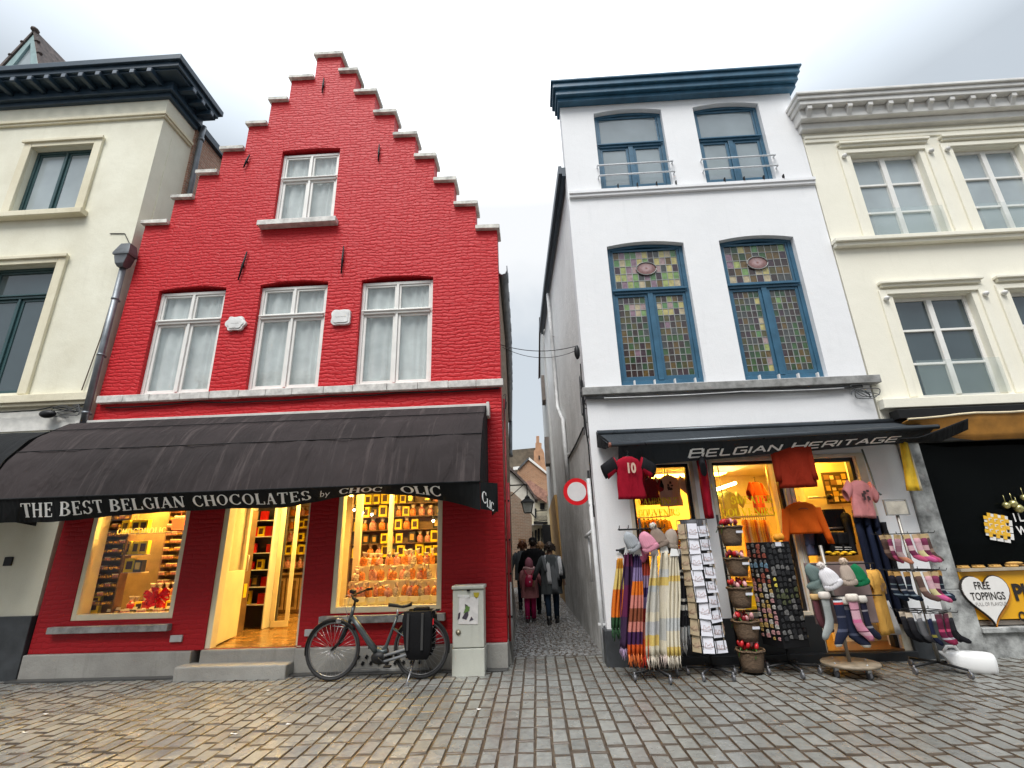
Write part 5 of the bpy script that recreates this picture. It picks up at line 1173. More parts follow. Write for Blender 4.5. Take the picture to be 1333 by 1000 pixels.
m = MB(); m.tube([bb + Vector((.08, -.06, .02)), hubs[1] + Vector((-.02, -.06, .035)), hubs[1] + Vector((.05, -.06, 0)), hubs[1] + Vector((-.02, -.06, -.035)), bb + Vector((.08, -.06, -.05))], .018, 8); m.build('chain_guard', mat('grey chain case', (.22, .23, .24), .4), bk)
m = MB(); m.tube([bb + Vector((0, -.08, 0)), bb + Vector((.14, -.09, -.09))], .011, 8); m.cbox(bb + Vector((.15, -.14, -.09)), (.09, .08, .022)); m.tube([bb + Vector((0, .08, 0)), bb + Vector((-.14, .09, .09))], .011, 8); m.cbox(bb + Vector((-.15, .14, .09)), (.09, .08, .022)); m.build('crank', IRON, bk, bevel=.003)
m = MB(); m.tube([st, bp(518, 793)], .014, 8); m.build('seatpost', STEEL, bk)
m = MB(); s0 = bp(521, 789)
m.loft([[s0 + Vector((dx, w * math.cos(a), .028 * math.sin(a) + z)) for a in [2 * math.pi * k / 12 for k in range(12)]] for dx, w, z in ((-.16, .015, .02), (-.13, .03, .02), (-.04, .045, .01), (.05, .09, .0), (.11, .10, .012), (.15, .07, .02), (.16, .03, .025))]); m.build('saddle', mat('black saddle leather', (.014, .013, .012), .4), bk)
m = MB(); sp = bp(462.5, 783); m.tube([head_t, sp, sp + Vector((-.01, 0, .05))], [.017, .016, .02], 8); m.build('stem', BLACKP, bk)
hb = bp(461, 776); m = MB(); pl = [hb + Vector((.16, -.30, -.04)), hb + Vector((.08, -.27, .0)), hb + Vector((.0, -.10, .02)), hb + Vector((-.01, 0, .0)), hb + Vector((.0, .10, .02)), hb + Vector((.08, .27, .06)), hb + Vector((.16, .30, .07))]; m.tube(pl, .012, 8); m.build('handlebar', IRON, bk)
for a, b in ((pl[0], pl[1]), (pl[6], pl[5])): m = MB(); m.tube([a, b], .019, 10); m.build('grip', BLACKP, bk)
m = MB(); m.cbox(hb + Vector((-.02, 0, .06)), (.07, .08, .05), (0, .4, 0)); m.build('display', BLACKP, bk, bevel=.008)
m = MB(); m.tube([hb + Vector((0, -.1, .02)), hb + Vector((-.09, -.1, .02)), hb + Vector((-.10, -.05, -.12)), bp(455, 812)], .004, 5); m.tube([hb + Vector((0, .1, .02)), hb + Vector((-.08, .1, .04)), hb + Vector((-.09, .02, -.14)), bp(470, 822)], .004, 5); m.build('brake_cable', mat('pale cable', (.4, .4, .4), .5), bk)
m = MB(); m.cbox(bp(442, 808), (.06, .06, .05)); m.ball(bp(440, 808), (.03, .035, .035), 10, 6); m.build('headlight', STEEL, bk, bevel=.004)
m = MB(); m.tube([bp(433, 815), bp(445, 816), bp(450, 818)], .005, 5); m.build('rack_stay', STEEL, bk)
# rear rack, panniers
m = MB()
for s in (-.07, .07): m.tube([bp(520, 800) + Vector((0, s, 0)), bp(528, 797) + Vector((0, s, 0)), bp(572, 794) + Vector((0, s, 0))], .008, 6); m.tube([bp(560, 795) + Vector((0, s, 0)), hubs[1] + Vector((0, s, 0))], .007, 6)
m.tube([bp(572, 794) + Vector((0, -.07, 0)), bp(572, 794) + Vector((0, .07, 0))], .008, 6); m.build('luggage_rack', IRON, bk)
PAN = mat('black pannier fabric', (.008, .008, .009), .8, vs=8, bump=.004, spec=.15)
for s in (-1, 1):
    c0, c1 = bp(527, 800), bp(566, 800); zb = bp(545, 856).z; zt = bp(545, 794).z; m = MB(); rings = []
    for k in range(7):
        t = k / 6; z = zt + (zb - zt) * t; ins = .03 * t * t + (.03 if k in (0, 6) else 0)
        x0, x1 = c0.x + ins + (.05 * t if s < 0 else 0), c1.x - ins; yc = BY + s * .13; th_ = .055 * (1 - .5 * (abs(2 * t - 1)) ** 4)
        rings.append([Vector((x0, yc - th_, z)), Vector(((x0 + x1) / 2, yc - th_ * 1.15, z)), Vector((x1, yc - th_, z)), Vector((x1, yc + th_, z)), Vector(((x0 + x1) / 2, yc + th_, z)), Vector((x0, yc + th_, z))])
    m.loft(rings, 0, True); q = m.build('pannier', PAN, bk, bevel=.01)
    if s < 0:
        m = MB(); m.box(c0.x + .08, c0.x + .11, BY - .205, BY - .195, zb + .12, zt - .02); m.box(c1.x - .14, c1.x - .11, BY - .205, BY - .195, zb + .12, zt - .02); m.build('strap', mat('dark grey strap', (.04, .04, .04), .6), q)
m = MB(); m.cbox(bp(549, 793), (.20, .14, .05)); m.build('rack_bag', PAN, bk, bevel=.015)
m = MB(); m.tube([bp(560, 797), bp(566, 793), bp(568, 799)], .01, 6); m.build('strap', mat('buff strap', (.4, .33, .25), .7), bk)
m = MB(); m.cbox(bp(564.5, 808) + Vector((0, -.1, 0)), (.035, .05, .075)); m.build('rear_light', emis('red rear lens with added glow', (.6, .01, .02), .25), bk, bevel=.006)  # faint emission puts a glow into the red lens
m = MB(); m.ball(bp(564, 814) + Vector((0, -.1, 0)), .018, 8, 6); m.build('reflector', mat('white reflector', (.8, .8, .8), .2), bk)
m = MB(); m.tube([bp(566, 818), bp(574, 826), bp(578, 830), bp(566, 832)], .006, 6); m.build('light_bracket', STEEL, bk)
m = MB(); ks = bp(539, 860); kg = atz(529, 892, .012); m.tube([ks, kg], [.013, .011], 8); m.cbox(kg, (.05, .03, .02)); m.build('kickstand', mat('grey stand alloy', (.25, .25, .26), .4, .6), bk)

# ================================================================== CLOTHES TOOLKIT
def ell(cx, cy, z, a, d, n=26, fold=0, ph=0, k=5):
    return [Vector((cx + a * math.cos(t), cy + (d + fold * math.sin(k * t + ph)) * math.sin(t), z)) for t in [2 * math.pi * i / n for i in range(n)]]
def shirt_mb(w=.42, h=.62, sl=.20, drop=.14, d=.05, long=False, fold=.02, spread=.35):
    m = MB(); a = w / 2; rings = []
    for k in range(13):
        t = k / 12; z = -h + (h - .04) * t; aw = a * (1.02 - .05 * math.sin(t * math.pi) + .02 * math.sin(t * 9))
        if t > .85: aw = a * (1.0 - (t - .85) * 1.6)
        rings.append(ell(.006 * math.sin(k), 0, z, aw, d * (.75 + .35 * t), fold=fold * (1.2 - t), ph=k * .35))
    rings.append(ell(0, 0, -.012, a * .45, d * .8)); rings.append(ell(0, .005, 0, a * .36, d * .7)); m.loft(rings, 0, True, (False, False))
    for s in (-1, 1):
        x0 = s * a * .80; pts = []
        L_ = .50 if long else sl
        for k in range(6):
            t = k / 5; cx = x0 + s * (L_ * (spread if long else .8) * t + .02); cz = -.085 - (L_ * (1.0 if long else 1) if long else drop) * t
            rr = .085 - (.03 if long else .005) * t; up = Vector((s * .35 if long else s * .55, 0, 1 if long else .9)).normalized()
            ax = Vector((up.z, 0, -up.x)) * (1 if s > 0 else 1)
            if long: ring = [Vector((cx + rr * .75 * math.cos(q), d * .7 * math.sin(q) + .003 * math.sin(k * 2.2), cz + .0)) for q in [2 * math.pi * i / 12 for i in range(12)]]
            else: ring = [Vector((cx + rr * math.cos(q) * .35 * s, d * .75 * math.sin(q), cz + rr * math.cos(q) * 1.0)) for q in [2 * math.pi * i / 12 for i in range(12)]]
            pts.append(ring)
        m.loft(pts, 0, True, (True, False))
    return m
def cloth(name, col, rough=.85, fold=.02):
    if name in MC: return MC[name]
    m, nt, N, L, B = _new(name); v = texco(N, L); f = noise(N, L, texco(N, L, None, (3, 3, 1)), 2.5, 4, .55, .8)
    fine = noise(N, L, v, 120, 3, .6)
    L.new(ramp(N, L, fine, [(.2, tuple(c * .82 for c in col)), (.8, col)]), B.inputs['Base Color']); B.inputs['Roughness'].default_value = rough
    B.inputs['Specular IOR Level'].default_value = .12; n1 = bumpn(N, L, B, f, .9, fold * 1.6); bumpn(N, L, B, fine, .3, .002, n1); MC[name] = m; return m
HANG = mat('black hanger plastic', (.015, .015, .015), .4); WHANG = mat('wood hanger', (.42, .30, .16), .5)
def hanger(parent, p, w=.30, mt=None, M=None):
    m = MB(); pts = [Vector((-w / 2, 0, -.05)), Vector((0, 0, .015)), Vector((w / 2, 0, -.05))]; pts = [(M @ q if M else q + p) for q in pts]; m.tube(pts, .009, 6)
    hk = [Vector((0, 0, .015)), Vector((0, 0, .05)), Vector((.02, 0, .07)), Vector((.0, 0, .09)), Vector((-.018, 0, .075))]; hk = [(M @ q if M else q + p) for q in hk]; m.tube(hk, .0035, 5); m.build('hanger', mt or HANG, parent)
def place(m, c, rz=0, tilt=0):
    M = Matrix.Translation(c) @ Matrix.Rotation(rz, 4, 'Z') @ Matrix.Rotation(tilt, 4, 'Y'); m.v = [tuple(M @ Vector(v)) for v in m.v]; return M
def garment(name, label, cat, c, mt, w=.42, h=.62, rz=0, tilt=0, long=False, d=.05, trims=(), hang=None, group=None, sl=.2, spread=.35):
    th = thing(name, label, cat, c, group); m = shirt_mb(w, h, sl, .14, d, long, .018, spread); M = place(m, c, rz, tilt); body = m.build('shirt_body', mt, th, thick=.004)
    if hang: hanger(th, c, w * .7, hang, M)
    for fn, mm, nm in trims: t = MB(); fn(t); t.v = [tuple(M @ Vector(v)) for v in t.v]; t.build(nm, mm, th)
    return th
def txt_on(txt, h, z, y=-.075, xs=1.0, bold=0.0): return lambda t: flat_text(t, txt, 0, y, z, h, 0, xs, 'CENTER', 0, bold)
def patch(x, z, w, h, y=-.075, n=5, seed=1):
    def f(t):
        r_ = random.Random(seed)
        for i in range(n): a = x + r_.uniform(-w, w) * .5; b = z + r_.uniform(-h, h) * .5; ww, hh = r_.uniform(.25, .5) * w, r_.uniform(.2, .4) * h; yy = y - .0006 * i; t.add([(a - ww / 2, yy, b - hh / 2), (a + ww / 2, yy, b - hh / 2 * .8), (a + ww / 2 * .9, yy, b + hh / 2), (a - ww / 2, yy, b + hh / 2 * .9)], [(0, 1, 2, 3)])
    return f
DRED = cloth('dark red jersey', (.20, .008, .018)); BRED = cloth('bright red jersey', (.30, .006, .02)); BLKC = cloth('black cloth', (.012, .012, .014)); NAVC = cloth('navy cloth', (.012, .016, .035))
# football style jersey with 10
p = at(817, 595, 6.92)
def dark_sleeve(t):
    for s in (-1, 1):
        rg = []
        for k in range(4): cx = s * (.19 + .06 * k); cz = -.09 - .04 * k; rg.append([Vector((cx + .09 * math.cos(q) * .35 * s, .045 * math.sin(q), cz + .094 * math.cos(q))) for q in [2 * math.pi * i / 12 for i in range(12)]])
        t.loft(rg)
garment('jersey', 'dark red football jersey numbered 10 hanging from the awning', 'shirt', p, BRED, .38, .58, R(8), 0, False, .05,
        ((txt_on('10', .13, -.23, -.092, .75, .008), mat('beige numerals', (.62, .42, .32), .6), 'number'), (dark_sleeve, BLKC, 'sleeve'), (txt_on('.....', .02, -.10, -.072), mat('beige numerals', (0, 0, 0)), 'name_print')), HANG)
p = at(832, 594, 7.35)
garment('jersey', 'black shouldered dark red jersey behind the number 10 jersey', 'shirt', p + Vector((0, .12, .02)), DRED, .34, .60, R(62), 0, False, .05, ((dark_sleeve, BLKC, 'sleeve'),), HANG)
p = at(912, 597, 7.35)
garment('jersey', 'dark red jersey turned sideways on the pier between the shop windows', 'shirt', p, BRED, .34, .86, R(74), 0, False, .06, ((dark_sleeve, BLKC, 'sleeve'), (lambda t: t.tube([(.02 + .04 * math.cos(a), -.09, -.42 + .04 * math.sin(a)) for a in [k * .5 for k in range(10)]], .006, 5), mat('yellow print', (.6, .45, .05), .6), 'print')), HANG)
p = at(1027, 576, 7.22)
garment('sweatshirt', 'rust red long sleeved sweatshirt hanging from the awning above the doorway', 'sweatshirt', p + Vector((0, 0, .03)), cloth('rust red fleece', (.26, .022, .008)), .50, .68, R(-4), 0, True, .06, (), HANG, None, .2, .05)
p = at(1041, 654, 7.5)
garment('sweatshirt', 'bright orange sweatshirt with small arc print in the doorway', 'sweatshirt', p, cloth('orange fleece', (.62, .10, .008)), .44, .44, R(-10), 0, True, .06,
        ((lambda t: t.tube([(.07 * math.cos(a), -.085, -.12 + .03 * math.sin(a)) for a in [.4 + k * .25 for k in range(10)]], .005, 5), mat('dark print', (.05, .02, .02), .6), 'print'),), STEEL, None, .2, .2)
p = at(1117, 626, 7.4)
garment('t_shirt', 'salmon pink t-shirt with dark square print hanging beside the doorway', 't-shirt', p, cloth('salmon pink jersey', (.62, .24, .24)), .36, .52, R(14), R(4), False, .06, ((patch(-.0, -.20, .11, .15, -.085, 7, 4), mat('dark print', (0, 0, 0)), 'print'),), WHANG, sl=.12)
p = at(1134, 742, 7.3)
garment('t_shirt', 'apricot yellow t-shirt hanging low at the right of the doorway', 't-shirt', p, cloth('apricot jersey', (.66, .36, .08)), .34, .78, R(40), 0, False, .07, ((patch(.0, -.25, .16, .2, -.095, 5, 6), mat('brown print', (.28, .14, .04), .6), 'print'),), WHANG, sl=.1)
m = MB(); rings = [ell(4.5, 7.42, z, .09 + .03 * (1.9 - z), .03, 16, .006, z * 5) for z in (1.1, .95, .8, .65)]; p0 = at(1152, 782, 7.45); p1 = at(1166, 826, 7.45)
m = MB(); m.loft([ell(p0.x + (p1.x - p0.x) * k / 4, 7.45, p0.z + (p1.z - p0.z) * k / 4, .05 + .01 * k, .02, 14, .004, k) for k in range(5)]); tag(m.build('cloth_strip', cloth('pale grey cloth', (.6, .58, .56))), 'pale grey cloth hanging at the door edge beside the apricot t-shirt', 'cloth')
# black garments on the doorway rail
rl = thing('clothes_rail', 'steel clothes rail of shorts and jackets in the souvenir shop doorway', 'rail', at(1085, 692, 7.8))
a, b = at(1040, 690, 7.72), at(1150, 684, 7.9)
m = MB(); m.tube([a, b], .012, 8); m.tube([a, Vector((a.x, a.y, .12))], .012, 8); m.tube([b, Vector((b.x, b.y, .12))], .012, 8); m.build('rail', STEEL, rl)
def trousers(label, c, w, h, mt, rz=0, short=False, group=None):
    m = MB(); 
    m.loft([ell(0, 0, -.0 - .18 * k / 4, w / 2 * (1 + .06 * k), .045, 18, .006, k) for k in range(5)], 0, True)
    for s in (-1, 1): m.loft([ell(s * w * .27, 0, -.17 - (h - .17) * k / 6, w * .27 * (1.02 - (.0 if short else .04 * k)), .04, 14, .008, k * .5) for k in range(7)], 0, True)
    place(m, c, rz); return tag(m.build('shorts' if short else 'trousers', mt), label, 'shorts' if short else 'trousers', group)
for i, (px, lab, mt) in enumerate(((1054, 'slate blue shorts with lilac lining, first on the doorway rail', cloth('slate blue cloth', (.09, .10, .17))), (1068, 'black shorts with small white tag, second on the doorway rail', BLKC), (1083, 'black shorts in the middle of the doorway rail', BLKC), (1097, 'black shorts with two white bands near the right of the doorway rail', BLKC))):
    t = trousers(lab, at(px, 693, 7.66), .26, .32, mt, R(30), True)
    if i == 3:
        q = MB(); c_ = at(px, 712, 7.60); q.tube([(c_.x - .12, c_.y - .02, c_.z), (c_.x + .12, c_.y - .02, c_.z - .01)], .004, 5); q.tube([(c_.x - .12, c_.y - .02, c_.z - .03), (c_.x + .12, c_.y - .02, c_.z - .04)], .004, 5); t2 = q.build('white_band', WLET, t)
for i, (px, py, rz, mt) in enumerate(((1116, 664, 40, NAVC), (1127, 668, 50, cloth('dark navy denim', (.014, .02, .045))), (1138, 672, 55, NAVC), (1148, 680, 62, BLKC))):
    trousers(('navy trousers hanging behind the pink t-shirt', 'dark denim jeans hanging below the pink t-shirt', 'navy jeans hanging beside the apricot t-shirt', 'black trousers at the right jamb of the doorway')[i], at(px, py, 7.52 + .05 * i), .34, 1.35 + .03 * i, mt, R(rz))
p = at(1084, 663, 7.9); m = MB(); m.loft([[Vector((p.x + x * w_, p.y + y, p.z - z)) for x, y in ((-1, -.05), (1, -.05), (1, .05), (-1, .05))] for z, w_ in ((0, .15), (.15, .17), (.32, .17))], 0, False); tag(m.build('tote_bag', BLKC, bevel=.015), 'black bag hanging under the framed picture in the doorway', 'bag')
p = at(1099, 668, 7.85); garment('jacket', 'black jacket with white sleeve print in the doorway', 'jacket', p, BLKC, .30, .45, R(60), 0, True, .06, ((patch(.0, -.2, .05, .3, -.09, 8, 9), WLET, 'print'),), HANG)
for i in range(7):
    p = at(1079 + i * 5.2, 721 + (i % 2) * 2, 7.5); m = MB(); m.lathe([(0, 0), (.035, .005), (.05, .02), (.02, .035), (0, .035)], p, 8); 
    tag(m.build('yellow_hair_bow', mat('yellow felt', (.80, .48, .01), .8)), ('leftmost', 'second', 'third', 'fourth', 'fifth', 'sixth', 'rightmost')[i] + ' small yellow trinket in the row above the woolly hats', 'trinket', 'yellow trinkets above the hats')
# framed picture
p0, p1 = at(1069, 617, 8.30), at(1110, 655, 8.30)
fr = thing('framed_picture', 'large framed collage picture on the yellow wall inside the doorway', 'picture', (p0.x, 8.3, p1.z))
m = MB(); m.box(p0.x, p0.x + .50, 8.29, 8.318, p1.z, p0.z + .02); m.build('board', mat('dark picture board', (.06, .035, .02), .5), fr)
m = MB(); r_ = random.Random(4); mts = [mat('brass foil', (.65, .42, .10), .3, .3), mat('brown foil', (.25, .14, .06), .4), mat('pale foil', (.75, .62, .35), .4)]
for i in range(5):
    for j in range(5):
        x = p0.x + .02 + i * .094; z = p1.z + .03 + j * (p0.z - p1.z - .04) / 5; m.box(x, x + r_.uniform(.05, .088), 8.278, 8.289, z, z + r_.uniform(.03, .085), r_.randrange(3))
m.build('picture_tiles', mts, fr)
# ================================================================== SCARF STAND
BASEM = mat('black metal stand', (.012, .012, .013), .5, spec=.3)
def castors(parent, c, r, n=4, a0=.5, z=.055):
    for i in range(n):
        a = a0 + 2 * math.pi * i / n; x, y = c[0] + r * math.cos(a), c[1] + r * math.sin(a)
        m = MB(); m.tube([(c[0], c[1], .11), (x, y, .09)], .016, 6); m.build('leg', BASEM, parent)
        m = MB(); m.tube([(x - .014, y, .038), (x + .014, y, .038)], .038, 12); m.tube([(x, y, .04), (x, y, .10)], .012, 6); m.build('castor', mat('grey castor', (.16, .16, .17), .4, .3), parent)
sx, sy = 1.42, 6.98
stn = thing('scarf_stand', 'black wheeled stand holding striped scarves and woolly hats by the alley corner', 'display stand', (sx, sy, 0))
m = MB(); m.tube([(sx, sy, .1), (sx, sy, 1.92)], .018, 8); m.build('pole', BASEM, stn); castors(stn, (sx, sy), .30, 4, .35)
m = MB(); m.tube([(sx - .36, sy - .04, 1.52), (sx + .42, sy - .02, 1.52)], .012, 6); m.tube([(sx - .30, sy - .06, 1.78), (sx + .28, sy - .02, 1.78)], .012, 6)
for k in range(6): m.tube([(sx - .3 + .12 * k, sy, 1.78), (sx - .3 + .12 * k, sy - .12, 1.80), (sx - .3 + .12 * k, sy - .14, 1.83)], .006, 5)
m.build('rail', BASEM, stn)
def scarf(i, label, px0, px1, pyt, pyb, Y, stops, group='scarves on the wheeled stand', fringe_col=(.6, .5, .45), seed=0):
    a, b = at(px0, pyt, Y), at(px1, pyb, Y); ztop, zbot = a.z, max(.14, b.z); xc0 = (at((px0 + px1) / 2, pyt, Y).x); xc1 = at((px0 + px1) / 2 + (3 if px1 > 870 else -1), pyb, Y).x
    wd = 1.28 * abs(at(px1, pyb, Y).x - at(px0, pyb, Y).x); r_ = random.Random(seed + i)
    zf = zbot + .12; g = []; nn = 18; p1_, p2_ = r_.uniform(0, 6), r_.uniform(0, 6)
    for k in range(15):
        t = k / 14; z = ztop + (zf - ztop) * t; wk = wd * (.55 + .45 * min(1, t * 2.2)) ; xc = xc0 + (xc1 - xc0) * t
        xc += .014 * math.sin(t * 4 + p1_) * t; wk *= 1 + .10 * math.sin(t * 5 + p2_)
        g.append([Vector((xc + wk * (j / nn - .5) + .006 * math.sin(j * 2.1 + t * 6), Y + .030 * math.sin(j * (.8 + .35 * math.sin(p1_)) + p1_ + t * 1.6) + .02 * math.sin(t * 3 + p2_) - .03 * t, z + .012 * math.sin(j * 1.05 + p1_) * (k == 14))) for j in range(nn + 1)])
    m = MB(); m.sheet(g); loc = Vector((xc0, Y, zf))
    th = thing('scarf', label, 'scarf', (xc0, Y, zf), group)
    mt = stripes('scarf wool %d' % i, stops, 0, ztop - zf); m.build('scarf_cloth', mt, th, thick=.012)
    m = MB(); last = g[-1]
    for j in range(nn):
        p = last[j].lerp(last[j + 1], .5); l = r_.uniform(.09, .14); m.tube([p + Vector((0, 0, .01)), p + Vector((r_.uniform(-.012, .012), r_.uniform(-.01, .01), -l * .5)), p + Vector((r_.uniform(-.02, .02), r_.uniform(-.015, .015), -l))], [.007, .006, .003], 5)
    m.build('fringe', cloth('fringe %.2f %.2f' % fringe_col[:2], fringe_col), th)
    m = MB(); c = Vector((xc0, Y - .01, ztop + .03)); m.prism([(c.x - .06, c.z - .05), (c.x + .06, c.z - .05), (c.x + .045, c.z + .035), (c.x - .03, c.z + .045)], [], Y - .025, Y - .015); m.build('hanger_card', WPLAST, th); return th
Wc, Cr, Ye, Or, Rd, Pu, Pk, Br, Bk, Gr, Nv, Gn, Li = (.70, .68, .62), (.70, .64, .50), (.70, .52, .16), (.70, .17, .02), (.38, .035, .03), (.06, .022, .08), (.60, .22, .18), (.24, .07, .035), (.02, .02, .024), (.25, .27, .28), (.025, .03, .07), (.03, .08, .035), (.24, .18, .34)
scarf(1, 'orange, yellow and dark green scarf, leftmost on the wheeled stand', 801, 812, 727, 832, 7.0, [(0, Gn), (.16, Or), (.55, Ye), (.85, (.5, .2, .02))], fringe_col=Gn)
scarf(2, 'dark plum scarf with lilac fringe beside the orange and green one', 811, 824, 720, 858, 6.95, [(0, (.05, .025, .06)), (.32, (.12, .02, .07)), (.65, (.06, .03, .08)), (.85, (.13, .03, .08))], fringe_col=(.35, .25, .38))
scarf(3, 'purple, orange, salmon and brown banded scarf, third from the left', 823, 836, 722, 866, 6.92, [(0, (.65, .10, .02)), (.10, Pu), (.22, Pk), (.32, Br), (.45, Pk), (.58, Or), (.72, Li), (.86, (.07, .04, .12))], fringe_col=(.7, .18, .05))
scarf(4, 'red, lilac and navy banded scarf between the purple and cream ones', 834, 846, 722, 872, 6.96, [(0, (.72, .10, .03)), (.16, Pk), (.32, Rd), (.45, Li), (.56, (.05, .03, .12)), (.66, (.35, .25, .4)), (.78, (.5, .08, .05)), (.9, Br)], fringe_col=(.6, .06, .03))
scarf(5, 'cream scarf with one high yellow band and grey checks, left of three', 845, 858, 722, 884, 6.90, [(0, Cr), (.10, Ye), (.2, (.5, .5, .5)), (.33, Cr), (.42, (.56, .54, .48)), (.62, (.50, .52, .52)), (.68, Ye), (.76, Cr)], fringe_col=(.62, .55, .45))
scarf(6, 'cream scarf with pale grey block in the middle, centre of three', 856, 872, 718, 876, 6.93, [(0, Cr), (.14, (.5, .5, .47)), (.34, Cr), (.5, (.68, .62, .5)), (.66, Ye), (.74, (.6, .6, .58)), (.82, Cr)], fringe_col=(.6, .5, .45))
scarf(7, 'cream scarf with low yellow band, right of three', 870, 884, 722, 882, 6.90, [(0, Ye), (.09, Cr), (.24, (.52, .53, .52)), (.36, Cr), (.72, Ye), (.78, Cr)], fringe_col=(.62, .56, .46))
scarf(8, 'black and white barred scarf beside the cream scarves', 878, 892, 722, 852, 7.05, [(0, (.45, .45, .44)), (.18, Bk), (.36, Wc), (.42, Bk), (.46, Wc), (.49, Bk), (.72, Wc), (.75, Bk), (.79, Wc), (.82, Bk)], fringe_col=(.3, .3, .3))
scarf(9, 'grey and black tartan scarf on the right of the wheeled stand', 889, 902, 726, 842, 7.12, [(0, Gr), (.14, Bk), (.26, Gr), (.36, (.10, .11, .12)), (.55, Bk), (.6, Wc), (.62, Bk)], fringe_col=(.12, .12, .13))
scarf(10, 'black scarf hanging behind the tartan one', 880, 900, 716, 800, 7.22, [(0, Bk), (.5, (.03, .03, .035))], fringe_col=Bk)
def ribbed(m, prof, M, s):
    n = 66; rings = []
    for i, (r, z) in enumerate(prof): rings.append([M @ Vector((s * (r + .0028 * math.cos(22 * a) + .004 * math.sin(3 * a + i)) * math.cos(a), .6 * s * (r + .0028 * math.cos(22 * a) + .006 * math.sin(2 * a + i * .7)) * math.sin(a), z * (1 + .02 * math.sin(2 * a)))) for a in [2 * math.pi * j / n for j in range(n)]])
    m.loft(rings)
def beanie(label, c, col, rot=(0, 0, 0), pom=None, s=1, group='woolly hats on the wheeled stand', cuff=None):
    M = Matrix.Translation(c) @ Euler(rot).to_matrix().to_4x4(); th = thing('woolly_hat', label, 'hat', c, group)
    m = MB(); ribbed(m, [(.09, 0), (.105, .012), (.108, .03), (.107, .05), (.10, .07), (.098, .071)], M, s); m.build('cuff', cloth('knit %.2f %.2f' % ((cuff or col)[0], (cuff or col)[1]), cuff or col, fold=.01), th)
    m = MB(); ribbed(m, [(.098, .05), (.099, .08), (.095, .11), (.088, .14), (.084, .17), (.066, .215), (.036, .248), (.005, .256)], M, s); m.build('crown', cloth('knit %.2f %.2f' % (col[0], col[1]), col, fold=.01), th)
    if pom:
        m = MB(); pc = Vector((0, 0, .285)); r_ = random.Random(2); m.ball(pc, .042, 10, 7, 0, M)
        for k in range(60):
            d_ = Vector((r_.gauss(0, 1), r_.gauss(0, 1), r_.gauss(0, 1))).normalized(); m.tube([M @ (pc + d_ * .03), M @ (pc + d_ * .05)], [.010, .005], 4)
        m.build('pompom', cloth('fur %.2f' % pom[0], pom), th)
    return th
beanie('dark grey knitted hat, leftmost above the scarves', at(815, 712, 7.0), (.06, .065, .07), (0, R(165), 0))
beanie('light grey ribbed hat above the plum scarf', at(828, 716, 6.86), (.34, .36, .38), (0, R(-30), R(20)), cuff=(.38, .40, .42))
beanie('pink and black leopard hat above the banded scarves', at(838, 708, 6.95), (.55, .14, .25), (0, R(200), 0), cuff=(.12, .04, .06))
beanie('baby pink hat with wide cuff above the banded scarves', at(849, 717, 6.84), (.62, .26, .34), (0, R(-24), 0), s=1.05)
beanie('taupe knitted hat with white pompom above the cream scarves', at(862, 712, 6.92), (.26, .20, .16), (0, R(-18), 0), (.62, .58, .5))
beanie('beige knitted hat, rightmost above the scarves', at(871, 714, 7.0), (.36, .30, .25), (0, R(18), 0))
beanie('brown grey hat with fur pompom at the back of the scarf stand', at(866, 698, 7.12), (.20, .15, .12), (0, R(190), 0), (.22, .17, .13))
# ================================================================== CARD SPINNER
kx, ky = 2.13, 7.02; cs = thing('card_spinner', 'tall black rotating rack of white greeting cards on castors', 'display rack', (kx, ky, 0))
zt_, zb_ = at(925, 676, 7.0).z, at(940, 848, 7.0).z
m = MB(); m.tube([(kx, ky, .1), (kx, ky, zt_ + .02)], .02, 8); m.build('pole', BASEM, cs); castors(cs, (kx, ky), .30, 5, .25)
m = MB(); rr = .155; m.lathe([(rr, 0), (rr, zt_ - zb_)], (kx, ky, zb_), 8, 0); m.build('spinner_core', mat('dark rack core', (.05, .05, .055), .6), cs)
m = MB()
ANG = [-62, -18, 27, 68]
for k in range(9):
    z = zb_ + (zt_ - zb_) * k / 8; m.tube([(kx + .19 * math.cos(R(a)), ky + .19 * math.sin(R(a)), z) for a in range(0, 361, 30)], .004, 5)
for a in ANG:
    for e in (-.09, .09): t = Vector((math.sin(R(a)), -math.cos(R(a)), 0)); n_ = Vector((math.cos(R(a)), math.sin(R(a)), 0)); q = Vector((kx, ky, 0)) + t * .185 + n_ * e; m.tube([q + Vector((0, 0, zb_)), q + Vector((0, 0, zt_))], .004, 5)
m.build('wire_frame', BASEM, cs)
CARD = mat('white card', (.70, .70, .76), .6, var=.03); CARD2 = mat('brown craft card', (.50, .40, .26), .6, var=.1)
def mkcard(nm, mt, w, h, seed, grp, lab):
    th = thing(nm, lab, 'greeting card', (0, 0, 0), grp); m = MB(); m.cbox((0, 0, h / 2), (w, .005, h)); m.build('card', mt, th)
    r_ = random.Random(seed); m = MB(); pts = [Vector((-w * .35, -.004, h * .3))]
    for k in range(9): pts.append(Vector((-w * .35 + w * .7 * (k + 1) / 9, -.004, h * (.3 + r_.uniform(0, .4)))))
    m.tube(pts, .0022, 3); m.tube([(-w * .3, -.004, h * .28), (w * .34, -.004, h * .27)], .002, 3); m.tube([(-w / 2, -.006, h * .42), (0, -.012, h * .36), (w / 2, -.006, h * .42)], .002, 4)
    m.build('line_drawing', mat('faint brown ink', (.40, .22, .18), .7), th); return Set(th)
vc = mkcard('greeting_card', CARD, .135, .19, 1, 'cards on the left face of the spinner', 'upright white greeting card with pale pink sketch on the spinner'); hcd = mkcard('greeting_card', CARD, .175, .135, 2, 'cards on the right face of the spinner', 'wide white greeting card with skyline sketch on the spinner'); bc = mkcard('craft_card', CARD2, .14, .19, 3, 'craft cards on the turned faces of the spinner', 'brown craft card on a turned away face of the card spinner')
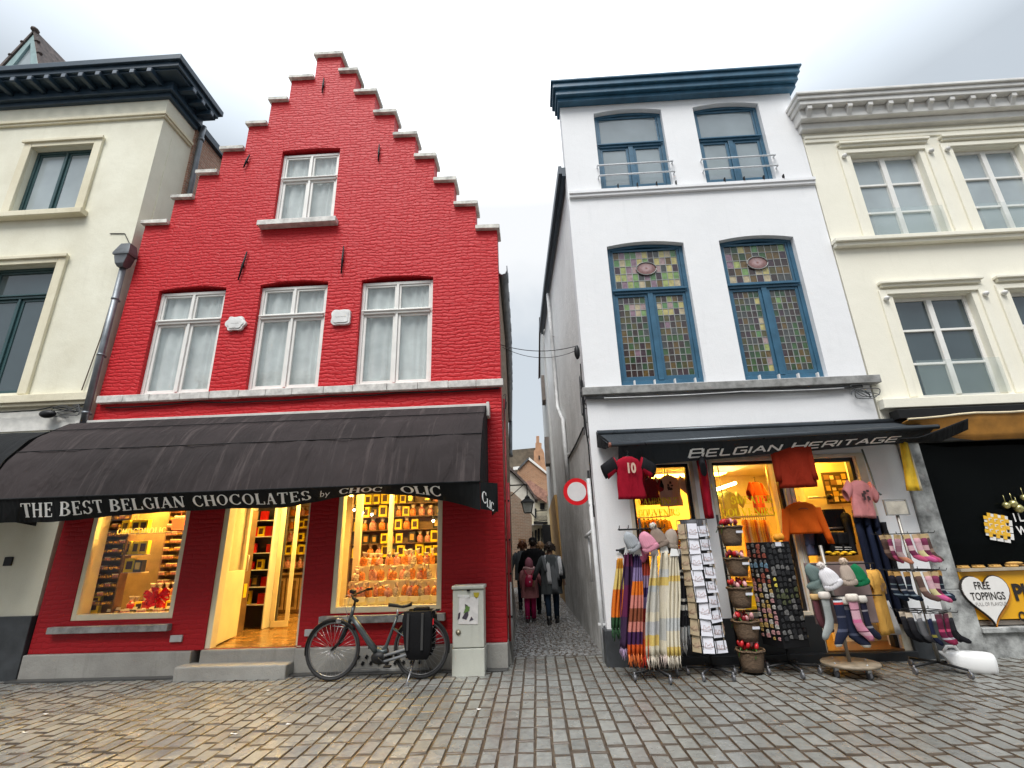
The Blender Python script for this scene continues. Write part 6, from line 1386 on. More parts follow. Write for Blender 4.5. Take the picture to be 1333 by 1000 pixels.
for a, st_, nr, ln_ in ((ANG[1], vc, 8, 'upright white greeting card with pink sketch, row %d from below on the card spinner'), (ANG[2], hcd, 9, 'wide white greeting card with skyline sketch, row %d from below on the card spinner'), (ANG[0], bc, 8, 'brown craft card on left edge of card spinner, row %d from below'), (ANG[3], bc, 8, 'brown craft card on right edge of card spinner, row %d from below')):
    t = Vector((math.sin(R(a)), -math.cos(R(a)), 0))
    for k in range(nr):
        z = zb_ + .01 + (zt_ - zb_ - .06) * k / nr; q = Vector((kx, ky, z)) + t * (.195 + rnd.uniform(0, .01)) + Vector((rnd.uniform(-.008, .008), 0, 0)); st_.put(q, (R(rnd.uniform(-9, -3)), R(rnd.uniform(-5, 5)), R(a + rnd.uniform(-5, 5))), ln_ % (k + 1))
# ================================================================== TULIP BASKETS
bsx = thing('basket_stand', 'black pole stand carrying wicker baskets of wooden tulips', 'display stand', (2.60, 7.32, 0))
m = MB(); m.tube([(2.60, 7.34, .02), (2.60, 7.34, 1.95)], .018, 8)
for z in (.25, .55, .85, 1.15, 1.5): m.tube([(2.6, 7.34, z), (2.6, 7.2, z)], .008, 6)
for a in (0, 2.1, 4.2): m.tube([(2.60, 7.34, .04), (2.6 + .22 * math.cos(a), 7.34 + .22 * math.sin(a), .015)], .012, 6)
m.build('pole', BASEM, bsx)
m_, nt_, N_, L_, B_ = _new('wicker'); v_ = texco(N_, L_); wv = N_.new('ShaderNodeTexWave'); wv.bands_direction = 'Z'; wv.inputs['Scale'].default_value = 22; wv.inputs['Distortion'].default_value = 4; wv.inputs['Detail Scale'].default_value = 3; L_.new(v_, wv.inputs['Vector'])
L_.new(ramp(N_, L_, wv.outputs['Fac'], [(.2, (.07, .04, .022)), (.8, (.25, .16, .09))]), B_.inputs['Base Color']); B_.inputs['Roughness'].default_value = .7; bumpn(N_, L_, B_, wv.outputs['Fac'], .9, .015); WICK = m_
def tulip(nm, col):
    th = thing(nm, 'tulip', 'wooden tulip', (0, 0, 0)); m = MB(); m.lathe([(0, -.035), (.02, -.03), (.027, 0), (.022, .025), (.008, .04), (0, .042)], (0, 0, 0), 8); m.build('bloom', mat('tulip ' + nm + str(col[0]), col, .35, var=.1), th)
    m = MB(); m.tube([(0, 0, -.03), (0, 0, -.16)], .006, 5); m.build('stem', mat('tulip stem green', (.05, .16, .03), .5), th); return Set(th)
TU = [('red', tulip('wooden_tulip', (.50, .015, .02))), ('dark red', tulip('wooden_tulip', (.24, .01, .02))), ('pale pink', tulip('wooden_tulip', (.66, .34, .34))), ('coral', tulip('wooden_tulip', (.66, .10, .06)))]
for bi, (px, pyt, pyb, rr, mix) in enumerate(((950, 686, 711, .155, (0, 1, 2)), (958, 727, 750, .155, (1, 1, 2, 0)), (962, 765, 791, .155, (0, 3, 1)), (970, 808, 834, .165, (0, 2, 3, 1)), (976, 846, 876, .17, (0, 0, 3)))):
    nm = ('topmost', 'second', 'middle', 'fourth', 'lowest')[bi]; Y = 7.12; a, b = at(px, pyt, Y), at(px + 1, pyb, Y); zb = max(.03, b.z)
    th = thing('wicker_basket', nm + ' wicker basket of tulips on the pole stand', 'basket', (a.x, Y, zb), 'baskets of wooden tulips'); h = a.z - zb
    m = MB(); m.lathe([(0, 0), (rr * .72, .0), (rr * .80, h * .3), (rr * .93, h * .75), (rr, h), (rr * .93, h), (rr * .85, h * .7), (0, h * .66)], (a.x, Y, zb), 20); m.build('basket_body', WICK, th)
    m = MB(); m.tube([(a.x + rr * math.cos(t * math.pi / 10), Y + rr * math.sin(t * math.pi / 10), zb + h + .006 * math.sin(t * 2)) for t in range(21)], .014, 6, cap=False); m.build('basket_rim', WICK, th)
    if bi < 4: m = MB(); m.cbox((a.x + .06, Y - rr * .97, zb + h * .72), (.09, .006, .03), (.1, 0, 0)); m.build('price_label', CARD, th)
    r_ = random.Random(bi)
    for k in range(13):
        nmc, st_ = TU[mix[k % len(mix)]]; an = k * 2.4; q = rr * .78 * math.sqrt((k + .5) / 13); st_.put((a.x + q * math.cos(an), Y + q * math.sin(an), zb + h + .045 + r_.uniform(-.015, .04)), (r_.uniform(-.5, .5), r_.uniform(-.5, .5), 0), '%s wooden tulip %s in the %s wicker basket' % (nmc, ('at the centre', 'left of centre', 'right of centre', 'behind the centre', 'near the left rim', 'near the right rim', 'near the front rim', 'near the back rim', 'at the far left', 'at the far right', 'at the front edge', 'at the back edge', 'leaning outwards')[k], nm), 'tulips in the %s basket' % nm)
# ================================================================== MAGNET TOWER
mx, my = 3.13, 7.12; mg = thing('magnet_tower', 'black rotating tower covered in small fridge magnets', 'display rack', (mx, my, 0))
ma, mb_ = at(1022, 705, my - .1), at(1036, 842, my - .1); zt2, zb2 = ma.z, mb_.z; MA = R(16); hw = .19
def rotp(x, y, z): return Vector((mx + x * math.cos(MA) - y * math.sin(MA), my + x * math.sin(MA) + y * math.cos(MA), z))
m = MB(); M = Matrix.Translation((mx, my, 0)) @ Matrix.Rotation(MA, 4, 'Z'); m.box(-hw, hw, -hw, hw, zb2, zt2, 0, M); m.build('tower_panels', mat('black display panel', (.008, .008, .009), .6, spec=.15), mg, bevel=.006)
m = MB(); m.tube([(mx, my, .1), (mx, my, zb2)], .02, 8); m.build('pole', BASEM, mg); castors(mg, (mx, my), .32, 5, .9)
MGC = [('pale', (.55, .53, .48)), ('brick red', (.35, .09, .06)), ('blue', (.16, .28, .38)), ('ochre', (.50, .34, .10)), ('grey', (.16, .155, .15)), ('dark olive', (.08, .09, .04)), ('pink', (.58, .30, .30)), ('near black', (.016, .016, .018)), ('yellow', (.75, .62, .08)), ('gold', (.55, .38, .14))]
MGS = []
for i, (nm, c) in enumerate(MGC):
    m = MB(); r_ = random.Random(i); m.prism([(-.022, 0), (.022, 0), (.024, .03), (.012, .042 + .006 * (i % 3)), (-.014, .040), (-.024, .028)], [], -.006, .004); o = m.build('fridge_magnet', mat('magnet ' + nm, c, .5, vs=60, var=.45)); tag(o, 'x', 'magnet'); o.location = (0, 0, 0); MGS.append(Set(o))
def magnets(face, ux, n_c, n_r, pick, lab):
    for r in range(n_r):
        for c in range(n_c):
            u = -hw + .045 + c * (2 * hw - .09) / max(1, n_c - 1); z = zt2 - .07 - r * (zt2 - zb2 - .10) / n_r
            z += rnd.uniform(-.012, .012); u += rnd.uniform(-.008, .008)
            q, rz = (rotp(u, -hw - .006, z), MA) if face == 'f' else ((rotp(-hw - .006, u, z), MA - R(90)) if face == 'l' else (rotp(hw + .006, u, z), MA + R(90)))
            k = pick(r, c); MGS[k].put(q, (0, R(rnd.uniform(-9, 9)), rz), MGC[k][0] + ' magnet, row %d down, column %d, ' % (r + 1, c + 1) + lab + ' of the black tower', 'magnets on the ' + lab, scale=rnd.uniform(.75, 1.35))
def pkf(r, c): return 8 if (r in (6, 7) and c == 0) else (5 if (r in (8, 9, 10) and rnd.random() < .6) else (7 if rnd.random() < .8 else 4))
magnets('l', 0, 4, 19, lambda r, c: (2 if r in (4,) else (1 if r in (2, 7) else (rnd.choice((0, 4, 4, 1)) if r < 8 else rnd.choice((0, 6, 3, 9, 0, 6))))), 'left side')
magnets('f', 0, 5, 17, pkf, 'front')
magnets('r', 0, 2, 16, lambda r, c: 9, 'right side')
m = MB(); m.cbox(rotp(.0, -hw - .012, zt2 - .03), (.09, .006, .05), (0, 0, MA)); m.build('price_label', CARD, mg)
m = MB(); q = at(1011, 700, 7.15); m.ball(q, (.05, .05, .05), 8, 6); m.ball(q + Vector((.06, 0, .01)), (.045, .04, .05), 8, 6); tag(m.build('toy', mat('orange plush', (.75, .30, .02), .8)), 'small orange and yellow toy on top of the magnet tower', 'toy')
# ================================================================== HAT AND SOCK STAND
hx, hy = 3.77, 6.93; ht = thing('hat_stand', 'wheeled stand with round wooden base carrying hats and thick socks', 'display stand', (hx, hy, 0))
m = MB(); m.lathe([(0, 0), (.315, 0), (.32, .01), (.32, .022), (.315, .03), (0, .03)], (hx, hy, .115), 32); m.build('base_disc', mat('scuffed plywood', (.24, .19, .13), .5, vs=8, var=.3), ht)
for a in (.3, 1.9, 3.5, 5.0):
    x, y = hx + .24 * math.cos(a), hy + .24 * math.sin(a); m = MB(); m.tube([(x - .014, y, .042), (x + .014, y, .042)], .042, 12); m.build('castor', mat('grey castor', (0, 0, 0)), ht); m = MB(); m.cbox((x, y, .092), (.045, .045, .045)); m.build('castor_bracket', STEEL, ht)
    m = MB(); m.ball((x, y, .148), .012, 6, 4); m.build('bolt', STEEL, ht)
m = MB(); m.tube([(hx, hy, .14), (hx - .02, hy + .05, 1.5)], .022, 8); m.build('pole', mat('worn steel pole', (.30, .28, .25), .4, .5), ht)
m = MB(); a, b = at(1047, 733, 7.05), at(1064, 813, 7.05); m.box(a.x, a.x + .78, 7.06, 7.08, b.z, a.z); m.build('back_board', mat('mauve brown board', (.20, .14, .13), .7), ht, bevel=.004)
m = MB()
for zz in (a.z - .02, a.z - .40): m.tube([(a.x, 6.92, zz), (a.x + .80, 6.90, zz)], .008, 6)
m.build('rail', BASEM, ht)
GH = 'hats on the round based stand'
beanie('grey green hat with black lining, leftmost of the upper row on the round based stand', at(1060, 757, 6.88), (.22, .26, .24), (0, R(155), 0), None, 1.1, GH, (.12, .16, .15))
beanie('teal grey hat behind the first hat on the round based stand', at(1068, 759, 6.93), (.14, .19, .18), (0, R(-28), 0), None, 1.0, GH)
beanie('white hat with large cuff and pompom on the round based stand', at(1087, 765, 6.78), (.70, .68, .70), (0, R(-24), 0), (.66, .60, .56), 1.15, GH)
beanie('beige hat with round fur pompom on the round based stand', at(1107, 762, 6.85), (.42, .34, .28), (0, R(-4), 0), (.58, .46, .36), .9, GH)
beanie('emerald green hat, rightmost of the upper row on the round based stand', at(1123, 762, 6.88), (.01, .15, .06), (0, R(-12), 0), None, .95, GH)
def sock_mb(h=.26, w=.045, foot=.13):
    m = MB(); pts = [(0, 0, 0, w), (0, 0, -.06, w), (0, 0, -h * .5, w * .95), (.0, 0, -h * .78, w * 1.0), (.02, 0, -h, w * 1.05), (.055, 0, -h - .035, w * .9), (foot, 0, -h - .075, w * .78), (foot + .03, 0, -h - .09, w * .35)]
    rings = []
    for i, (x, y, z, r) in enumerate(pts):
        a = Vector(pts[max(0, i - 1)][:3]); b = Vector(pts[min(len(pts) - 1, i + 1)][:3]); t = (b - a).normalized(); u = Vector((t.z, 0, -t.x)); rings.append([Vector((x, y, z)) + u * r * math.cos(q) + Vector((0, 1, 0)) * r * .42 * math.sin(q) for q in [2 * math.pi * k / 12 for k in range(12)]])
    m.loft(rings); return m
def sock(label, c, stops, rz=0, s=1.0, cuffc=None, group=None, tilt=0, header=None, hsz=.035, foot=.13):
    th = thing('sock', label, 'sock', c, group); m = sock_mb(foot=foot); M = Matrix.Translation(c) @ Matrix.Rotation(rz, 4, 'Z') @ Matrix.Rotation(tilt, 4, 'Y') @ Matrix.Scale(s, 4); m.v = [tuple(M @ Vector(v)) for v in m.v]
    m.build('sock_body', stripes('sock ' + label[:34], stops, -.36 * s, 0), th)
    if cuffc: m = MB(); m.lathe([(.05, -.03), (.062, -.015), (.062, .015), (.05, .03)], (0, 0, 0), 12, 0, M, sy=.6); m.build('cuff', cloth('cuff %.2f %.2f' % cuffc[:2], cuffc, fold=.015), th)
    if header: m = MB(); m.box(-.045, .045, -.012, .012, -.01, hsz, 0, M); m.build('card_header', header, th)
    return th
GS = 'thick socks on the round based stand'
sock('maroon thick sock with tan cuff on the round based stand', at(1061, 777, 6.86), [(0, (.14, .05, .06))], R(20), 1.15, (.55, .36, .16), GS)
sock('pale grey sock with white fur cuff on the round based stand', at(1073, 775, 6.78), [(0, (.32, .34, .33)), (.75, (.36, .38, .37))], R(200), 1.35, (.66, .60, .54), GS, foot=.09)
sock('navy tartan sock, left one of the dark pair', at(1090, 780, 6.78), [(0, Wc), (.05, (.02, .025, .05)), (.3, (.08, .09, .14)), (.36, (.02, .025, .05)), (.6, (.10, .10, .13)), (.64, (.02, .025, .05)), (.88, (.45, .04, .04)), (.93, (.5, .55, .6)), (.97, (.02, .02, .03))], R(190), 1.45, None, GS, foot=.08)
sock('navy tartan sock, right one of the dark pair', at(1098, 782, 6.82), [(0, Wc), (.05, (.02, .025, .05)), (.25, (.08, .09, .14)), (.3, (.02, .025, .05)), (.8, (.1, .1, .12))], R(-5), 1.45, (.6, .56, .5), GS, foot=.10)
sock('pink patterned sock with cream fur cuff on the round based stand', at(1109, 778, 6.76), [(0, (.62, .24, .34)), (.12, (.66, .40, .46)), (.2, (.16, .05, .08)), (.23, (.62, .26, .36)), (.42, (.68, .16, .32)), (.5, (.66, .40, .46)), (.7, (.14, .05, .08)), (.73, (.62, .30, .38))], R(10), 1.35, (.70, .62, .54), GS, foot=.09)
sock('dark navy sock with white flecks at the right of the round based stand', at(1122, 780, 6.84), [(0, (.02, .025, .05)), (.3, (.3, .3, .33)), (.35, (.02, .02, .04)), (.7, (.3, .28, .3)), (.74, (.02, .02, .04))], R(30), 1.3, (.62, .58, .52), GS)
# ================================================================== SOCK SPINNER
qx, qy = 4.84, 6.98; ss = thing('sock_spinner', 'three tier rotating sock rack on black cross base by the stone pier', 'display rack', (qx, qy, 0))
q0 = at(1198, 662, 7.0); q1 = at(1240, 868, 7.0)
m = MB(); m.tube([(qx + .02, qy, .1), (qx - .0, qy, q0.z)], .02, 8); m.build('pole', mat('worn steel pole', (0, 0, 0)), ss); castors(ss, (qx + .0, qy), .36, 4, .25)
m = MB(); m.cbox((qx, qy - .02, q0.z + .02), (.27, .014, .17)); sg = m.build('sign_board', mat('aged paper sign', (.46, .42, .35), .6, vs=9, var=.2), ss)
m = MB(); frame_ring(m, qx - .15, qx + .15, q0.z - .08, q0.z + .13, qy - .035, qy - .005, .014); m.build('sign_frame', mat('grey sign frame', (.22, .22, .21), .5), ss)
SOCKP = [('pink and burgundy', [(0, (.55, .10, .20)), (.3, (.16, .03, .07)), (.5, (.62, .40, .42)), (.7, (.20, .04, .09))], (.50, .36, .18)), ('salmon and mauve', [(0, (.62, .26, .16)), (.25, (.45, .33, .33)), (.45, (.30, .14, .18)), (.7, (.42, .24, .27))], (.50, .36, .18)), ('navy striped', [(0, (.02, .03, .05)), (.2, (.25, .32, .38)), (.26, (.02, .03, .05)), (.4, (.3, .3, .32)), (.46, (.02, .025, .04)), (.62, (.2, .26, .28)), (.66, (.02, .02, .03))], (.50, .28, .08)), ('brown flecked', [(0, (.12, .07, .06)), (.4, (.30, .20, .15)), (.55, (.10, .06, .05))], (.55, .40, .22)), ('pale pink and yellow', [(0, (.62, .12, .30)), (.25, (.66, .58, .30)), (.5, (.66, .42, .46)), (.8, (.60, .34, .38))], (.60, .42, .25)), ('black', [(0, (.015, .015, .018)), (.5, (.03, .03, .035))], (.66, .56, .44)), ('charcoal', [(0, (.10, .10, .11)), (.3, (.16, .16, .17))], (.70, .68, .66)), ('navy', [(0, (.015, .02, .05)), (.3, (.30, .26, .05)), (.4, (.015, .02, .05))], (.70, .70, .70)), ('burgundy star', [(0, (.3, .03, .08)), (.2, (.5, .45, .5)), (.28, (.16, .02, .06)), (.5, (.6, .08, .18)), (.6, (.14, .02, .05))], (.12, .03, .05))]
for ti, (zpx, kinds, rad) in enumerate(((698, (3, 0, 1, 0, 4, 0), .24), (746, (2, 2, 2, 3, 4, 0), .25), (800, (5, 5, 6, 7, 8, 8), .24))):
    zt3 = at(1205, zpx, 6.95).z - .02; m = MB(); m.tube([(qx + rad * math.cos(t * math.pi / 8), qy + rad * math.sin(t * math.pi / 8), zt3 + .06) for t in range(17)], .006, 5, cap=False)
    for t in range(8): a = t * math.pi / 4; m.tube([(qx, qy, zt3 + .06), (qx + (rad + .09) * math.cos(a), qy + (rad + .09) * math.sin(a), zt3 + .06), (qx + (rad + .10) * math.cos(a), qy + (rad + .10) * math.sin(a), zt3 + .085)], .005, 5)
    m.build('wire_tier', BASEM, ss)
    for k in range(9):
        a = R(172 + k * 24); kd = kinds[k % 6]; nm, stp, hd = SOCKP[kd]; tn = ('top', 'middle', 'lower')[ti]
        key = (kd,); c = Vector((qx + rad * math.cos(a), qy + rad * math.sin(a), zt3))
        if kd not in globals().setdefault('SKP', {}):
            o = sock('socks', Vector((0, 0, 0)), stp, 0, .82, None, None, 0, mat('sock header %d' % kd, hd, .6), .06); o['label'] = 'x'; SKP[kd] = Set(o)
        SKP[kd].put(c, (R(rnd.uniform(-6, 6)), R(rnd.uniform(-8, 8)), R(rnd.uniform(-35, 25))), '%s sock, place %d on the %s tier of the sock spinner' % (nm, k + 1, tn), '%s socks on the %s tier' % (nm, tn))
# white jug lying by the pier
jg = thing('plastic_jug', 'white plastic jug lying on its side on the paving by the stone pier', 'jug', atz(1285, 880, 0)); J = atz(1284, 879, 0); J = Vector((J.x - .02, J.y + .12, .115)); JA = Matrix.Translation(J) @ Matrix.Rotation(R(-8), 4, 'Z') @ Matrix.Rotation(R(4), 4, 'Y')
m = MB(); rings = []
for x, ry, rz_, dz in ((-.34, .012, .012, .085), (-.29, .03, .035, .06), (-.24, .07, .085, .02), (-.18, .095, .115, .0), (0, .10, .125, -.005), (.15, .10, .125, -.005), (.20, .095, .12, -.005), (.215, .07, .09, -.005)):
    rings.append([JA @ Vector((x, ry * math.copysign(abs(math.cos(q)) ** .7, math.cos(q)), dz + rz_ * math.copysign(abs(math.sin(q)) ** .7, math.sin(q)))) for q in [2 * math.pi * k / 20 for k in range(20)]])
m.loft(rings); m.build('jug_body', mat('white polythene', (.80, .80, .79), .3, var=.03), jg)
m = MB(); m.tube([JA @ Vector(q) for q in ((-.30, -.02, .09), (-.26, -.03, .155), (-.17, -.03, .16), (-.14, -.02, .10))], [.016, .018, .018, .02], 8); m.build('handle', mat('white polythene', (0, 0, 0)), jg)
# ================================================================== SHOP LIGHTS
def panel_light(label, c, w, d, e, col, cat='ceiling light'):
    th = thing('ceiling_light', label, cat, c)
    m = MB(); m.box(c[0] - w / 2 - .02, c[0] + w / 2 + .02, c[1] - d / 2 - .02, c[1] + d / 2 + .02, c[2] + .005, c[2] + .05); m.build('light_housing', WPLAST, th)
    m = MB(); m.box(c[0] - w / 2, c[0] + w / 2, c[1] - d / 2, c[1] + d / 2, c[2] - .012, c[2] + .004); m.build('light_diffuser', emis('lit diffuser %.1f %.2f' % (e, col[1]), col, e), th)
WARM = (1, .64, .15); AMB = (1, .53, .05)
panel_light('long lit ceiling panel just behind the left chocolate window', (-6.2, 8.45, 2.84), 1.3, .22, 74, WARM)
panel_light('long lit ceiling panel just behind the right chocolate window', (-2.25, 8.45, 2.84), 1.4, .22, 42, WARM)
panel_light('lit ceiling panel over the chocolate shop entrance', (-4.2, 9.2, 2.84), .9, .35, 40, WARM)
panel_light('lit ceiling panel deep inside the chocolate shop', (-3.4, 11.2, 2.84), 1.6, .5, 26, WARM)
panel_light('lit ceiling panel behind the narrow souvenir window', (1.95, 8.75, 2.90), .7, .25, 26, AMB)
panel_light('lit ceiling panel over the souvenir doorway', (4.35, 8.14, 2.90), .8, .16, 26, AMB)
panel_light('lit ceiling panel behind the wide souvenir window', (3.2, 10.3, 2.90), 1.4, .4, 24, AMB)
tb = thing('fluorescent_tube', 'glowing fluorescent tube slanting across the souvenir shop ceiling', 'lamp', (3.3, 9.3, 2.8))
a, b = at(931, 638, 9.2), at(957, 629, 10.0); a.z = min(a.z, 2.82); b.z = min(b.z, 2.85); m = MB(); m.tube([a, b], .03, 8); m.build('glowing_tube', emis('tube glow', (1, .78, .30), 16), tb)
m = MB(); m.box(min(a.x, b.x), max(a.x, b.x), a.y, b.y, 2.9, 2.94); m.build('tube_fitting', WPLAST, tb)
# ================================================================== CHOCOLATE SHOP GOODS
YB = mat('yellow gift card', (.80, .62, .02), .45, var=.05); CHB = mat('dark chocolate brown', (.055, .022, .012), .45); GOLDF = mat('gold foil', (.70, .46, .12), .25, .6); REDF = mat('red gift paper', (.60, .015, .01), .4); ORF = mat('orange gift paper', (.80, .16, .01), .4)
CREAMP = mat('cream price card', (.74, .68, .50), .6, var=.03); PINKP = mat('pink praline bag', (.60, .26, .22), .35, vs=30, var=.4); ORP = mat('orange praline bag', (.70, .22, .03), .3, vs=30, var=.4); SHW = mat('shelf wood', (.20, .11, .05), .5, vs=6, var=.25); CLB = mat('clear bag film', (.55, .45, .38), .2, vs=20, var=.3)
def shelf_unit(label, x0, x1, y0, y1, zs, mt, uprights=True, back=True, z0=.34):
    th = thing('shelf_unit', label, 'shelf', ((x0 + x1) / 2, (y0 + y1) / 2, z0))
    for z in zs: m = MB(); m.box(x0, x1, y0, y1, z - .015, z); m.build('shelf_board', mt, th)
    if uprights:
        for x in (x0, x1 - .02): m = MB(); m.box(x - .003, x + .023, y0 - .002, y1, z0, max(zs) + .25); m.build('upright', mt, th)
    if back: m = MB(); m.box(x0 + .024, x1 - .024, y1 + .001, y1 + .02, z0, max(zs) + .25); m.build('back_panel', mt, th)
    return th
def proto_box(w, d, h, mt, lid=None, win=None, name='gift_box', cat='gift box'):
    th = thing(name, 'x', cat, (0, 0, 0)); m = MB(); m.box(-w / 2, w / 2, -d / 2, d / 2, 0, h); m.build('box', mt, th, bevel=.004)
    if win: m = MB(); m.box(-w * .3, w * .3, -d / 2 - .003, -d / 2 - .0005, h * .22, h * .8); m.build('box_window', win, th)
    if lid: m = MB(); m.box(-w / 2 - .003, w / 2 + .003, -d / 2 - .003, d / 2 + .003, h * .78, h + .004); m.build('lid', lid, th)
    return Set(th)
def proto_bag(w, h, mt, top, name='praline_bag'):
    th = thing(name, 'x', 'sweet bag', (0, 0, 0)); m = MB(); m.loft([ell(0, 0, z * h, w / 2 * a, w * .3 * b, 12) for z, a, b in ((0, .85, .8), (.15, 1, 1), (.5, .98, .95), (.66, .5, .5))]); m.build('bag', mt, th)
    m = MB(); m.loft([ell(0, 0, z * h, w / 2 * a, w * .3 * b, 12) for z, a, b in ((.64, .36, .4), (.72, .42, .3), (.9, .7, .3), (1, .8, .2))]); m.build('bag_top', CLB, th)
    m = MB(); m.ball((0, -w * .18, .66 * h), (.02, .012, .012), 6, 4); m.build('ribbon', top, th); return Set(th)
yel = proto_box(.15, .08, .21, YB, None, CHB); trf = proto_box(.075, .1, .045, GOLDF, CHB, None, 'truffle_tray', 'truffle tray'); trr = proto_box(.085, .1, .05, PINKP, CREAMP, None, 'praline_tray', 'praline tray')
bagp = proto_bag(.13, .24, PINKP, REDF); bago = proto_bag(.13, .24, ORP, GOLDF); bagc = proto_bag(.13, .22, mat('clear praline bag', (.62, .50, .42), .25, vs=30, var=.5), PINKP); redb = proto_box(.13, .09, .17, REDF, None, None); blkb = proto_box(.13, .1, .18, mat('black gift card', (.02, .018, .018), .4), None, GOLDF)
m = MB(); m.prism([(-.035, 0), (.035, 0), (.035, .04), (-.035, .04)], [], -.002, .002); pc_ = m.build('price_card', CREAMP); tag(pc_, 'x', 'price card'); pcs = Set(pc_)
def r_u(a, b): return rnd.uniform(a, b)
# --- left window
wt = thing('window_table', 'display platform inside the left chocolate window', 'display table', (-6.2, 8.1, .34)); m = MB(); m.box(-6.98, -5.42, 8.04, 8.55, .34, .80); m.build('platform', CW, wt)
ZS = [.95 + .13 * i for i in range(13)]; TX0, TX1 = -7.27, at(160, 740, 8.1).x; PX0, PX1 = at(208, 740, 8.62).x, at(250, 740, 8.62).x
shelf_unit('brown truffle shelves at the left of the left chocolate window', TX0, TX1, 8.06, 8.22, ZS, SHW, z0=.34)
for r, z in enumerate(ZS):
    for c in range(int((TX1 - TX0 - .04) / .092)): (trf, trf, trr, trf)[(c + r * 3) % 4].put((TX0 + .07 + c * .092, 8.10, z), (0, 0, r_u(-.15, .15)), 'small sweet tray %d from left, shelf %d up, brown truffle shelves' % (c + 1, r + 1), 'trays on the brown truffle shelves')
shelf_unit('praline shelves at the right of the left chocolate window', PX0, PX1, 8.6, 8.76, ZS[2:], SHW, z0=.34)
for r, z in enumerate(ZS[2:]):
    for c in range(int((PX1 - PX0 - .04) / .1)): (trr, trr, trf)[(c + r) % 3].put((PX0 + .07 + c * .1, 8.63, z), (0, 0, r_u(-.15, .15)), 'praline tray %d from left, shelf %d up, shelves right of left window' % (c + 1, r + 1), 'trays on the praline shelves')
th = thing('backdrop_panel', 'grey brown display panel in the middle behind the left chocolate window', 'panel', (-6.1, 8.8, .34)); m = MB(); m.box(-7.25, -5.06, 8.80, 8.84, .34, 2.9); m.build('panel_board', mat('olive brown panel', (.30, .20, .08), .6, vs=2, var=.3), th)
th = thing('glass_shelf', 'hanging glass shelf across the top of the left chocolate window', 'shelf', (-6.2, 8.1, 1.9)); p0 = at(158, 695, 8.05); m = MB(); m.box(-6.75, -5.62, 7.98, 8.14, p0.z - .012, p0.z); m.build('shelf_board', CLB, th); m = MB(); [m.tube([(x, 8.06, p0.z), (x, 8.06, 2.9)], .005, 5) for x in (-6.6, -5.75)]; m.build('hanging_wire', STEEL, th)
for px, py, n in ((164, 694, 'left'), (177, 694, 'middle'), (187, 694, 'right')): q = at(px, py, 8.05); yel.put((q.x, 8.05, p0.z), (0, 0, R(rnd.uniform(-12, 12))), 'yellow gift box standing on the hanging glass shelf, ' + n, 'yellow boxes in the left window')
th = thing('glass_shelf', 'small glass shelf in the middle of the left chocolate window', 'shelf', (-6.1, 8.2, 1.6)); q = at(175, 722, 8.15); m = MB(); m.box(q.x - .18, q.x + .2, 8.08, 8.24, q.z - .012, q.z); m.build('shelf_board', CLB, th)
for i, dx in enumerate((-.12, .03, .15)): yel.put((q.x + dx, 8.15, q.z), (0, 0, R(rnd.uniform(-12, 12))), 'yellow gift box on the small middle glass shelf, number %d from the left' % (i + 1), 'yellow boxes in the left window')
q = at(168, 745, 8.15); th = thing('glass_shelf', 'lowest small glass shelf in the left chocolate window', 'shelf', q); m = MB(); m.box(q.x - .1, q.x + .26, 8.08, 8.24, q.z - .012, q.z); m.build('shelf_board', CLB, th)
yel.put((q.x, 8.15, q.z), (0, 0, .2), 'yellow gift box alone on the lowest small glass shelf', 'yellow boxes in the left window'); blkb.put((q.x + .16, 8.15, q.z), (0, 0, 0), 'black gift box beside the yellow one on the lowest small glass shelf', 'black boxes in the left window')
for i, px in enumerate((108, 121)): q = at(px, 800, 8.12); yel.put((q.x, 8.12, .80), (0, 0, R(10)), 'large open yellow box at bottom left of the left window, ' + ('outer' if i == 0 else 'inner'), 'open yellow boxes', scale=(1.1, 1, 1.45))
q = at(233, 688, 7.95); th = thing('added_glow_bag', 'orange red gift bag with added glow hanging at the top right of the left window', 'gift bag', q)
m = MB(); rr = []
for z, w_ in ((0, .11), (.06, .13), (.12, .125), (.17, .14)): rr.append([Vector((q.x + w_ * math.cos(t) * (1 + .08 * math.cos(5 * t)), 7.95 + .06 * math.sin(t), q.z - .02 + z)) for t in [2 * math.pi * k / 20 for k in range(20)]])
m.loft(rr); m.build('bag', emis('orange paper with added glow', (.95, .12, .02), .9), th); m = MB(); m.tube([(q.x, 7.95, q.z + .14), (q.x, 7.95, 2.9)], .004, 5); m.build('cord', STEEL, th)  # glow is put into the gift bag's paper; no lamp inside
# big red bow / bouquet
q = at(205, 777, 8.08); r_ = random.Random(5); th = thing('red_bow', 'large shiny red bow of curled ribbon at the bottom right of the left window', 'bow', (q.x, 8.08, q.z - .12))
m = MB()
for k in range(34):
    a = r_.uniform(0, 6.28); b = r_.uniform(-1.2, 1.2); d_ = Vector((math.cos(a) * math.cos(b) * 1.35, -abs(math.sin(a)) * .5, math.sin(b) * .9)); e_ = Vector((-math.sin(a), 0, math.cos(a))) * .03
    m.sheet([[q + d_ * .165 * math.sin(t * .45) + e_ * math.sin(t) * 1.2 + Vector((0, -.02 * t / 7, s)) for s in (-.016, .016)] for t in range(8)])
m.build('ribbon_loops', mat('shiny red ribbon', (.62, .005, .02), .25, var=.2), th); 
r_ = random.Random(11)
for i in range(26):
    x = -6.60 + (i % 13) * .09 + r_.uniform(-.02, .02); y = 8.10 + (i // 13) * .10; (trr if i % 3 else trf).put((x, y, .80), (R(-8), 0, r_.uniform(-.3, .3)), '%s tray %d from left in %s row of left window platform' % ('pink' if i % 3 else 'gold', i % 13 + 1, ('front', 'second')[i // 13]), 'trays on the left platform')
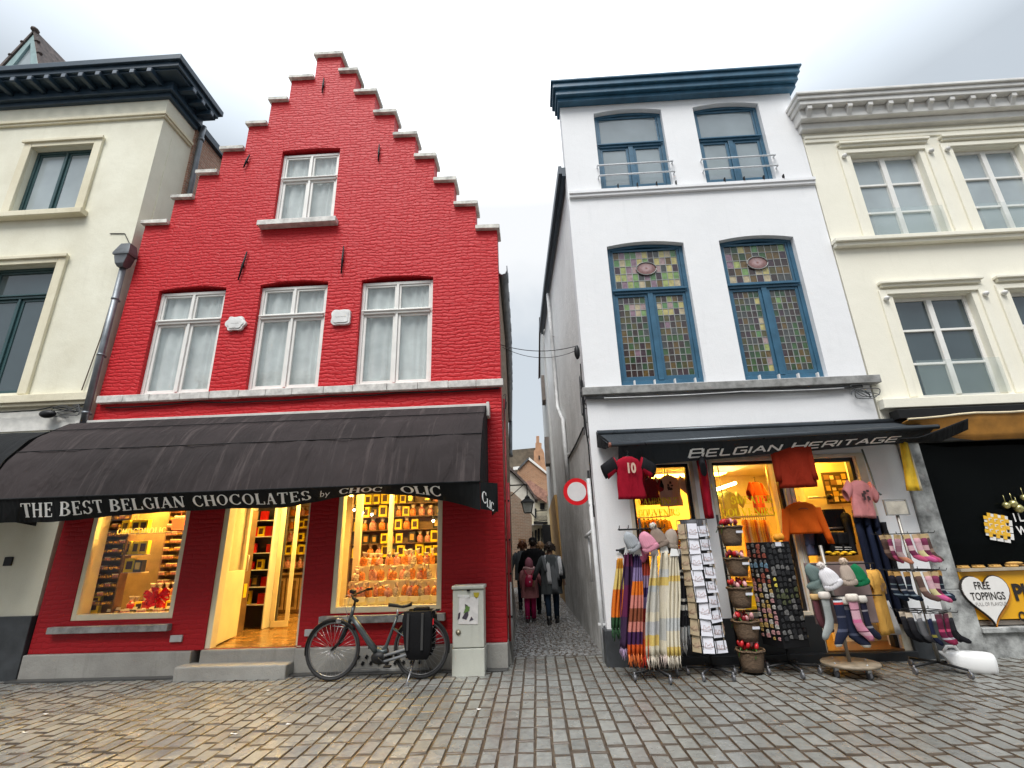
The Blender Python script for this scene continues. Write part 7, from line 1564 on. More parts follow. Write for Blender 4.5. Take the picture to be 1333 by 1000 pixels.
for i in range(10): pcs.put((-6.72 + i * .135, 8.06, .84 + .02 * (i % 2)), (R(-25), 0, r_.uniform(-.2, .2)), 'cream price card %d from left on the left window platform' % (i + 1), 'price cards on the left platform')
for i in range(9): (bagp, bago)[i % 2].put((-6.60 + i * .13, 8.30 + r_.uniform(-.03, .03), .80), (0, 0, r_.uniform(-.3, .3)), '%s praline bag %d from left at back of left platform' % (('pink', 'orange')[i % 2], i + 1), 'praline bags on the left platform')
for i in range(7): (bagp, bago)[i % 2].put((-6.38 + i * .12, 8.46, .98), (0, 0, r_.uniform(-.3, .3)), '%s praline bag number %d in the upper row of the left platform' % (('pink', 'orange')[i % 2], i + 1), 'praline bags on the left platform')
for i in range(8): (redb, yel, redb, blkb)[i % 4].put((-6.52 + i * .13, 8.235, .80), (0, 0, r_.uniform(-.5, .5)), '%s gift box %d from left in middle of left platform' % (('red', 'yellow', 'red', 'black')[i % 4], i + 1), 'gift boxes on the left platform', scale=r_.uniform(.7, 1.0))
th = thing('display_riser', 'wooden riser at the back of the left window platform', 'riser', (-6.0, 8.3, .8)); m = MB(); m.box(-6.5, -5.5, 8.40, 8.54, .80, .975); m.build('riser', SHW, th)
# --- right window: three tiers of bags
th = thing('tiered_display', 'stepped display inside the right chocolate window', 'display table', (-2.2, 8.2, .34)); 
for i, (y0, z1) in enumerate(((7.85, .80), (8.08, .93), (8.28, 1.16), (8.48, 1.38))): m = MB(); m.box(-3.02, -1.42, y0, y0 + (.23 if i < 3 else .2) - .003, .34, z1); m.build('display_step', CREAMP, th)
for r, (y, z) in enumerate(((8.18, .93), (8.38, 1.16), (8.58, 1.38))):
    for c in range(15): (bago if (c * 7 + r * 3) % 5 < 2 else (bagc if (c * 3 + r) % 4 == 1 else bagp)).put((-2.93 + c * .101 + r_.uniform(-.03, .03), y + r_.uniform(-.05, .05), z), (R(r_.uniform(-9, 9)), R(r_.uniform(-13, 13)), r_.uniform(-1, 1)), '%s praline bag %d from left on %s step of right window' % ('orange' if (c * 7 + r * 3) % 5 < 2 else ('clear' if (c * 3 + r) % 4 == 1 else 'pink'), c + 1, ('front', 'middle', 'back')[r]), 'praline bags in the right window', scale=(r_.uniform(.8, 1.2), r_.uniform(.9, 1.2), r_.uniform(.75, 1.08)))
for c in range(9): pcs.put((-2.88 + c * .165, 7.99, .865 + .01 * (c % 2)), (R(-18), 0, r_.uniform(-.15, .15)), 'cream price card %d from left in front of right window bags' % (c + 1), 'price cards in the right window', scale=(1.7, 1, 2.0))
for c in range(14): trf.put((-2.95 + c * .11, 7.92, .80), (0, 0, r_.uniform(-.6, .6)), 'gold truffle tray %d from left at front edge of right window' % (c + 1), 'truffle trays in the right window', scale=.8)
# interior posts of the right window
th = thing('window_post', 'pale post just left of centre behind the right chocolate window', 'post', (-2.75, 8.75, .34)); q = at(466, 700, 8.75); m = MB(); m.box(q.x - .05, q.x + .05, 8.7, 8.8, .335, 2.9); m.build('post_shaft', SHOPFR, th)
th = thing('window_post', 'slim pale post at the centre behind the right chocolate window', 'post', (-2.2, 8.75, .34)); q = at(508, 700, 8.75); m = MB(); m.box(q.x - .03, q.x + .03, 8.7, 8.8, .335, 2.9); m.build('post_shaft', SHOPFR, th)
# back shelving
def stock(x0, x1, y, zs, protos, label, grp, dx=.17, seed=3):
    r_ = random.Random(seed)
    for r, z in enumerate(zs):
        x = x0 + .1; i = 0
        while x < x1 - .06:
            if r_.random() < .88: k = r_.randrange(len(protos)); protos[k][1].put((x, y, z), (0, 0, r_.uniform(-.25, .25)), '%s %d on shelf %d, %s' % (protos[k][0], i + 1, r + 1, label), grp, scale=r_.uniform(.8, 1.1))
            x += dx * r_.uniform(.85, 1.25); i += 1
Yb, Rb, Bb, Bg = ('yellow gift box', yel), ('red gift box', redb), ('black gift box', blkb), ('orange praline bag', bago)
shelf_unit('tall stocked shelves behind the left half of the right chocolate window', -3.35, -2.45, 10.2, 10.5, [.8, 1.12, 1.44, 1.76, 2.08], SHW); stock(-3.35, -2.45, 10.32, [.8, 1.12, 1.44, 1.76, 2.08], [Yb, Yb, Bb], 'left tall shelves', 'boxes on the left tall shelves')
shelf_unit('tall stocked shelves behind the right half of the right chocolate window', -2.3, -1.0, 10.9, 11.2, [.8, 1.12, 1.44, 1.76, 2.08], SHW); stock(-2.3, -1.0, 11.02, [.8, 1.12, 1.44, 1.76, 2.08], [Yb, Bg, Bb, Rb], 'right tall shelves', 'boxes on the right tall shelves', seed=8)
SX0, SX1 = at(318, 720, 9.55).x, at(353, 720, 9.55).x
shelf_unit('white shelves of red and yellow boxes behind the glazed door leaf', SX0, SX1, 9.55, 9.8, [.75, 1.05, 1.35, 1.65, 1.95, 2.25], WPAINT, back=False); stock(SX0, SX1, 9.66, [.75, 1.05, 1.35, 1.65, 1.95, 2.25], [Rb, Rb, Yb, Bb], 'white shelves behind the door', 'boxes on the white shelves', seed=5, dx=.15)
m = MB(); m.box(SX0 - .3, SX1 + .1, 9.83, 9.87, .34, 2.9); th = thing('room_divider', 'dark divider behind the white shelves in the chocolate shop', 'divider', (-4.6, 9.83, .34)); m.build('divider_panel', DKW, th)
BX0, BX1 = at(368, 720, 12.1).x, at(402, 720, 12.1).x
Q0, Q1 = at(284, 740, 9.1).x, at(319, 740, 9.1).x
shelf_unit('brown shelves of gift boxes behind the glazed left door leaf', Q0, Q1, 9.1, 9.3, [.9, 1.15, 1.4, 1.65, 1.9, 2.15], SHW); stock(Q0, Q1, 9.18, [.9, 1.15, 1.4, 1.65, 1.9, 2.15], [Yb, ('pink praline tray', trr), ('gold tray', trf), Bb], 'shelves behind the left door leaf', 'goods behind the left door leaf', seed=21, dx=.12)
shelf_unit('honey coloured wall cabinet shelves at the back of the chocolate shop', BX0, BX1, 12.1, 12.4, [1.3, 1.6, 1.9, 2.2, 2.5], LWOOD); stock(BX0, BX1, 12.2, [1.3, 1.6, 1.9, 2.2, 2.5], [Bg, Yb, ('pink praline bag', bagp)], 'back wall cabinet', 'sweets on the back wall cabinet', seed=13, dx=.13)
th = thing('base_cabinet', 'panelled brown base cabinet at the back of the chocolate shop', 'cabinet', (BX0 + .4, 12.0, .34)); m = MB(); m.box(BX0 - .05, BX1 + .05, 11.85, 12.09, .34, 1.15); m.build('cabinet_body', WOOD, th, bevel=.01); m = MB(); m.box(BX0 - .1, BX1 + .1, 11.80, 12.1, 1.152, 1.19); m.build('worktop', LWOOD, th, bevel=.01)
for i in range(3): m = MB(); frame_ring(m, BX0 + i * .31, BX0 + .27 + i * .31, .42, 1.08, 11.83, 11.849, .05); m.build('cabinet_door', LWOOD, th)
BW0, BW1 = at(455, 700, 9.75).x, at(575, 700, 9.75).x
shelf_unit('long dark stocked shelves across the back of the right chocolate window', BW0, BW1, 9.78, 9.98, [1.5, 1.75, 2.0, 2.25, 2.5], SHW); stock(BW0, BW1, 9.86, [1.5, 1.75, 2.0, 2.25, 2.5], [Yb, Bg, Bb, Yb, ('pink praline bag', bagp)], 'long dark shelves', 'goods on the long dark shelves', seed=31, dx=.15)
th = thing('counter', 'dark counter in the middle of the chocolate shop seen through the right window', 'counter', (-2.6, 9.5, .34)); m = MB(); m.box(-3.3, -1.6, 9.3, 9.7, .34, 1.42); m.build('counter_body', CHB, th, bevel=.01); m = MB(); m.box(-3.35, -1.55, 9.25, 9.75, 1.422, 1.46); m.build('worktop', WOOD, th)
th = thing('door_mat', 'pale mat on the oak floor inside the chocolate shop door', 'mat', (-3.9, 10.2, .34)); m = MB(); m.box(-4.35, -3.3, 9.9, 11.3, .338, .352); m.build('mat', mat('pale mat', (.62, .50, .28), .8), th)
for i, (px, py) in enumerate(((448, 670), (461, 664), (472, 667), (484, 670), (564, 678), (311, 677), (317, 675), (572, 653))):
    q = at(px, py, 9.0 if i < 7 else 8.3); th = thing('spotlight', 'bright spotlight %d under the chocolate shop ceiling' % (i + 1), 'spotlight', q, 'spotlights in the chocolate shop')
    m = MB(); m.ball(q, .022, 8, 6); m.build('bulb', emis('spot bulb', (1, .82, .5), 18), th); m = MB(); m.tube([q + Vector((0, .02, .015)), q + Vector((0, .04, .08))], .03, 8); m.tube([q + Vector((0, .04, .07)), Vector((q.x, q.y + .04, 2.9))], .006, 5); m.build('lamp_body', IRON, th)
# ================================================================== SOUVENIR SHOP GOODS
def tee(label, px, py, Y, mt, w=.36, h=.5, rz=0, trims=(), hg=HANG, long=False): garment('t_shirt', label, 't-shirt', at(px, py, Y), mt, w, h, R(rz), 0, long, .05, trims, hg, sl=.16)
tee('dark red t-shirt with black sleeves hanging inside the narrow souvenir window', 843, 622, 7.95, DRED, .34, .42, 15, ((dark_sleeve, BLKC, 'sleeve'),))
tee('pale pink t-shirt with bear-like blot print hanging inside the narrow souvenir window', 869, 619, 8.0, cloth('pale pink jersey', (.66, .40, .34)), .34, .48, -5, ((patch(0, -.17, .09, .12, -.085, 7, 3), mat('dark print', (0, 0, 0)), 'print'),))
tee('coral shirt hanging high inside the wide souvenir window', 983, 628, 8.4, cloth('coral jersey', (.80, .14, .03)), .34, .5, 40)
tee('grey green shirt hanging at the back of the wide souvenir window', 946, 640, 9.4, cloth('moss jersey', (.36, .36, .10)), .36, .5, 10)
OC = [cloth('amber cloth', (.80, .34, .03)), cloth('yellow orange cloth', (.82, .42, .05)), cloth('pale apricot cloth', (.82, .52, .22)), cloth('rust cloth', (.60, .14, .02))]
for i in range(11):
    px = 968 + i * 2.9; garment('hanging_shirt', 'amber shirt %d from left on rail inside wide souvenir window' % (i + 1), 'shirt', at(px, 677, 8.35), OC[(i * 3) % 4], .34, .62 + .05 * (i % 3), R(68), 0, True, .035, (), HANG, 'shirts on the rail inside the window')
m = MB(); a, b = at(945, 674, 8.35), at(1008, 671, 8.35); m.tube([a, b], .012, 6); m.tube([a, (a.x, 8.35, 2.94)], .01, 6); m.tube([b, (b.x, 8.35, 2.94)], .01, 6); tag(m.build('clothes_rail', STEEL), 'steel clothes rail inside the wide souvenir window', 'rail')
for i in range(9):
    px = 822 + i * 5.5; garment('hanging_shirt', 'amber shirt %d from left low inside narrow souvenir window' % (i + 1), 'shirt', at(px, 677, 8.25), OC[(i * 3 + 1) % 4], .30, .42, R(55), 0, False, .04, (), HANG, 'shirts inside the narrow window', sl=.12)
m = MB(); a, b = at(815, 675, 8.25), at(872, 672, 8.25); m.tube([a, b], .012, 6); m.tube([a, (a.x, 8.25, 2.94)], .01, 6); m.tube([b, (b.x, 8.25, 2.94)], .01, 6); tag(m.build('clothes_rail', STEEL), 'steel clothes rail inside the narrow souvenir window', 'rail')
th = thing('display_column', 'orange lit display column between the two souvenir windows', 'display rack', at(888, 760, 8.1)); p0, p1 = at(880, 690, 8.1), at(900, 800, 8.1)
m = MB(); m.box(p0.x - .02, p0.x + .24, 8.1, 8.3, .12, p0.z); m.build('column_body', mat('orange display board', (.70, .28, .02), .5), th)
ob_ = proto_box(.07, .06, .055, ORF, YB, None, 'souvenir_box', 'souvenir box')
for r in range(14):
    for c in range(2): ob_.put((p0.x + .04 + c * .09, 8.06, .75 + r * .075), (0, 0, r_.uniform(-.2, .2)), 'orange souvenir box, row %d from below, %s column of orange display' % (r + 1, ('left', 'right')[c]), 'boxes on the orange display column')
th = thing('window_table', 'low yellow display table inside the wide souvenir window', 'display table', (3.2, 8.1, .12)); m = MB(); m.box(2.78, 3.75, 7.95, 8.35, .12, .66); m.build('table_body', YW, th)
th = thing('yellow_stand', 'bright yellow cardboard display inside the wide souvenir window', 'display rack', at(980, 790, 8.05)); a, b = at(962, 758, 8.05), at(1001, 803, 8.05)
m = MB(); m.box(a.x, b.x, 8.03, 8.2, b.z, a.z); m.box(a.x, b.x, 7.92, 8.03, b.z, b.z + .16); m.build('card_body', mat('bright yellow card', (.85, .55, .01), .5, var=.04), th)
for c in range(2): m = MB(); q = at(974 + c * 11, 771, 8.0); m.lathe([(.045, 0), (.045, .008), (0, .008)], (0, 0, 0), 16, 0, Matrix.Translation((q.x, 8.02, q.z)) @ Matrix.Rotation(R(90), 4, 'X')); m.build('round_print', mat('brown print', (0, 0, 0)), th)
for i in range(5):
    q = at(962 + i * 7, 748, 8.05); m = MB(); r2 = random.Random(i); 
    for k in range(8): m.tube([(q.x, 8.05, q.z + .06), (q.x + r2.uniform(-.05, .05), 8.02, q.z), (q.x + r2.uniform(-.07, .07), 8.0, q.z - .08)], .012, 5)
    tag(m.build('yarn_doll', mat(('orange plush', 'red gift paper')[i in (3, 4)], (0, 0, 0))), '%s tassel toy number %d from the left above the yellow display' % (('orange', 'red')[i in (3, 4)], i + 1), 'toy', 'tassel toys')
th = thing('wall_rail', 'chrome display arm on the yellow wall beside the rust sweatshirt', 'display arm', at(1060, 647, 8.2)); q = at(1052, 648, 8.2); m = MB(); m.tube([q, q + Vector((.32, 0, .0))], .018, 8); m.build('arm', STEEL, th); m = MB(); m.ball(q + Vector((.33, 0, 0)), .045, 10, 8); m.build('knob', IRON, th)
th = thing('divider_post', 'white post in the souvenir doorway behind the orange sweatshirt', 'post', (3.86, 8.0, .1)); m = MB(); m.box(3.80, 4.02, 7.99, 8.1, .12, 2.94); m.build('post_shaft', WHITE, th)
# ================================================================== ALLEY BACKGROUND
OCH = stucco('ochre alley render', (.50, .30, .10), (.38, .22, .07), streak=.3, bump=.01, drip=(.15, .1, .05))
ah = thing('alley_house', 'ochre and pale rendered house further down the right side of the alley', 'house', (1.5, 17, 0))
B2 = [(.80, 15.42), (.74, 17.5), (.72, 22)]; T2 = [(.62, 15.42), (.60, 17.5), (.62, 22)]
m = wall_strip(B2, T2, -.1, 3.1, .3, 1); m.build('lower_wall', OCH, ah)
m = wall_strip([(x - .0, y) for x, y in T2], [(.52, 15.42), (.50, 17.5), (.55, 22)], 3.1, 9.2, .3, 1); m.build('upper_wall', PALEWALL, ah)
for z in (4.2, 6.4): m = MB(); m.box(.44, .60, 16.2, 16.9, z, z + .9); m.build('shutter_box', mat('grey brown shutter', (.18, .15, .13), .6), ah)
m = MB(); m.sheet([[(.45, 15.4, 9.15), (.45, 22, 9.15)], [(3, 15.4, 11.0), (3, 22, 11.0)]], 0, False); m.build('roof', TILE, ah)
def pprism(name, pts, Y, th_, mt, parent, **k):
    m = MB(); q = [at(a, b, Y) for a, b in pts]; m.prism([(p.x, p.z) for p in q], [], Y, Y + th_); return m.build(name, mt, parent, **k)
a1 = thing('brick_wall_house', 'low weathered brick house with white gable strip at the bend of the alley', 'house', (-.6, 23, 0))
pprism('wall', [(655, 775), (693, 775), (692, 672), (687, 661), (678, 650), (668, 641), (655, 636)], 22.2, 1.5, ORBR if False else brick('alley wall brick', (.30, .19, .13), (.24, .16, .11), (.34, .30, .24), 'xz', .2, .065, .012, .01, .01, .8, .5, (.36, .32, .26)), a1)
pprism('rendered_gable', [(655, 640), (668, 644), (678, 653), (689, 664), (696, 672), (696, 650), (684, 632), (668, 617), (655, 608)], 22.6, 1.5, stucco('patchy white render', (.60, .58, .52), (.40, .37, .32), streak=.4, bump=.02, drip=(.25, .22, .18)), a1)
pprism('gable_tiles', [(655, 604), (668, 615), (684, 631), (697, 650), (700, 650), (686, 629), (668, 611), (655, 600)], 22.4, 1.8, TILE, a1)
pprism('shutter', [(675, 701), (684, 702), (684, 712), (675, 711)], 22.15, .06, WOOD, a1)
a2 = thing('cream_house', 'cream house with iron balcony and dark windows at the far end of the alley', 'house', (.5, 26, 0))
FARW = stucco('far cream render', (.64, .58, .42), (.52, .46, .33), streak=.25, bump=.005)
pprism('wall', [(690, 785), (722, 785), (722, 640), (703, 652), (690, 652)], 26.0, 2, FARW, a2)
for x0, x1, y0, y1 in ((691, 693.5, 692, 708), (696, 698.5, 690, 712), (700, 702.5, 688, 712), (704.5, 706, 688, 705), (703, 709, 655, 663), (696, 698, 662, 674)):
    w_ = pprism('window', [(x0, y0), (x1, y0), (x1, y1), (x0, y1)], 25.93, .06, BLACKP, a2)
m = MB()
for i in range(11):
    p = at(695 + i * 1.6, 668, 25.6); m.tube([p, p + Vector((0, 0, -.5))], .012, 4); m.tube([p + Vector((0, 0, -.1)), p + Vector((.05, 0, -.25)), p + Vector((0, 0, -.4))], .012, 4)
p, q = at(694, 666, 25.6), at(712, 664, 25.6); m.tube([p, q], .02, 5); m.tube([p + Vector((0, 0, -.5)), q + Vector((0, 0, -.5))], .02, 5); m.box(p.x, q.x, 25.5, 26, p.z - .6, p.z - .52); m.build('balcony_railing', IRON, a2)
for i, px in enumerate((692, 698, 704)): p = at(px, 684, 25.9); m = MB(); m.box(p.x - .12, p.x + .12, 25.6, 26, p.z, p.z + .06); m.build('canopy_ledge', WPAINT, a2)
m = MB(); p, q = at(706, 684, 25.2), at(712, 712, 25.2); m.box(p.x, q.x + .3, 24.8, 25.9, q.z, p.z); m.build('dark_doorway', BLACKP, a2)
pprism('roof', [(676, 626), (690, 640), (712, 655), (712, 640), (690, 625), (684, 627)], 25.6, 2.6, mat('pink clay tile', (.42, .22, .16), .8, vs=6, var=.25, bump=.02, bs_=8), a2)
a3 = thing('gable_house', 'orange brick house gable with white verges beyond the alley', 'house', (0, 31, 0))
pprism('gable_wall', [(672, 690), (714, 690), (714, 618), (688, 597), (676, 609), (673, 616)], 31, 2, ORBR, a3)
pprism('verge_board', [(687, 597.5), (689, 595.5), (714, 616), (714, 619)], 30.9, 2.2, WPAINT, a3); pprism('verge_board', [(687, 596), (689, 597), (676, 611), (674, 610)], 30.9, 2.2, SLATE, a3)
pprism('lean_to_roof', [(690, 626), (711, 641), (712, 646), (689, 629)], 30.7, .4, WPAINT, a3)
a4 = thing('stepped_gable_house', 'distant orange house with a slim stepped gable and dark tiled roof', 'house', (0, 37, 0))
pprism('stepped_gable', [(697, 640), (714, 640), (714, 612), (710, 607), (708.5, 590), (706, 584), (705, 584), (705, 577), (702, 576), (702, 567.5), (698, 567.5), (698, 576), (697, 577), (697, 585), (695, 587), (695, 600)], 37, 1, mat('orange rendered brick', (.50, .27, .15), .8, vs=3, var=.2, bump=.02, bs_=20), a4, bevel=.02)
pprism('attic_window', [(701, 593), (702.5, 593), (703, 598), (701, 598)], 36.95, .1, BLACKP, a4)
pprism('roof', [(655, 587), (697, 583), (697, 640), (655, 640)], 38, 1, mat('mossy brown tiles', (.15, .12, .085), .85, vs=2, var=.3, bump=.04, bs_=4), a4)
pprism('dormer', [(668, 612), (676, 611), (676, 607), (668, 608)], 36.5, 1.4, WPAINT, a4)
# alley lantern
lp = at(686.5, 650, 14.0); ln_ = thing('street_lantern', 'four sided black and glass lantern hanging over the alley', 'lantern', lp)
m = MB(); m.loft([sq(lp.x, lp.y, lp.z - .36, .10), sq(lp.x, lp.y, lp.z - .10, .155)], 0, False); m.build('lantern_glass', mat('frosted lantern glass', (.62, .66, .62), .2), ln_)
m = MB()
for sx_ in (-1, 1):
    for sy_ in (-1, 1): m.tube([(lp.x + sx_ * .10, lp.y + sy_ * .10, lp.z - .36), (lp.x + sx_ * .158, lp.y + sy_ * .158, lp.z - .10)], .012, 5)
m.loft([sq(lp.x, lp.y, lp.z - .10, .19), sq(lp.x, lp.y, lp.z - .07, .18), sq(lp.x, lp.y, lp.z + .02, .07), sq(lp.x, lp.y, lp.z + .05, .07), sq(lp.x, lp.y, lp.z + .11, .02)], 0, False); m.loft([sq(lp.x, lp.y, lp.z - .385, .08), sq(lp.x, lp.y, lp.z - .36, .11)], 0, False); m.build('lantern_frame', IRON, ln_)
m = MB(); m.tube([(lp.x, lp.y, lp.z + .1), (lp.x, lp.y, lp.z + .42)], .015, 6); m.tube([(lp.x, lp.y, lp.z + .40), (-.66, lp.y, lp.z + .40)], .018, 6); m.tube([(lp.x - .1, lp.y, lp.z + .4), (-.66, lp.y, lp.z + .1)], .012, 6); m.build('lantern_bracket', IRON, ln_)
# ================================================================== PEOPLE
SKIN = mat('skin', (.42, .24, .17), .55, var=.06)
def skin_body(name, verts, edges, radii, mt, parent, o):
    me = bpy.data.meshes.new(name); me.from_pydata(verts, edges, []); ob = bpy.data.objects.new(name, me); COL.objects.link(ob)
    md = ob.modifiers.new('s', 'SKIN'); md.use_smooth_shade = True; sv = me.skin_vertices[0].data
    for i, r in enumerate(radii): sv[i].radius = r if isinstance(r, tuple) else (r, r)
    sv[0].use_root = True
    sb = ob.modifiers.new('d', 'SUBSURF'); sb.levels = 1; sb.render_levels = 1
    dg = bpy.context.evaluated_depsgraph_get(); me2 = bpy.data.meshes.new_from_object(ob.evaluated_get(dg)); bpy.data.objects.remove(ob); bpy.data.meshes.remove(me)
    me2.name = name; me2.materials.clear(); me2.materials.append(mt)
    for p in me2.polygons: p.use_smooth = True; p.material_index = 0
    ob = bpy.data.objects.new(name, me2); COL.objects.link(ob); ob.parent = parent; ORG[ob.name] = o; return ob
def person(label, X, Y, H, stride=.16, lean=0, arms=((.30, 0), (.30, 0)), face=0, foot=.0):
    """walking figure seen from behind; arms: (outward, forward) reach of each hand"""
    th = thing('person', label, 'person', (X, Y, 0)); k = H / 1.72; V = []; E = []; Rr = []
    def v(x, y, z, r, p=None):
        V.append((x * k, y * k, z * k)); Rr.append(tuple(q * k for q in r) if isinstance(r, tuple) else r * k)
        if p is not None: E.append((p, len(V) - 1))
        return len(V) - 1
    pel = v(0, 0, .95, (.15, .10)); ab = v(0, 0, 1.12, (.13, .09), pel); ch_ = v(0, 0, 1.32, (.16, .10), ab); nk = v(0, .01, 1.47, (.055, .055), ch_); jw = v(0, .03, 1.56, (.062, .075), nk); hd = v(0, .015, 1.64, (.075, .088), jw); tp = v(0, 0, 1.70, (.05, .06), hd)
    v(0, .115, 1.60, .014, jw)
    for s in (-1, 1):
        hip = v(s * .09, 0, .90, .09, pel); kn = v(s * .095, .05 + s * stride * .35, .50, .058, hip); an = v(s * .09, s * stride * .8 - .02, .09, .042, kn); v(s * .10, s * stride * .8 + .13, .035, (.045, .03), an); v(s * .085, s * stride * .8 - .06, .04, (.035, .035), an)
        out, fw = arms[0 if s < 0 else 1]
        sh = v(s * .185, 0, 1.40, .062, ch_); el = v(s * (.21 + out * .25), -.03 + fw * .3, 1.14, .043, sh); wr = v(s * (.19 + out * .5), .06 + fw, .92 + fw * .3, .028, el); pm = v(s * (.19 + out * .52), .075 + fw, .86 + fw * .3, (.036, .022), wr)
        for f_, (dx, l) in enumerate(((-.024, .060), (-.008, .070), (.008, .066), (.024, .05))):
            a = v(s * (.19 + out * .52) + dx, .085 + fw, .82 + fw * .3, .009, pm); b = v(s * (.19 + out * .52) + dx * 1.05, .10 + fw, .82 - l * .55 + fw * .3, .008, a); v(s * (.19 + out * .52) + dx * 1.05, .12 + fw, .82 - l + fw * .3, .006, b)
        a = v(s * (.19 + out * .52) - s * .035, .10 + fw, .865 + fw * .3, .010, pm); v(s * (.19 + out * .52) - s * .045, .125 + fw, .835 + fw * .3, .008, a)
    skin_body('body', V, E, Rr, SKIN, th, Vector((X, Y, 0)))
    for s in (-1, 1): m = MB(); m.ball((X + s * .078 * k, Y + .01 * k, 1.61 * k), (.012 * k, .02 * k, .03 * k), 6, 5); m.build('ear', SKIN, th)
    m = MB(); 
    for s in (-1, 1): m.ball((X + s * .03 * k, Y + .098 * k, 1.635 * k), .011 * k, 6, 5)
    m.build('eyes', BLACKP, th)
    return th, k
def coat(th, X, Y, k, mt, z0, z1, w0, w1, flare=.0, d=.13, fold=.01, name='coat', cut=0):
    m = MB(); rg = []
    for i in range(11):
        t = i / 10; z = z0 + (z1 - z0) * t; w = w0 + (w1 - w0) * t
        if t > .86: w *= 1 - (t - .86) * 3.2
        rg.append([Vector((X + k * w * math.cos(a), Y + k * (d * (1 + .2 * math.sin(t * 3)) + fold * math.sin(6 * a + t * 2)) * math.sin(a), k * z)) for a in [2 * math.pi * j / 28 for j in range(28)]])
    m.loft(rg, 0, True, (False, True)); return m.build(name, mt, th)
def sleeve(th, X, Y, k, s, out, fw, mt, r=.072, name='sleeve'):
    m = MB(); P = [(s * .15, 0, 1.42), (s * .20, 0, 1.36), (s * (.21 + out * .25), -.03 + fw * .3, 1.14), (s * (.19 + out * .5), .06 + fw, .93 + fw * .3)]; m.tube([(X + x * k, Y + y * k, z * k) for x, y, z in P], [r * .8 * k, r * k, r * .85 * k, r * .62 * k], 12); m.build(name, mt, th)
def legs(th, X, Y, k, stride, mt, top=.95, low=.09, r=(.10, .072, .055), boot=None):
    for s in (-1, 1):
        m = MB(); P = [(s * .08, 0, top), (s * .095, .05 + s * stride * .35, .50), (s * .09, s * stride * .8 - .02, low)]; m.tube([(X + x * k, Y + y * k, z * k) for x, y, z in P], [q * k for q in r], 12); m.build('trouser_leg', mt, th)
        m = MB(); fx, fy = X + s * .095 * k, Y + s * stride * .8 * k
        m.loft([[Vector((fx + k * w * math.cos(a), fy + k * (dy + l * math.sin(a)), k * z)) for a in [2 * math.pi * j / 14 for j in range(14)]] for z, w, l, dy in ((0, .048, .135, .035), (.03, .05, .135, .035), (.06, .046, .11, .02), (.10, .045, .06, -.02), (.18, .05, .055, -.02))]); m.build('boot' if boot else 'shoe', boot or BLACKP, th)
def hair(th, X, Y, k, mt, r=.105, n=180, z=1.635, long=0, curl=.03, seed=1, back=-.015):
    m = MB(); m.ball((X, Y + (back - .01) * k, (z + .01) * k), (r * .88 * k, r * .95 * k, r * k), 14, 10); r_ = random.Random(seed)
    for i in range(n):
        a = r_.uniform(0, 6.28); b = r_.uniform(-.5, 1.5); d_ = Vector((math.cos(a) * math.cos(b), math.sin(a) * math.cos(b), math.sin(b)))
        if d_.y > .55 and d_.z < .5: continue
        p = Vector((X, Y + back * k, z * k)) + d_ * r * .9 * k; e = p + (d_ * curl + Vector((r_.uniform(-1, 1), r_.uniform(-1, 1), -1 - long * 4)) * .02) * k; m.tube([p, (p + e) / 2 + d_ * .008 * k, e], [.012 * k, .011 * k, .004 * k], 4)
    m.build('hair', mt, th)
HBR = mat('dark brown hair', (.035, .020, .014), .55, vs=30, var=.4)
# woman with grey coat and plaid shawl
WX, WY = .30, 11.75
th, k = person('person in grey coat and checked shawl walking away, holding the child by the hand', WX, WY, 1.66, .17, arms=((.42, .02), (.22, .05)))
coat(th, WX, WY, k, cloth('grey wool coat', (.075, .085, .09), fold=.03), .62, 1.47, .25, .215, d=.15, fold=.014)
for s, o, f_ in ((-1, .42, .02), (1, .22, .05)): sleeve(th, WX, WY, k, s, o, f_, cloth('grey wool coat', (0, 0, 0)))
legs(th, WX, WY, k, .17, cloth('dark blue jeans', (.020, .035, .06)), boot=mat('black boot leather', (.012, .012, .012), .3)); hair(th, WX, WY, k, HBR, .115, 260, 1.64, .3, .035)
SH = [cloth('shawl grey', (.13, .14, .15)), cloth('shawl white', (.55, .56, .58)), cloth('shawl charcoal', (.03, .032, .036))]
for i, (x0, x1, za, zb_, c) in enumerate(((-.20, -.13, 1.45, 1.10, 0), (-.13, -.04, 1.46, .84, 1), (-.04, .10, 1.46, .66, 0), (.10, .17, 1.44, .92, 0), (.165, .25, 1.42, 1.02, 1), (.20, .27, 1.36, .96, 2))):
    m = MB(); g = []
    for r in range(8):
        t = r / 7; g.append([Vector((WX + k * (x0 + (x1 - x0) * c_ / 5 + (.05 if i < 3 else .02) * t), WY - k * (.10 + .085 * math.sin(min(1.57, t * 3)) + .008 * math.sin(c_ * 2 + r) - .004 * i), k * (za + (zb_ - za) * t))) for c_ in range(6)])
    m.sheet(g); m.build('shawl_panel', SH[c], th, thick=.014)
m = MB(); m.loft([[Vector((WX + k * (.17 + w * math.cos(a)), WY + k * (-.02 + .12 * math.sin(a)), k * z)) for a in [2 * math.pi * j / 14 for j in range(14)]] for z, w in ((.78, .07), (.95, .09), (1.05, .06))]); m.build('shoulder_bag', BLKC, th)
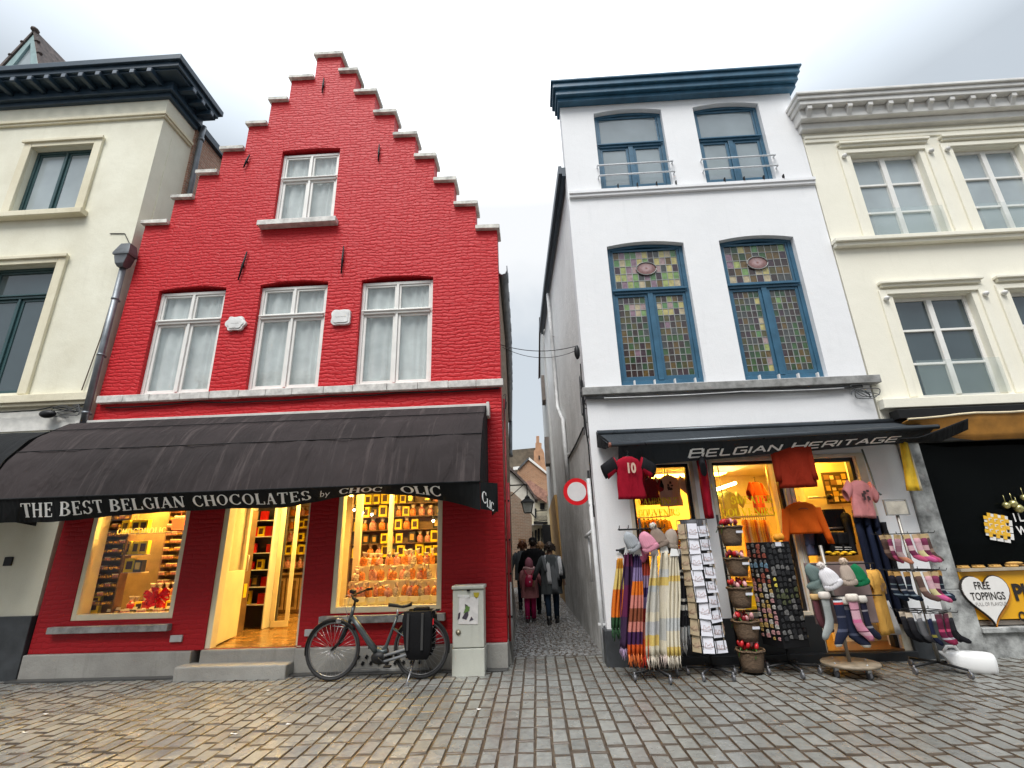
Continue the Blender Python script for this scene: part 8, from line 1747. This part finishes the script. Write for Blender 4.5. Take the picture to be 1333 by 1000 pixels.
# child in pink
GX, GY = -.19, 12.1
th, k = person('small person in pink padded coat and woolly hat with a magenta backpack walking away', GX, GY, 1.30, .12, arms=((.12, .06), (.45, .04)))
PKC = cloth('dusty pink padded coat', (.42, .17, .18), fold=.03)
coat(th, GX, GY, k, PKC, .66, 1.48, .27, .23, d=.17, fold=.012); 
for s, o, f_ in ((-1, .12, .06), (1, .45, .04)): sleeve(th, GX, GY, k, s, o, f_, PKC, .088)
legs(th, GX, GY, k, .12, cloth('magenta trousers', (.48, .02, .12)), r=(.11, .085, .07), boot=mat('dark snow boots', (.03, .02, .025), .5))
m = MB(); m.loft([[Vector((GX + k * w * math.cos(a), GY + k * (-.01 + w * 1.08 * math.sin(a)), k * z)) for a in [2 * math.pi * j / 18 for j in range(18)]] for z, w in ((1.52, .115), (1.56, .128), (1.62, .13), (1.70, .118), (1.76, .085), (1.80, .04), (1.81, .005))]); m.build('woolly_hat', cloth('mauve knit hat', (.34, .13, .17), fold=.02), th)
m = MB(); m.tube([(GX + k * .15 * math.cos(a), GY + k * (.0 + .13 * math.sin(a)), k * (1.475 + .02 * math.sin(2 * a))) for a in [2 * math.pi * j / 16 for j in range(17)]], .055 * k, 10, cap=False); m.build('hood', cloth('pale pink fur hood', (.50, .30, .30)), th)
m = MB(); m.loft([[Vector((GX + k * w * math.copysign(abs(math.cos(a)) ** .6, math.cos(a)), GY + k * (-.235 + d_ * math.copysign(abs(math.sin(a)) ** .7, math.sin(a))), k * z)) for a in [2 * math.pi * j / 18 for j in range(18)]] for z, w, d_ in ((.98, .10, .05), (1.0, .135, .075), (1.10, .145, .085), (1.22, .125, .075), (1.30, .08, .05), (1.32, .03, .02))]); bpk = m.build('backpack', mat('magenta backpack', (.42, .008, .06), .4, vs=5, var=.2), th)
for s in (-1, 1): m = MB(); m.tube([(GX + k * s * .05, GY - k * .22, k * 1.30), (GX + k * s * .13, GY - k * .19, k * 1.42), (GX + k * s * .14, GY - k * .02, k * 1.475)], .014 * k, 6); m.build('strap', mat('magenta backpack', (0, 0, 0)), bpk)
m = MB(); m.ball((GX + .01, GY - k * .325, k * 1.12), (.014, .01, .022), 6, 5); m.build('tag', CARD, bpk)
# man in black
MX, MY = -.09, 13.3
th, k = person('broad person in a black coat and dark cap walking ahead of the child', MX, MY, 1.80, .18, arms=((.30, .02), (.30, .02)))
BC = cloth('black wool coat', (.010, .010, .012)); coat(th, MX, MY, k, BC, .45, 1.49, .30, .25, d=.18)
for s in (-1, 1): sleeve(th, MX, MY, k, s, .30, .02, BC, .09)
legs(th, MX, MY, k, .18, BLKC); hair(th, MX, MY, k, HBR, .095, 60, 1.62)
m = MB(); m.lathe([(.10, 0), (.105, .03), (.10, .08), (.07, .12), (0, .135)], (MX, MY - .0, 1.63 * k), 16); m.build('cap', BLKC, th)
# person with auburn hair and grey jacket
th, k = person('person with auburn hair and grey blue jacket at the left wall of the alley', -.40, 14.6, 1.74, .15)
JC = cloth('grey blue jacket', (.16, .18, .20)); coat(th, -.40, 14.6, k, JC, .72, 1.48, .23, .21)
for s in (-1, 1): sleeve(th, -.40, 14.6, k, s, .3, 0, JC)
legs(th, -.40, 14.6, k, .15, NAVC); hair(th, -.40, 14.6, k, mat('auburn hair', (.22, .075, .03), .5, vs=30, var=.3), .115, 200, 1.64, .4)
# person with fair brown hair
th, k = person('person with fair brown hair and brown coat half hidden beyond the black coat', .12, 15.3, 1.70, .15)
JC = cloth('brown coat', (.13, .075, .045)); coat(th, .12, 15.3, k, JC, .60, 1.48, .24, .21)
for s in (-1, 1): sleeve(th, .12, 15.3, k, s, .3, 0, JC)
legs(th, .12, 15.3, k, .15, NAVC); hair(th, .12, 15.3, k, mat('fair brown hair', (.30, .17, .08), .5, vs=30, var=.3), .12, 200, 1.64, .8)
# small litter on the setts
for i, (px, py) in enumerate(((55, 931), (28, 955), (346, 900), (300, 957), (372, 944), (92, 940), (620, 925))):
    p = atz(px, py, .004); m = MB(); r2 = random.Random(i); m.sheet([[Vector((p.x + a * .025 + r2.uniform(-.006, .006), p.y + b * .02, .008 + r2.uniform(0, .010))) for a in range(3)] for b in range(2)]); tag(m.build('paper_scrap', WPLAST, thick=.002), ('white scrap of litter nearest the left edge of the paving', 'second white litter scrap near the left edge of the paving', 'white scrap lying on the paving in front of the doorstep', 'tiny white scrap on the paving left of centre', 'tiny white scrap below the front wheel of the bicycle', 'tiny white scrap near the wall of the red house', 'tiny scrap on the paving below the grey cabinet')[i], 'litter')

# number words in labels
import re
_W = 'zero one two three four five six seven eight nine ten eleven twelve thirteen fourteen fifteen sixteen seventeen eighteen nineteen twenty'.split()
for o in bpy.data.objects:
    if 'label' in o: o['label'] = re.sub(r'\d+', lambda q: _W[min(20, int(q.group()))], o['label'])
